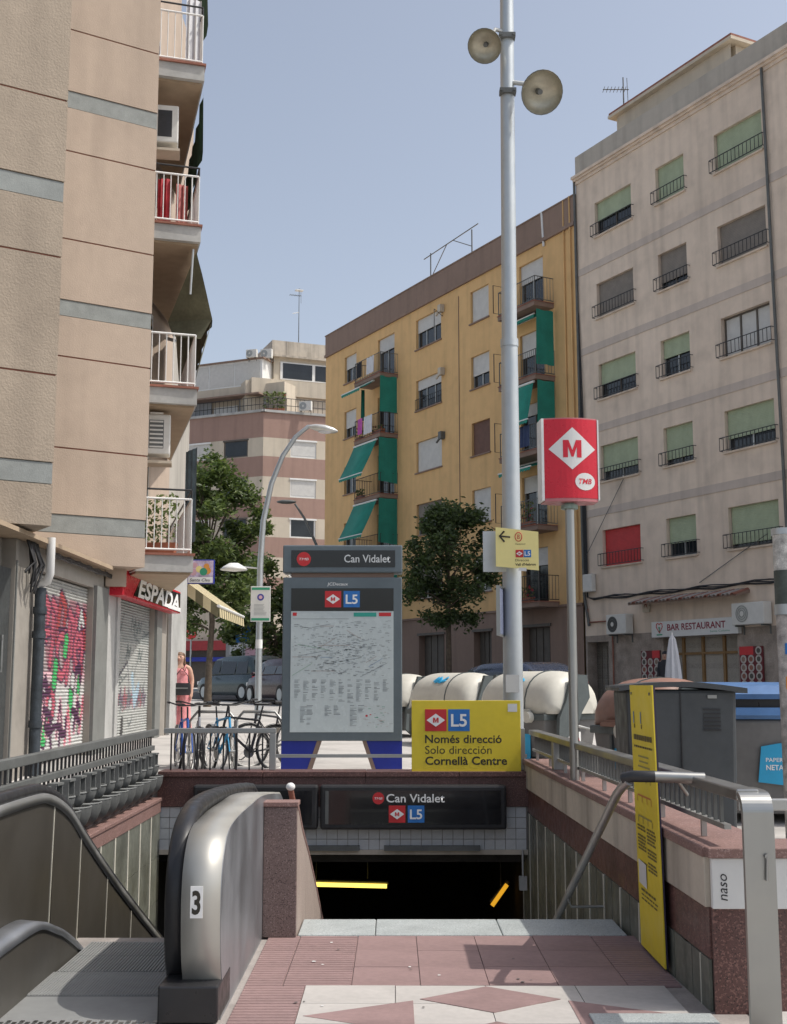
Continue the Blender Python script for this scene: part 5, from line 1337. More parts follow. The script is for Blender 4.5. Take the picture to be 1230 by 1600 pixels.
ST2.append(([(1.7, .9), (1.9, .5), (2.2, .75)], .06, (.34, .45, .52))); ST2.append(([(1.0, .02), (1.02, .22)], .06, (.05, .05, .05)))
def paint2(u, v, W_, H_):
    px, py = u * 2.96, v * 2.1; col = (.40, .41, .39) if py < 1.45 else (.30, .32, .31)
    for pts, w, c in ST2:
        if px < min(p[0] for p in pts) - .1 or px > max(p[0] for p in pts) + .1: continue
        if min(seg_d(px, py, a, b) for a, b in zip(pts, pts[1:])) < w * 1.5: col = c
    return col
shutter(18.43, 21.41, .78, 2.92, paint2)
# rain pipe and cables
dp = thing('downpipe', 'rain pipe, white above and dark painted below, left of the graffiti shutter', 'pipe', (-4.10, 14.12, .6))
po_ = (4.10, -14.12, -.6)
mb = MB(po_); mb.tube([(-3.98, 14.05, 3.28), (-3.98, 14.05, 2.86), (-4.02, 14.10, 2.78), (-4.12, 14.12, 2.74)], .05, 10); mb.build('white_pipe', white_metal, dp)
mb = MB(po_); mb.cyl((-4.10, 14.12, .5), (-4.10, 14.12, 2.70), .065, n=10); [mb.cyl((-4.10, 14.12, z), (-4.10, 14.12, z + .08), .078, n=10) for z in (2.40, 2.12, 1.1)]; mb.build('dark_pipe', mat('dark_pipe', (.035, .045, .055), .6, var=.4, scale=8), dp)
cbm = thing('loose_cables', 'tangle of dark cables under the overhang left of the white pipe', 'cables', (-4.15, 13.8, 2.6)); mb = MB((4.15, -13.8, -2.6)); rnd = random.Random(8)
for k in range(12):
    y = 13.55 + rnd.random() * .5; mb.tube([(-4.12, y, 3.2), (-4.08 + rnd.random() * .06, y + rnd.uniform(-.1, .1), 2.95), (-4.10, y + rnd.uniform(-.15, .15), 2.6 + rnd.random() * .25)], .014, 4)
for k in range(5): mb.tube([(-4.1, 14.3 + i * .5, 3.14 + .03 * math.sin(i * 2 + k)) for i in range(16)], .016, 4)
mb.build('cable', iron_black, cbm)
# red shop sign (letters slant)
es_ = thing('shop_sign', 'red and white shop sign reading ESPADA hung over the second shutter', 'sign', (-3.95, 18.0, 2.88), R(90))
mb = MB(); mb.box(-.25, 4.55, 0, .22, 0, .40); mb.build('sign_box', red_sign, es_, bevel=.01)
mb = MB(); mb.hexa([(.45, -.008, .04), (4.5, -.008, .02), (4.5, .001, .02), (.45, .001, .04), (.9, -.008, .30), (4.5, -.008, .37), (4.5, .001, .37), (.9, .001, .30)]); fc = mb.build('black_band', gloss_black, es_)
lettering('ESPADA', white_ink, es_, (.75, -.012, .05), (1, 0, 0), width=3.6, height=.27, bold=.03, shear=.25)
mb = MB(); mb.box(3.3, 4.53, -.010, -.0082, .03, .10); mb.build('white_strip', white_ink, es_)
mb = MB(); [mb.cyl((x, .1, .40), (x, .1, .62), .02, n=5) for x in (.3, 2.2, 4.2)]; mb.build('hanger', iron, es_)
# picture sign and striped awning of the shop round the corner
ps = thing('picture_sign', 'small square fruit picture sign hanging beyond the shop corner', 'sign', (-3.97, 25, 3.63))
mb = MB(); mb.box(-.28, .28, -.04, .04, 0, .50); mb.build('sign_box', blue_plate, ps, bevel=.01)
mb = MB(); mb.box(-.26, .26, -.045, -.0405, .02, .48); mb.build('picture', mat('lilac_print', (.55, .45, .60), .5, var=.4, scale=9), ps)
mb = MB(); mb.quad((-.25, -.046, .02), (.25, -.046, .02), (.25, -.046, .14), (-.25, -.046, .14)); mb.build('white_band', white_ink, ps)
lettering('Santa Clau', black_ink, ps, (-.22, -.048, .05), (1, 0, 0), width=.42, height=.06, bold=.01, shear=.2)
for x, z, r, m_ in ((-.15, .24, .07, pink_ink), (-.03, .30, .07, yellow_pale), (.06, .25, .08, green_ink), (.14, .27, .075, orange_ink), (.12, .36, .06, orange_ink), (-.12, .38, .06, pink_ink)):
    mb = MB(); mb.cyl((x, -.0455, z), (x, -.0475 - r * .02, z), r, n=14); mb.build('fruit', m_, ps)
mb = MB(); mb.cyl((-.9, 0, .46), (-.25, 0, .46), .02, n=6); mb.build('arm', iron, ps)
sa = thing('striped_awning', 'cream and olive striped awning beyond the shop corner', 'awning', (-4.6, 26.0, 2.9))
AO = (4.6, -26.0, -2.9); n = 24
for i in range(n):
    y0, y1 = lerp(25.2, 29.4, i / n), lerp(25.2, 29.4, (i + 1) / n); x_o = lambda y: -3.55
    mb = MB(AO); a = (-4.75, y0, 4.0); b = (-4.75, y1, 4.0); c = (-3.62, y1, 3.20); d = (-3.62, y0, 3.20)
    mb.quad(a, d, c, b); mb.quad((-3.62, y0, 3.20), (-3.60, y0, 2.96), (-3.60, y1, 2.96), (-3.62, y1, 3.20)); mb.build('stripe', stripe_y if i % 2 else stripe_d, sa)
for i in range(7):
    a0, a1 = i / 7, (i + 1) / 7; mb = MB(AO); f = lambda t: (lerp(-4.75, -3.62, t), 25.19, lerp(4.0, 3.20, t))
    p, q = f(a0), f(a1); mb.quad((p[0], 25.19, p[2] - .26), (q[0], 25.19, q[2] - .26), q, p); mb.build('side_stripe', stripe_y if i % 2 else stripe_d, sa)
mb = MB(AO); mb.cyl((-3.62, 25.15, 3.19), (-3.62, 29.4, 3.19), .035, n=6); mb.build('front_bar', white_metal, sa)

# ================================================================ STREET FURNITURE
# lamp mast
lm_ = thing('lamp_mast', 'tall galvanised lamp mast with two bowl floodlights rising beside the yellow sign', 'street lamp', (1.36, 14.0, zg(1.36, 14)))
LO = (-1.36, -14.0, -zg(1.36, 14)); g0 = zg(1.36, 14)
mb = MB(LO); mb.cyl((1.36, 14, g0), (1.375, 14, 5.6), .118, .098, n=24); mb.cyl((1.375, 14, 5.602), (1.41, 14, 12), .091, .080, n=24); mb.cyl((1.36, 14, g0), (1.36, 14, g0 + .04), .22, n=16); mb.build('mast', galv, lm_)
mb = MB(LO); mb.cyl((1.375, 14, 5.55), (1.375, 14, 5.64), .106, n=20); mb.build('collar', galv, lm_)
def floodlight(c, axis, r, arm):
    axis = Vector(axis).normalized(); c = Vector(c); d = r * .62
    prof = [(r * 1.0, 0), (r * 1.0, .015), (r * .97, -.01)]
    mb = MB(LO); mb.lathe([(r, 0), (r * .93, -d * .35), (r * .72, -d * .75), (r * .38, -d), (r * .30, -d * 1.02)], c, axis, 24); fl = mb.build('floodlight', lamp_shell, lm_)
    mb = MB(LO); mb.lathe([(r * .985, .002), (r * .915, -d * .33), (r * .70, -d * .72), (r * .34, -d * .95), (.001, -d * .97)], c, axis, 24); mb.build('reflector', lamp_alu, fl)
    mb = MB(LO); mb.lathe([(r * 1.0, -.006), (r * 1.02, .0), (r * 1.0, .008), (r * .985, .003)], c, axis, 24); mb.build('rim', iron, fl)
    mb = MB(LO); mb.cyl(c - axis * d * .95, c - axis * d * .45, r * .15, r * .13, n=10); mb.build('bulb', iron, fl)
    mb = MB(LO); back = c - axis * d * 1.02; mb.cyl(back, back - axis * r * .55, r * .34, r * .30, n=12); mb.build('gear_box', lamp_alu, fl)
    mb = MB(LO); mb.tube([back - axis * .06, Vector(arm[0]), Vector(arm[1])], .028, 6); mb.build('arm', lamp_shell, fl)
floodlight((1.10, 13.75, 9.22), (-.22, -.75, -.62), .205, [(1.25, 13.95, 9.55), (1.40, 13.98, 9.52)])
floodlight((1.765, 13.6, 8.55), (.20, -.80, -.50), .255, [(1.62, 13.92, 8.82), (1.40, 13.98, 8.88)])
mb = MB(LO); mb.box(1.29, 1.49, 13.88, 14.0, 8.70, 8.76); mb.build('clamp', iron, lm_); mb = MB(LO); mb.box(1.29, 1.49, 13.88, 14.0, 9.42, 9.48); mb.build('clamp', iron, lm_)
for x in (1.31, 1.47):
    for z in (9.45, 8.73):
        mb = MB(LO); mb.cyl((x, 13.90, z), (x, 13.86, z), .02, n=6); mb.build('bolt', iron, lm_)
mb = MB(LO); [mb.quad((1.27, 13.885, z0), (1.42, 13.876, z0), (1.42, 13.876, z1), (1.27, 13.885, z1)) for z0, z1 in ((1.50, 1.70),)]; mb.build('torn_sticker', white_board, lm_)
# direction board on the mast
db = thing('direction_board', 'pale yellow arrow board bolted to the lamp mast', 'sign', (1.165, 13.78, 2.88), R(-6))
mb = MB(); mb.hexa([(0, 0, .04), (.485, 0, -.01), (.485, .012, -.01), (0, .012, .04), (0, 0, .49), (.485, 0, .43), (.485, .012, .43), (0, .012, .49)]); mb.build('board', yellow_pale, db)
mb = MB(); mb.tube([(.05, -.004, .385), (.165, -.004, .373)], .010, 5); mb.tube([(.10, -.004, .44), (.045, -.004, .386), (.10, -.004, .32)], .011, 5); mb.build('arrow', black_ink, db)
mb = MB(); mb.tube([(.26 + .038 * math.cos(a * .35), -.003, .375 + .05 * math.sin(a * .35)) for a in range(18)], .005, 4, closed=True); mb.build('red_ring', red_ink, db)
lettering('B', red_ink, db, (.26, -.003, .35), (1, 0, 0), height=.05, width=.03, align='CENTER'); lettering('Ascensor', black_ink, db, (.22, -.003, .285), (1, 0, 0), width=.12, height=.018)
badge_m(db, (.225, -.002, .14), (1, 0, 0), .085); badge_l5(db, (.315, -.002, .14), (1, 0, 0), .085)
lettering('Direcció', black_ink, db, (.22, -.003, .095), (1, 0, 0), width=.155, height=.026, bold=.0); lettering("Vall d'Hebron", black_ink, db, (.22, -.003, .045), (1, 0, 0), width=.23, height=.028, bold=.02)
bb2 = thing('sign_back', 'plain grey back of a sign board behind the pale yellow arrow board', 'sign', (1.03, 13.92, 2.87)); mb = MB(); mb.box(0, .28, 0, .012, 0, .47); mb.build('board', galv, bb2); mb = MB(); mb.box(.2, .42, .0, .10, .2, .26); mb.build('bracket', iron, bb2)
mb = MB(); mb.quad((.255, -.003, -.012), (.345, -.003, -.02), (.345, -.003, .02), (.255, -.003, .022)); mb.build('sticker', white_board, db)
es2 = thing('edge_on_sign', 'narrow blue sign seen edge on, fixed to the left of the lamp mast', 'sign', (1.235, 13.83, 2.13)); mb = MB(Vector((0, 0, 0)), Matrix.Rotation(R(78), 4, 'Z')); mb.box(-.25, .25, 0, .03, .02, .54); mb.build('plate', mat('slate_blue_plate', (.14, .16, .24), .5), es2, bevel=.006)
mb = MB(Vector((0, 0, 0)), Matrix.Rotation(R(78), 4, 'Z')); mb.box(-.26, -.25, -.006, .036, 0, .56); mb.box(-.25, .25, -.004, .034, 0, .02); mb.box(-.25, .25, -.004, .034, .54, .56); mb.build('edge', steel, es2)
# metro totem
ms = thing('metro_totem', 'red metro sign with white diamond on a steel pole behind the parapet railing', 'sign', (1.55, 10.6, .45))
mz = 3.20 - .45; mW, mH = .475, .70
mb = MB(); mb.cyl((0, 0, 0), (0, 0, mz - .05), .040, n=18); mb.build('pole', steel, ms)
mb = MB(); mb.cyl((.0, 0, mz - .08), (0, 0, mz - .045), .075, n=18); mb.cyl((0, 0, mz - .045), (0, 0, mz + .01), .045, n=18); mb.build('flange', mat('greenish_metal', (.25, .33, .29), .5, .4), ms)
Mr = Matrix.Rotation(R(4), 4, 'Z')
def bulge(a, sgn=-1): return sgn * (.095 + .055 * math.cos(a * math.pi / 2))
mb = MB((0, 0, 0), Mr); n = 10; outl = [(-mW / 2 + mW * i / n, bulge(-1 + 2 * i / n)) for i in range(n + 1)] + [(mW / 2 - mW * i / n, bulge(1 - 2 * i / n, 1)) for i in range(n + 1)]
mb.prism(outl, lambda a, b, d: (a, b, d), mz, mz + mH, 0, False); mb.build('box', red_sign, ms)
mb = MB((0, 0, 0), Mr); mb.box(-mW / 2 - .022, -mW / 2 - .0005, -.10, .10, mz - .02, mz + mH + .01); mb.build('side_frame', white_metal, ms); mb = MB((0, 0, 0), Mr); mb.box(mW / 2 + .0005, mW / 2 + .014, -.10, .10, mz - .012, mz + mH + .004); mb.build('side_frame', white_metal, ms)
mb = MB((0, 0, 0), Mr); mb.prism([(a * .99, b * .98) for a, b in outl], lambda a, b, d: (a, b, d), mz - .028, mz - .001); mb.build('end_plate', mat('pinkish_plastic', (.45, .16, .17), .5), ms); mb = MB((0, 0, 0), Mr); mb.prism([(a * .99, b * .98) for a, b in outl], lambda a, b, d: (a, b, d), mz + mH + .001, mz + mH + .012); mb.build('end_plate', mat('pinkish_plastic', (.45, .16, .17), .5), ms)
def on_bulge(me, e=.004):
    for v in me.vertices:
        a = max(-1, min(1, v.co.x / (mW / 2))); v.co.y = bulge(a) - e; v.co = Mr @ v.co
    me.update()
def bulge_poly(pts, nm, m, e, parent):
    b = bmesh_poly(pts); on_bulge(b, e); b.materials.append(m); return ob(nm, b, parent)
def bmesh_poly(pts):
    # slice a polygon into vertical strips so that it can follow the curved face
    import bmesh
    bm = bmesh.new(); bm.faces.new([bm.verts.new((a, 0, b)) for a, b in pts])
    for k in range(-9, 10):
        g = bm.verts[:] + bm.edges[:] + bm.faces[:]
        bmesh.ops.bisect_plane(bm, geom=g, plane_co=(k * mW / 20, 0, 0), plane_no=(1, 0, 0))
    me = bpy.data.meshes.new('shape'); bm.to_mesh(me); bm.free(); return me
dz0 = mz + mH * .62
bulge_poly([(-.20, dz0), (0, dz0 - .185), (.215, dz0), (.005, dz0 + .19)], 'diamond', white_board, .002, ms)
lo_m = letter_m(ms, (.003, 0, dz0 - .078), (1, 0, 0), (0, 0, 1), .165, .155, red_sign); on_bulge(lo_m.data, .004)
bulge_poly([(.115 + .092 * math.cos(a * .3142), mz + .145 + .077 * math.sin(a * .3142)) for a in range(20)], 'operator_oval', white_board, .002, ms)
me = text_mesh('TMB', red_sign, width=.12, height=.045, bold=.02, shear=.25, align='CENTER')
for v in me.vertices: v.co = (v.co.x + .115, 0, v.co.y + mz + .125)
on_bulge(me, .004); ob('lettering', me, ms)

# curved street lamp on the left
SLz = zg(-3.3, 30)
st_ = thing('street_lamp', 'curved grey street lamp with a small white side lantern left of the map kiosk', 'street lamp', (-3.30, 30, SLz))
so_ = (3.30, -30, -SLz)
path = [(-3.30, 30, SLz), (-3.30, 30, 4.5), (-3.24, 30, 5.6), (-3.05, 30, 6.55), (-2.78, 30, 7.25), (-2.45, 30, 7.75), (-2.15, 30, 8.0), (-1.95, 30, 8.02)]
mb = MB(so_); mb.tube(path, [.085, .075, .07, .065, .06, .055, .05, .045], 10); mb.build('pole', galv, st_)
mb = MB(so_); mb.loft([[(x, 30 + w * math.cos(a * math.pi / 5), 8.0 - dz + h * math.sin(a * math.pi / 5)) for a in range(10)] for x, w, h, dz in ((-2.12, .05, .04, .0), (-1.95, .12, .085, .02), (-1.7, .15, .10, .06), (-1.5, .11, .07, .10), (-1.40, .03, .02, .12))]); hd_ = mb.build('lamp_head', lamp_shell, st_)
mb = MB(so_); mb.ell((-1.70, 30, 7.87), (.20, .11, .05), 10, 6); mb.build('lens', canvas_white, hd_)
mb = MB(so_); mb.cyl((-3.30, 30, 4.42), (-3.75, 30, 4.46), .02, n=6); mb.lathe([(.001, .16), (.12, .15), (.27, .06), (.34, .0), (.33, -.02), (.10, -.05), (.001, -.06)], (-3.95, 30, 4.40), (0, 0, 1), 16); mb.build('lantern', white_metal, st_)
wb = thing('white_notice', 'white notice board with green edges on the curved street lamp pole', 'sign', (-3.265, 29.9, 3.10))
mb = MB(); mb.box(-.245, .245, -.02, .0, 0, .87); mb.build('board', white_board, wb, bevel=.02)
mb = MB(); mb.box(-.22, .22, -.024, -.0205, .03, .09); mb.box(-.22, .22, -.024, -.0205, .78, .84); mb.build('green_band', green_ink, wb)
mb = MB(); mb.cyl((0, -.021, .60), (0, -.025, .60), .085, n=18); mb.build('blue_disc', mat('violet_blue', (.06, .06, .30), .5), wb); mb = MB(); mb.cyl((0, -.025, .60), (0, -.028, .60), .045, n=14); mb.build('disc_centre', pink_ink, wb)
mb = MB(); rnd = random.Random(4)
for k in range(9): mb.box(-.16, -.16 + rnd.uniform(.22, .32), -.0225, -.0206, .42 - k * .032, .428 - k * .032)
mb.build('small_print', grey_ink, wb)
t = thing('pole_band', 'white sticker band around the curved street lamp pole', 'sticker', (-3.30, 30, 2.45)); mb = MB(); mb.cyl((0, 0, 0), (0, 0, .22), .086, n=12, caps=False); mb.build('sticker', white_ink, t)
t = thing('street_lamp', 'dark far street lamp leaning left in front of the banded block', 'street lamp', (-2.85, 50, zg(-2.85, 50))); z0 = zg(-2.85, 50); o_ = (2.85, -50, -z0)
mb = MB(o_); mb.tube([(-2.85, 50, z0), (-2.9, 50, 6.0), (-3.2, 50, 7.3), (-3.7, 50, 8.4), (-4.1, 50, 9.0)], [.08, .07, .06, .05, .045], 8); mb.build('pole', iron, t)
mb = MB(o_); mb.ell((-4.45, 50, 9.08), (.42, .15, .09), 10, 6); mb.build('lamp_head', iron, t)
# far right pole with stickers
fp_ = thing('graffiti_pole', 'post with peeling stickers and a dark band at the right edge', 'pole', (3.72, 11.5, zg(3.72, 11.5))); z0 = zg(3.72, 11.5)
mb = MB((0, 0, -z0)); mb.cyl((0, 0, z0), (0, 0, 2.24), .105, n=18); mb.build('lower_post', mat('sticker_post', (.42, .39, .37), .8, var=.4, scale=12), fp_)
mb = MB((0, 0, -z0)); mb.cyl((0, 0, 2.241), (0, 0, 2.34), .118, n=18); mb.build('ring', galv, fp_); mb = MB((0, 0, -z0)); mb.cyl((0, 0, 3.0), (0, 0, 3.06), .12, n=18); mb.build('ring', galv, fp_)
mb = MB((0, 0, -z0)); mb.cyl((0, 0, 2.341), (0, 0, 2.66), .11, n=18); mb.build('dark_band', mat('greenish_black', (.07, .085, .075), .6, var=.3), fp_)
mb = MB((0, 0, -z0)); mb.cyl((0, 0, 2.661), (0, 0, 2.999), .108, n=18); mb.build('upper_post', mat('peeling_white', (.50, .49, .46), .8, var=.45, scale=9), fp_)
rnd = random.Random(15)
for k, m_ in enumerate((pink_ink, white_board, cyan_ink, red_ink, white_board, orange_ink, white_board, blue_ink, pink_ink)):
    a = rnd.uniform(3.5, 5.6); z = .75 + k * .16; mb = MB((0, 0, -z0)); r = .1065 + .0005 * k
    mb.loft([[(r * math.cos(a + q * .12), r * math.sin(a + q * .12), zz) for q in range(6)] for zz in (z, z + rnd.uniform(.08, .18))], caps=False, closed=False); mb.build('sticker', m_, fp_)

# far sign poles
def signpole(lbx, X, Y, h, kind):
    z0 = zg(X, Y); t = thing('road_sign', lbx, 'road sign', (X, Y, z0)); mb = MB(); mb.cyl((0, 0, 0), (0, 0, h), .035, n=8); mb.build('pole', galv, t)
    if kind == 'P':
        mb = MB(); mb.box(-.30, .30, -.05, -.03, h - .95, h - .05); mb.build('plate', blue_ink, t); lettering('P', white_ink, t, (0, -.054, h - .72), (1, 0, 0), height=.45, width=.28, bold=.02, align='CENTER')
    elif kind == 'N':
        mb = MB(); mb.cyl((0, -.03, h - .3), (0, -.05, h - .3), .23, n=20); mb.build('plate', red_ink, t); mb = MB(); mb.box(-.15, .15, -.056, -.051, h - .335, h - .265); mb.build('bar', white_ink, t)
    else:
        mb = MB(); mb.cyl((0, -.03, h - .3), (0, -.05, h - .3), .31, n=20); mb.build('plate', blue_plate, t); mb = MB(); mb.tube([(.29 * math.cos(a * .3142), -.052, h - .3 + .29 * math.sin(a * .3142)) for a in range(20)], .03, 5, closed=True); mb.cyl((-.2, -.052, h - .1), (.2, -.052, h - .5), .03, n=5); mb.build('red_ring', red_ink, t)
    return t
signpole('blue parking sign on a pole beyond the parked silver car', -6.15, 50, 3.2, 'P')
signpole('round blue no parking sign with a red ring beside the parking sign', -5.55, 51, 3.2, 'C')
signpole('round red no entry sign under the striped awning', -8.2, 49.5, 2.9, 'N')
t = thing('kiosk_panel', 'yellow and white notice panel beside the far shopfront', 'sign', (-7.6, 62, zg(-7.6, 62))); mb = MB(); mb.box(-.9, .9, 0, .2, 0, 3.8); mb.build('panel', conc_slab, t)
for x, z, m_ in ((-.4, 3.0, yellow_sign), (.4, 2.7, white_board), (-.4, 2.2, white_board), (.4, 2.0, pink_ink)): mb = MB(); mb.box(x - .3, x + .3, -.02, -.001, z - .28, z + .28); mb.build('notice', m_, t)

# ---------------------------------------------------------------- rubbish containers
def container(lbx, near, hd, L_, D_, zl, lid_m, kind='barrel', cat='rubbish bin', grp=None):
    """near = middle of the near end; length runs along heading hd; zl = lid base height"""
    d = Vector((math.sin(R(hd)), math.cos(R(hd)), 0)); rz_ = math.atan2(d.y, d.x); z0 = zg(near[0], near[1])
    t = thing('rubbish_container', lbx, cat, (near[0], near[1], z0), rz_, grp); h = zl - z0
    # local x along length (0 near end), y: + left/plaza side
    w = D_ / 2
    mb = MB(); mb.hexa([(.10, -w * .86, .12), (L_ - .10, -w * .86, .12), (L_ - .10, w * .86, .12), (.10, w * .86, .12), (.02, -w, h), (L_ - .02, -w, h), (L_ - .02, w, h), (.02, w, h)]); mb.build('body', bin_grey, t, bevel=.03)
    mb = MB(); mb.box(0, L_, -w - .02, w + .02, h - .09, h - .005); mb.build('body_rim', bin_arm, t, bevel=.01)
    for x in (.2, L_ - .2):
        for y in (-w * .7, w * .7): m2 = MB(); m2.cyl((x, y - .04, .09), (x, y + .04, .09), .09, n=12); m2.build('wheel', rubber, t)
    if kind == 'barrel':
        H_ = .585 if lid_m is bin_white else .50; n = 14; ring = []
        def prof(sx, sh): return [(w * 1.0 * sx * math.cos(math.pi * i / n), max(0.0, H_ * sh * math.sin(math.pi * i / n) ** .70)) for i in range(n + 1)]
        mb = MB(); xs_ = [(-.09, .62, .40), (-.07, .78, .62), (-.02, .90, .82), (.06, .965, .93), (.15, .99, .98), (.26, 1, 1)]
        xs_ = xs_ + [(L_ - x, a, b) for x, a, b in xs_[::-1]]
        mb.loft([[(x, y, h + z) for y, z in prof(a, b)] for x, a, b in xs_]); ld = mb.build('lid', lid_m, t)
        mb = MB(); mb.loft([[(x, y * 1.012, h + z * 1.015 + .004) for y, z in prof(1, 1)] + [(x, y * .98, h + z * .97) for y, z in prof(1, 1)[::-1]] for x in (.42, .44)]); mb.build('lid_seam', bin_arm, ld)
        # lifting arm over the near end and hub
        for xe, sg in ((-.11, -1), (L_ + .11, 1)):
            mb = MB(); mb.prism([(-.16, H_ * .90), (.10, H_ * .92), (.24, .16), (.36, -.05), (.38, -.40), (.22, -.52), (.10, -.3), (-.05, .02), (-.20, .22)], lambda a, b, dd: (dd, a, h + b), xe - .03, xe + .03); mb.build('lifting_arm', bin_arm, t)
            mb = MB(); mb.cyl((xe - .05, .17, h - .36), (xe + .05, .17, h - .36), .07, n=12); mb.build('hub', conc_slab, t)
        mb = MB(); mb.box(.28, L_ - .28, w + .0, w + .06, h - .01, h + .035); mb.box(.30, L_ - .30, w * .9, w + .035, h + .035, h + .06); mb.build('lid_lip', lid_m, ld)
        for xq in (.55, .95, 1.35):
            if xq < L_ - .2: mb = MB(); mb.box(xq - .02, xq + .02, w - .02, w + .012, .25, h - .10); mb.build('body_rib', bin_arm, t)
        mb = MB(); mb.cyl((.28, w + .02, h - .05), (.28, w + .10, h - .05), .075, n=14); mb.build('corner_roller', bin_white, t)
        mb = MB(); mb.tube([(-.05, w * .6, h - .12), (-.12, w * .2, h - .15), (-.12, -w * .5, h - .22)], .02, 6); mb.build('pedal_bar', steel, t)
        if lid_m is not bin_white: return t, h, w
        mb = MB(); a0 = math.pi * .27
        for k in range(14):
            u, v = random.uniform(-.17, .17), random.uniform(-.09, .09); a = a0 + v; x = .75 + u
            y_, z_ = w * 1.035 * math.cos(a), H_ * 1.01 * math.sin(a) ** .8
            mb.cyl((x, y_, h + z_ - .004), (x + .002, y_ + .006, h + z_ + .006), .045, n=8)
        mb.build('blue_emblem', cyan_ink, ld)
        mb = MB(); mb.box(.35, 1.05, w * .93, w * .955, h - .62, h - .28); mb.build('blue_label', cyan_ink, t)
        mb = MB(); mb.box(-.005, .013, -.14, .06, h - .45, h - .25); st_w = mb.build('hazard_plate', white_ink, t)
        mb = MB(); [mb.quad((-.007, -.14 + k * .07, h - .45), (-.007, -.10 + k * .07, h - .45), (-.007, -.04 + k * .07 - .0, h - .25), (-.007, -.08 + k * .07, h - .25)) for k in range(2)]; mb.build('hazard_stripe', red_ink, st_w)
    return t, h, w
hdC = -20.5; sp = 2.87; ddx, ddy = math.sin(R(hdC)) * sp, math.cos(R(hdC)) * sp
c0 = (2.47, 17.0)
names = ['white lidded rubbish container with its blue emblem, nearest of the row, behind the metro pole', 'white lidded rubbish container, middle one, just left of the lamp mast', 'white lidded rubbish container partly hidden by the right edge of the map kiosk', 'farthest white lidded rubbish container hidden mostly by the map kiosk']
for k in range(3): container(names[k], (c0[0] + ddx * k, c0[1] + ddy * k), -34, 1.46, 1.0, 1.19, bin_white, grp='white lidded containers in a row')
t, h, w = container('brown lidded waste container between the white lids and the dark one', (3.02, 12.75), hdC - 2, .95, 1.10, 1.16, bin_brown)
mb = MB(); mb.box(.15, .55, w * .94, w * .96, h - .45, h - .2); mb.build('sticker', cyan_ink, t)
# dark square container
dz = zg(2.6, 11.3); dc = thing('dark_container', 'dark grey lidded container with louvres behind the tall yellow board', 'rubbish bin', (2.58, 11.35, dz), R(-3))
hh = 1.545 - dz
mb = MB(); mb.hexa([(-.46, -.42, .06), (.45, -.42, .06), (.45, .42, .06), (-.46, .42, .06), (-.49, -.46, hh), (.475, -.46, hh), (.475, .46, hh), (-.49, .46, hh)]); mb.build('body', bin_dark, dc, bevel=.03)
mb = MB(); n = 10; rim = [(-.56 + 1.12 * i / n, hh + .035 + .045 * math.sin(math.pi * i / n) - .02 * (i / n)) for i in range(n + 1)]
mb.loft([[(a, y, b) for a, b in rim] + [(a, y, b - .045) for a, b in rim[::-1]] for y in (-.52, -.3, .3, .52)]); mb.build('lid', bin_dark, dc)
mb = MB(); [mb.box(.18, .33, -.462, -.452, hh - .18 - k * .035, hh - .165 - k * .035) for k in range(6)]; mb.build('louvre', black_plastic, dc)
mb = MB(); mb.box(.22, .30, -.475, -.455, hh - .075, hh - .045); mb.build('lock', steel, dc)
mb = MB(); mb.box(-.02, -.012, -.468, -.44, .1, hh - .02); mb.build('body_seam', black_plastic, dc)
# blue paper container
bz = zg(4.2, 12.6); bc_ = thing('paper_container', 'grey paper container with a blue slotted top behind the dark one', 'rubbish bin', (4.20, 12.9, bz), R(-6))
mb = MB(); mb.hexa([(-.95, -.5, .1), (.95, -.5, .1), (.95, .5, .1), (-.95, .5, .1), (-1.0, -.55, 1.24 - bz), (1.0, -.55, 1.24 - bz), (1.0, .55, 1.24 - bz), (-1.0, .55, 1.24 - bz)]); mb.build('body', bin_grey, bc_, bevel=.03)
b0 = 1.245 - bz
mb = MB(); mb.loft([[(x, y, b0 + z) for y, z in ((-.57, 0), (-.60, .04), (-.58, .115), (.55, .115), (.55, 0))] for x in (-1, 1)], smooth=False); mb.loft([[(x, y, b0 + z) for y, z in ((-.56, .20), (-.57, .25), (-.48, .335), (0, .37), (.55, .34), (.55, .20))] for x in (-1, 1)], smooth=False); mb.build('lid', bin_blue, bc_)
mb = MB(); mb.box(-.98, .98, -.5, .5, b0 + .116, b0 + .199); mb.build('slot', black_plastic, bc_)
mb = MB(); mb.prism([(-.50, b0 - .62), (-.46, b0 - .27), (-.30, b0 - .24), (-.10, b0 - .22), (.1, b0 - .26), (.14, b0 - .60), (-.15, b0 - .66)], lambda a, b, d: (a, d, b), -.56, -.545); lab = mb.build('blue_label', cyan_ink, bc_)
lettering('PAPER I CARTRÓ', white_ink, lab, (-.42, -.563, b0 - .42), (1, 0, 0), width=.46, height=.04, bold=.01); lettering('NETA I POLIDA', white_ink, lab, (-.42, -.563, b0 - .50), (1, 0, 0), width=.46, height=.05, bold=.02)
mb = MB(); mb.box(.0, .12, -.563, -.561, b0 - .40, b0 - .33); mb.box(.0, .12, -.563, -.561, b0 - .55, b0 - .47); mb.build('label_patch', cream_wall, lab)

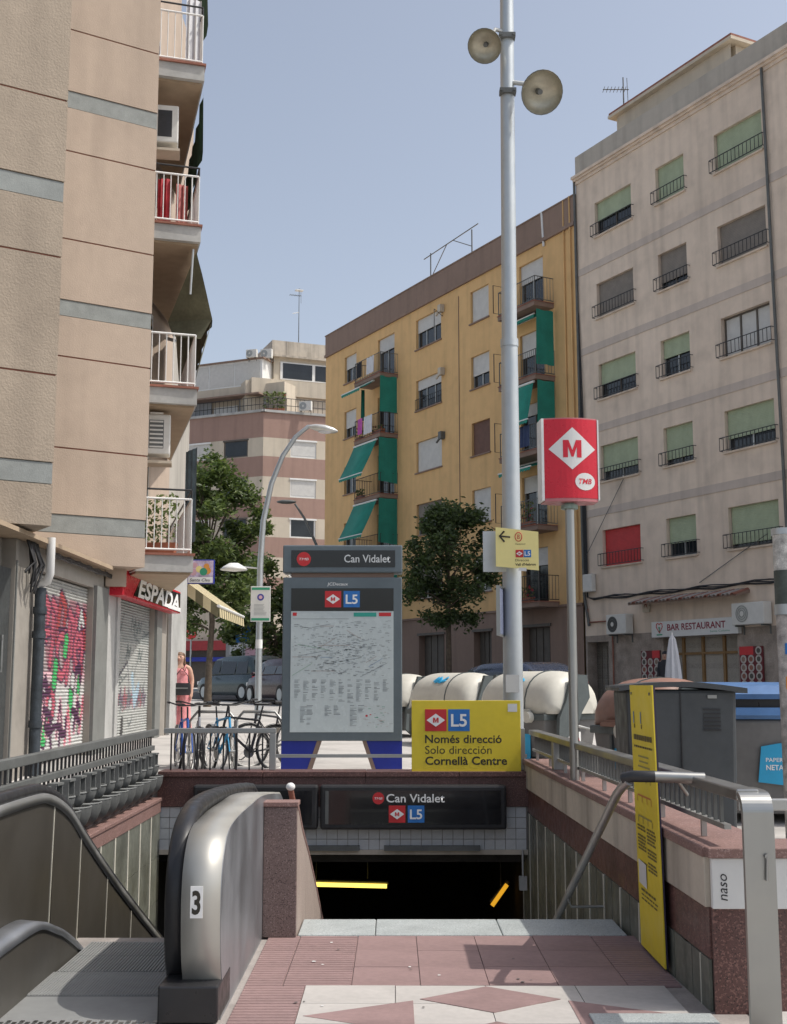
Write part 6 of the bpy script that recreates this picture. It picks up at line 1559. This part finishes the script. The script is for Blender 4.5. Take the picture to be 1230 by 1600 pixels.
# closed parasol at the bar
px_, py_ = 7.30, 32.0; pz = zg(px_, py_); pa = thing('closed_parasol', 'folded white parasol standing before the bar window', 'parasol', (px_, py_, pz))
mb = MB(); rings = []
for z, r in ((2.85 - pz, .03), (2.75 - pz, .09), (2.4 - pz, .15), (2.0 - pz, .20), (1.5 - pz, .25), (1.35 - pz, .24)):
    rings.append([((r * (1 if k % 2 else .72)) * math.cos(k * math.pi / 8), (r * (1 if k % 2 else .72)) * math.sin(k * math.pi / 8), z) for k in range(16)])
mb.loft(rings, smooth=False); mb.build('cloth', canvas_white, pa)
mb = MB(); mb.cyl((0, 0, 0), (0, 0, 2.92 - pz), .025, n=8); mb.cyl((0, 0, 0), (0, 0, .08), .28, n=14); mb.build('pole', white_metal, pa)
# ================================================================ TREES
def tree(lbx, X, Y, trunk_h, crown_c, crown_r, n_clump, n_leaf, lmats, lean=0.0, seed=1, lsz=.085, grp=None):
    z0 = zg(X, Y); t = thing('street_tree', lbx, 'tree', (X, Y, z0), 0, grp); rnd = random.Random(seed)
    cc = Vector(crown_c) - Vector((X, Y, z0)); cr = crown_r
    mb = MB(); top = Vector((cc.x * .9, cc.y * .9, cc.z + cr[2] * .55))
    mb.tube([(0, 0, -.05), (lean * .3, 0, trunk_h * .5), (lean, 0, trunk_h), tuple(Vector((lean, 0, trunk_h)).lerp(top, .5)), tuple(top)], [.13, .10, .085, .055, .02], 8)
    clumps = []
    for k in range(n_clump):
        while True:
            p = Vector((rnd.uniform(-1, 1), rnd.uniform(-1, 1), rnd.uniform(-1, 1)))
            if .25 < p.length < 1 and (p.length > .55 or rnd.random() < .5): break
        taper = 1 - .35 * max(0, p.z)
        c = cc + Vector((p.x * cr[0] * taper, p.y * cr[1] * taper, p.z * cr[2])); clumps.append((c, rnd.uniform(.55, 1.15)))
        if k % 2 == 0:
            zt = max(trunk_h * .92, min(c.z - .3, trunk_h + (c.z - trunk_h) * .55)); s = Vector((lean, 0, zt)).lerp(Vector((top.x, top.y, zt)), .4)
            mb.tube([s, s.lerp(c, .5) + Vector((0, 0, .1)), c], [.035, .022, .010], 5)
    mb.build('trunk', bark, t)
    mb = MB()
    for i in range(n_leaf):
        c, r = clumps[rnd.randrange(n_clump)]
        q = Vector((rnd.gauss(0, 1), rnd.gauss(0, 1), rnd.gauss(0, .75))) * (.23 * r)
        p = c + q; a = Vector((rnd.gauss(0, 1), rnd.gauss(0, 1), rnd.gauss(0, .5))).normalized() * (lsz * rnd.uniform(.7, 1.35)); b = a.cross(Vector((rnd.gauss(0, 1), rnd.gauss(0, 1), rnd.gauss(0, 1)))).normalized() * (a.length * .48)
        m = 0 if rnd.random() < .45 else 1
        up = a.cross(b).normalized() * a.length * .15
        mb.add([p - a, p + b + up, p + a, p - b + up], [(0, 1, 2), (0, 2, 3)], m)
    mb.build('crown', lmats, t); return t
tree('tall bright green tree beside the left building, over the parked cars', -5.75, 38, 2.6, (-6.05, 38.3, 6.2), (2.1, 1.6, 2.9), 88, 17500, [leaf_a, leaf_b], .1, 3, .088)
tree('far green tree right behind the tall one, left of the map kiosk', -4.9, 50, 2.4, (-5.5, 50, 4.5), (1.9, 1.6, 2.5), 60, 6000, [leaf_a, leaf_b], .1, 4, .12)
tree('dark green tree with a thin trunk before the ochre block', 1.85, 41, 2.7, (1.85, 41, 5.75), (1.62, 1.5, 2.4), 74, 11200, [leaf_b, leaf_c], .0, 5, .082)

# ================================================================ CARS
def car(lbx, X, Y, hd, body, L_=4.1, W_=1.76, H_=1.60, seed=0):
    z0 = zg(X, Y) + .012; d = Vector((math.sin(R(hd)), math.cos(R(hd)), 0)); rz_ = math.atan2(d.y, d.x)
    t = thing('parked_car', lbx, 'car', (X, Y, z0), rz_, 'cars parked in the side street')
    w = W_ / 2; hl = L_ / 2
    # stations from rear (-x) to front (+x): x, half width, belt height, sill
    S = [(-hl, .80, .72, .34), (-hl + .06, .93, .86, .27), (-hl + .25, .99, .93, .23), (-hl + .9, 1.0, .94, .20), (0, 1.0, .92, .20), (hl - 1.1, .99, .90, .20), (hl - .5, .96, .82, .22), (hl - .12, .86, .66, .28), (hl, .72, .56, .36)]
    mb = MB(); rings = []
    for x, q, bz_, sz in S:
        h = w * q
        rings.append([(x, -h * .92, sz), (x, -h * .99, sz + .12), (x, -h, lerp(sz, bz_, .55)), (x, -h * .95, bz_), (x, -h * .80, bz_ + .03), (x, h * .80, bz_ + .03), (x, h * .95, bz_), (x, h, lerp(sz, bz_, .55)), (x, h * .99, sz + .12), (x, h * .92, sz)])
    mb.loft(rings); mb.build('body', body, t)
    G = [(-hl + .12, .78, .88, .90), (-hl + .42, .76, .90, H_ - .10), (-hl + .75, .75, .9, H_), (.2, .75, .9, H_ - .01), (.75, .74, .9, H_ - .10), (hl - 1.05, .78, .86, .92)]
    mb = MB(); rings = [[(x, -w * .93, b), (x, -w * q, tp), (x, -w * q * .7, tp + .03), (x, w * q * .7, tp + .03), (x, w * q, tp), (x, w * .93, b)] for x, q, b, tp in G]
    mb.loft(rings); mb.build('roof', body, t)
    def gl(pts, nm): m2 = MB(); m2.poly(pts); return m2.build(nm, glass, t)
    e = .012
    gl([(-hl + .13 - e, -w * .78, .98), (-hl + .13 - e, w * .78, .98), (-hl + .38 - e, w * .70, H_ - .14), (-hl + .38 - e, -w * .70, H_ - .14)], 'rear_window')
    for s in (-1, 1):
        yb = s * (w * .93 + e); yt = s * (w * .765 + e)
        for x0, x1 in ((-hl + .5, -hl + 1.25), (-hl + 1.32, .25), (.32, hl - 1.15)):
            tz = H_ - .13; x1t = x1 if x1 < .5 else .78; x0t = x0 + (.12 if x0 < -hl + .6 else 0)
            gl([(x0, yb, .97), (x1, yb, .97), (x1t, yt, tz), (x0t, yt, tz)], 'side_window')
        m2 = MB(); m2.box(-hl - .008, -hl + .2, s * w * .62, s * w * .93, .66, .88); m2.build('tail_light', red_sign, t, bevel=.02)
        m2 = MB(); m2.box(hl - .25, hl - .02, s * w * .55, s * w * .82, .58, .70); m2.build('headlight', white_ink, t, bevel=.02)
        for x in (-hl + .72, hl - .80):
            m2 = MB(); m2.cyl((x, s * (w - .20), .31), (x, s * (w + .012), .31), .31, n=20); wh = m2.build('wheel', tyre_m, t)
            m2 = MB(); m2.cyl((x, s * (w + .012), .31), (x, s * (w + .022), .31), .20, n=16); m2.build('rim', galv, wh)
        m2 = MB(); m2.ell((.72, s * (w + .09), .98), (.07, .10, .07), 8, 5); m2.build('wing_mirror', body, t)
    m2 = MB(); m2.box(-hl - .03, -hl + .1, -w * .78, w * .78, .38, .52); m2.build('bumper', bin_arm, t, bevel=.02)
    m2 = MB(); m2.box(-hl - .012, -hl + .05, -.26, .26, .60, .70); m2.build('number_plate', white_ink, t)
    return t
car('silver teal hatchback parked beneath the tree, seen from behind', -5.60, 45.5, -40, mat('teal_silver_paint', (.060, .085, .092), .33, .45, var=.0, coat=.35))
car('dark maroon car parked behind the curved lamp pole', -3.45, 40.5, -28, mat('maroon_paint', (.030, .008, .012), .35, .2, var=.0, coat=.25), H_=1.45)
car('dark blue car just visible over the white lidded containers', 2.85, 30.0, -28, mat('dark_blue_paint', (.03, .04, .07), .25, .3, var=.0, coat=.2), H_=1.30)

# ================================================================ BICYCLES
def bicycle(lbx, X, Y, rz_, col, steer=0.0, sc=.84, basket=False):
    t = thing('bicycle', lbx, 'bicycle', (X, Y, zg(X, Y)), rz_, 'bicycles parked behind the railing'); t.scale = (sc, sc, sc)
    # local: x forward
    r = .33; A = Vector((-.50, 0, r)); B = Vector((.55, 0, r)); bb_ = Vector((-.07, 0, .28)); st = Vector((-.22, 0, .78)); hd_ = Vector((.36, 0, .80)); hb = Vector((.40, 0, .66))
    def wheel(c, nm, rot):
        M_ = Matrix.Translation(c) @ Matrix.Rotation(rot, 4, 'Z')
        mb = MB((0, 0, 0), M_); mb.tube([(r * math.cos(a * math.pi / 14), 0, r * math.sin(a * math.pi / 14)) for a in range(28)], .022, 6, closed=True); w = mb.build('wheel', rubber, t)
        mb = MB((0, 0, 0), M_); mb.tube([(r * .93 * math.cos(a * math.pi / 14), 0, r * .93 * math.sin(a * math.pi / 14)) for a in range(28)], .010, 4, closed=True)
        for a in range(16): mb.cyl((0, (.02 if a % 2 else -.02), 0), (r * .92 * math.cos(a * math.pi / 8), 0, r * .92 * math.sin(a * math.pi / 8)), .0025, n=3, caps=False)
        mb.cyl((0, -.04, 0), (0, .04, 0), .022, n=8); mb.build('rim', steel_dull, w)
    wheel(A, 'wheel', 0); wheel(B, 'wheel', steer)
    mb = MB()
    for p, q, w in ((bb_, st, .017), (bb_, hb, .020), (st.lerp(bb_, .08), hd_, .017), (hd_, hb, .020)): mb.cyl(p, q, w, n=7)
    for s in (-.045, .045): mb.cyl(A + Vector((0, s, 0)), bb_ + Vector((0, s * .6, 0)), .010, n=5); mb.cyl(A + Vector((0, s, 0)), st.lerp(bb_, .1) + Vector((0, s * .4, 0)), .009, n=5)
    mb.build('frame', col, t)
    mb = MB(); [mb.cyl(hb + Vector((0, s, 0)), B + Vector((0, s, 0)), .012, n=6) for s in (-.05, .05)]; mb.box(hb.x - .02, hb.x + .03, -.06, .06, hb.z - .03, hb.z); mb.build('fork', col, t)
    mb = MB(); stem = hd_ + Vector((-.03, 0, .16)); mb.cyl(hd_, stem, .014, n=6); cs, sn_ = math.cos(steer), math.sin(steer)
    g = lambda x, y, z: stem + Vector((x * cs - y * sn_, x * sn_ + y * cs, z))
    mb.tube([g(-.10, -.31, .06), g(.0, -.25, .06), g(.06, -.1, .02), g(.06, .1, .02), g(.0, .25, .06), g(-.10, .31, .06)], .012, 6); h = mb.build('handlebar', iron_black, t)
    mb = MB(); [mb.tube([g(-.13, s * .32, .06), g(-.02, s * .27, .06)], .018, 6) for s in (-1, 1)]; mb.build('grips', rubber, h)
    mb = MB(); sd_ = st + Vector((-.05, 0, .17)); mb.cyl(st, sd_, .013, n=6)
    mb.loft([[(sd_.x + x, w * math.cos(a * math.pi / 4), sd_.z + .03 + .022 * math.sin(a * math.pi / 4)) for a in range(8)] for x, w in ((-.13, .02), (-.12, .075), (-.03, .07), (.08, .03), (.15, .015))]); mb.build('saddle', rubber, t)
    mb = MB(); mb.cyl(bb_ + Vector((0, -.05, 0)), bb_ + Vector((0, -.06, 0)), .09, n=16); mb.tube([bb_ + Vector((.12, -.13, -.11)), bb_ + Vector((.12, -.07, -.11)), bb_ + Vector((-.12, .07, .11)), bb_ + Vector((-.12, .13, .11))], .010, 5); mb.build('crank', steel_dull, t)
    mb = MB()
    for a in range(10): u = .5 + a * .17; v = u + .17; mb.quad(*[(A.x + (r + .03) * math.cos(q), y, A.z + (r + .03) * math.sin(q)) for q, y in ((u, -.03), (v, -.03), (v, .03), (u, .03))])
    mb.build('mudguard', steel_dull, t)
    if basket:
        mb = MB()
        for k in range(5):
            z = .55 + k * .07; mb.tube([(.62, -.15, z), (.88, -.15, z), (.88, .15, z), (.62, .15, z)], .008, 4, closed=True)
        for k in range(7): y = -.15 + k * .05; mb.cyl((.88, y, .55), (.88, y, .83), .006, n=4); mb.cyl((.62, y, .55), (.62, y, .83), .006, n=4)
        mb.build('basket', iron_black, t)
    return t
blue_paint = mat('blue_paint', (.03, .10, .38), .35, .2); cyan_paint = mat('cyan_paint', (.05, .30, .55), .35, .2); dark_paint = mat('charcoal_paint', (.03, .03, .035), .4, .2)
bicycle('blue framed bicycle with wide handlebars at the left end of the rack', -2.55, 15.0, R(-72), blue_paint, R(-22))
bicycle('silver bicycle with raised saddle between two blue ones', -2.42, 15.35, R(-80), mat('silver_paint', (.40, .41, .42), .35, .5), R(10))
bicycle('sky blue bicycle right of the silver one behind the railing', -2.12, 15.2, R(-64), cyan_paint, R(-10))
bicycle('black bicycle leaning at the base of the curved lamp, wheel turned', -1.82, 15.35, R(-142), dark_paint, R(25))
bicycle('charcoal bicycle beside the left foot of the map kiosk', -1.62, 16.2, R(-120), dark_paint, R(-30), .84)
# hoop stands
for i, (x, lbx) in enumerate(((-2.28, 'thin steel hoop stand among the blue bicycles'), (-1.70, 'thin steel hoop stand by the black bicycle'))):
    t = thing('bicycle_stand', lbx, 'bicycle stand', (x, 15.6, zg(x, 15.6))); mb = MB(); mb.tube([(-.3, 0, 0), (-.3, 0, .6), (-.2, 0, .72), (.2, 0, .72), (.3, 0, .6), (.3, 0, 0)], .02, 6); mb.build('hoop', steel_dull, t)

# ================================================================ PEOPLE
def skin_body(name, verts, edges, m, parent, root=0):
    me = bpy.data.meshes.new(name); me.from_pydata([v[:3] for v in verts], edges, [])
    o = bpy.data.objects.new(name, me); COL.objects.link(o)
    md = o.modifiers.new('skin', 'SKIN'); md.use_smooth_shade = True
    for i, v in enumerate(verts): me.skin_vertices[0].data[i].radius = (v[3], v[3] if len(v) < 5 else v[4]); me.skin_vertices[0].data[i].use_root = (i == root)
    sb = o.modifiers.new('sub', 'SUBSURF'); sb.levels = 2; sb.render_levels = 2
    dg = bpy.context.evaluated_depsgraph_get(); me2 = bpy.data.meshes.new_from_object(o.evaluated_get(dg))
    bpy.data.objects.remove(o); me2.materials.clear(); me2.materials.append(m); me2.name = name
    for p in me2.polygons: p.use_smooth = True
    return ob(name, me2, parent)
def person(lbx, loc, rz_, woman, cloth, h=1.62):
    t = thing('person', lbx, 'person', loc, rz_); k = h / 1.62; t.scale = (k * 1.28, k * 1.15, k) if woman else (k, k, k)
    V = [(0, 0, .86, .125, .10), (0, 0, 1.02, .10, .085), (0, -.005, 1.20, .125, .095), (0, .01, 1.325, .075, .06), (0, .0, 1.38, .047), (0, -.02, 1.46, .075, .085), (0, -.025, 1.545, .072, .085)]
    Ed = [(0, 1), (1, 2), (2, 3), (3, 4), (4, 5), (5, 6)]
    def add(p, par): V.append(p); Ed.append((par, len(V) - 1)); return len(V) - 1
    add((0, -.118, 1.478, .012), 5)                      # nose
    for s in (-1, 1):
        add((s * .082, -.01, 1.49, .014), 5)             # ear
        a = add((s * .155, .005, 1.295, .052), 3); b = add((s * .205, .03, 1.04, .038), a); c = add((s * (.215 if s < 0 else .20), -.03, .82, .026), b)
        p = add((s * .205, -.05, .755, .026), c)
        for j, (dy, ln) in enumerate(((-.032, .075), (-.012, .085), (.010, .08), (.03, .062))):
            f = add((s * .205, -.05 + dy, .715, .0095), p); add((s * .197, -.056 + dy, .715 - ln, .0075), f)
        th = add((s * .185, -.082, .74, .010), p); add((s * .178, -.095, .70, .008), th)
        hp = add((s * .085, .0, .80, .092), 0); kn = add((s * .095, -.015, .46, .058), hp); an = add((s * .10, .02, .09, .038), kn); add((s * .11, -.13, .035, .034), an)
    skin_body('body', V, Ed, skin_m, t)
    # face details
    mb = MB()
    for s in (-1, 1): mb.ell((s * .030, -.098, 1.505), (.013, .008, .007), 8, 5)
    mb.build('eyes', dark_cloth, t)
    mb = MB(); mb.ell((0, -.100, 1.437), (.024, .008, .007), 8, 5); mb.build('mouth', mat('lips', (.38, .11, .10), .5), t)
    # clothes
    def ell_ring(cx, cy, z, rx, ry, n=18, fold=0.0): return [(cx + rx * (1 + fold * math.sin(j * 5.0)) * math.cos(2 * math.pi * j / n), cy + ry * (1 + fold * math.sin(j * 5.0)) * math.sin(2 * math.pi * j / n), z) for j in range(n)]
    mb = MB()
    tp = [(.80, .175, .145), (.92, .155, .130), (1.04, .140, .118), (1.14, .150, .128), (1.22, .148, .122), (1.275, .135, .10)] if woman else [(.76, .18, .14), (.95, .17, .13), (1.15, .185, .135), (1.30, .18, .105), (1.37, .075, .075)]
    mb.loft([ell_ring(0, 0, z, rx, ry, fold=.012) for z, rx, ry in tp], caps=False)
    if woman:
        for s in (-1, 1): mb.ell((s * .062, -.092, 1.185), (.058, .05, .055), 10, 6)
    mb.build('top', cloth, t)
    mb = MB()
    for s in (-1, 1):
        L_ = [(.86, .095, .115), (.70, .10, .11), (.48, .105, .10), (.25, .115, .11), (.09, .13, .125)] if woman else [(.86, .095, .11), (.5, .085, .09), (.08, .075, .085)]
        mb.loft([ell_ring(s * .088, .0, z, rx, ry, fold=.035 if woman else .015) for z, rx, ry in L_], caps=False)
    mb.build('trousers', cloth, t)
    if woman:
        mb = MB()
        for s in (-1, 1): mb.tube([(s * .085, -.112, 1.24), (s * .10, -.08, 1.32), (s * .105, .0, 1.352), (s * .09, .085, 1.26)], .010, 5)
        mb.build('straps', cloth, t)
        mb = MB(); mb.loft([ell_ring(0, .012, z, rx, ry, fold=.02) for z, rx, ry in ((1.60, .03, .03), (1.585, .07, .075), (1.55, .092, .098), (1.50, .098, .098))], caps=True)
        for s in (-1, 1): mb.loft([[(s * (.085 + .012 * math.cos(a * math.pi / 4)) + s * e, y + .045 * math.sin(a * math.pi / 4), z) for a in range(8)] for z, y, e in ((1.56, -.01, -.012), (1.46, -.005, .0), (1.36, -.02, .012), (1.24, -.05, .016), (1.18, -.07, .01))])
        mb.loft([ell_ring(0, .075, z, rx, .03) for z, rx in ((1.56, .085), (1.42, .095), (1.28, .10), (1.18, .07))]); mb.build('hair', hair_m, t)
        mb = MB()
        for s in (-1, 1): mb.ell((s * .108, -.06, .03), (.04, .11, .03), 8, 5)
        mb.build('shoes', dark_cloth, t)
    else:
        mb = MB(); mb.loft([ell_ring(0, .012, z, rx, ry) for z, rx, ry in ((1.625, .03, .03), (1.61, .07, .075), (1.57, .086, .092), (1.52, .088, .09))]); mb.build('hair', dark_cloth, t)
        mb = MB()
        for s in (-1, 1): mb.tube([(s * .15, .005, 1.31), (s * .205, .03, 1.04), (s * .21, -.03, .84)], [.06, .05, .042], 8)
        mb.build('sleeves', cloth, t)
    return t
wz = zg(-4.05, 23.9)
person('person in a coral pink sleeveless jumpsuit with a black bag at the shop corner', (-4.13, 23.6, wz), R(8), True, pink_cloth, 1.56)
hb_ = thing('handbag', 'black handbag with silver trim held in front of the pink jumpsuit', 'handbag', (-4.04, 23.42, wz + .72), R(8))
mb = MB(); mb.loft([[(x * s, y, z) for x, y in ((-.17, -.05), (.17, -.05), (.18, 0), (.17, .05), (-.17, .05), (-.18, 0))] for z, s in ((0, .9), (.06, 1.0), (.20, .95), (.23, .85))]); mb.build('bag', black_plastic, hb_, bevel=.01)
mb = MB(); mb.tube([(-.15, 0, .22), (-.12, .02, .36), (.0, .05, .52), (.12, .02, .36), (.15, 0, .22)], .009, 5); mb.build('strap', black_plastic, hb_)
mb = MB(); mb.box(-.14, .12, -.062, -.051, .12, .145); mb.build('trim', steel, hb_)
q = Vector((6.765, 43, 0)) + Vector((math.cos(RZB), math.sin(RZB), 0)) * -4.75 + Vector((-math.sin(RZB), math.cos(RZB), 0)) * .45
person('dim figure in dark clothes standing at the bar door behind the parasol', (q.x, q.y, .89), R(-20), False, dark_cloth, 1.72)
# clear helper transforms: nothing else to do

# small litter and chewing gum marks on the tiles
mb = MB(); rnd = random.Random(12)
for k in range(16):
    x, y = rnd.uniform(-.5, .75), rnd.uniform(5.9, 7.9); r = rnd.uniform(.006, .014)
    mb.poly([(x + r * math.cos(a * 1.05 + k) * rnd.uniform(.6, 1.2), y + r * math.sin(a * 1.05 + k), .0045) for a in range(6)], 0 if k < 7 else 1)
mb.build('litter', [white_board, mat('gum_grey', (.10, .09, .085), .9)], kind='stuff')
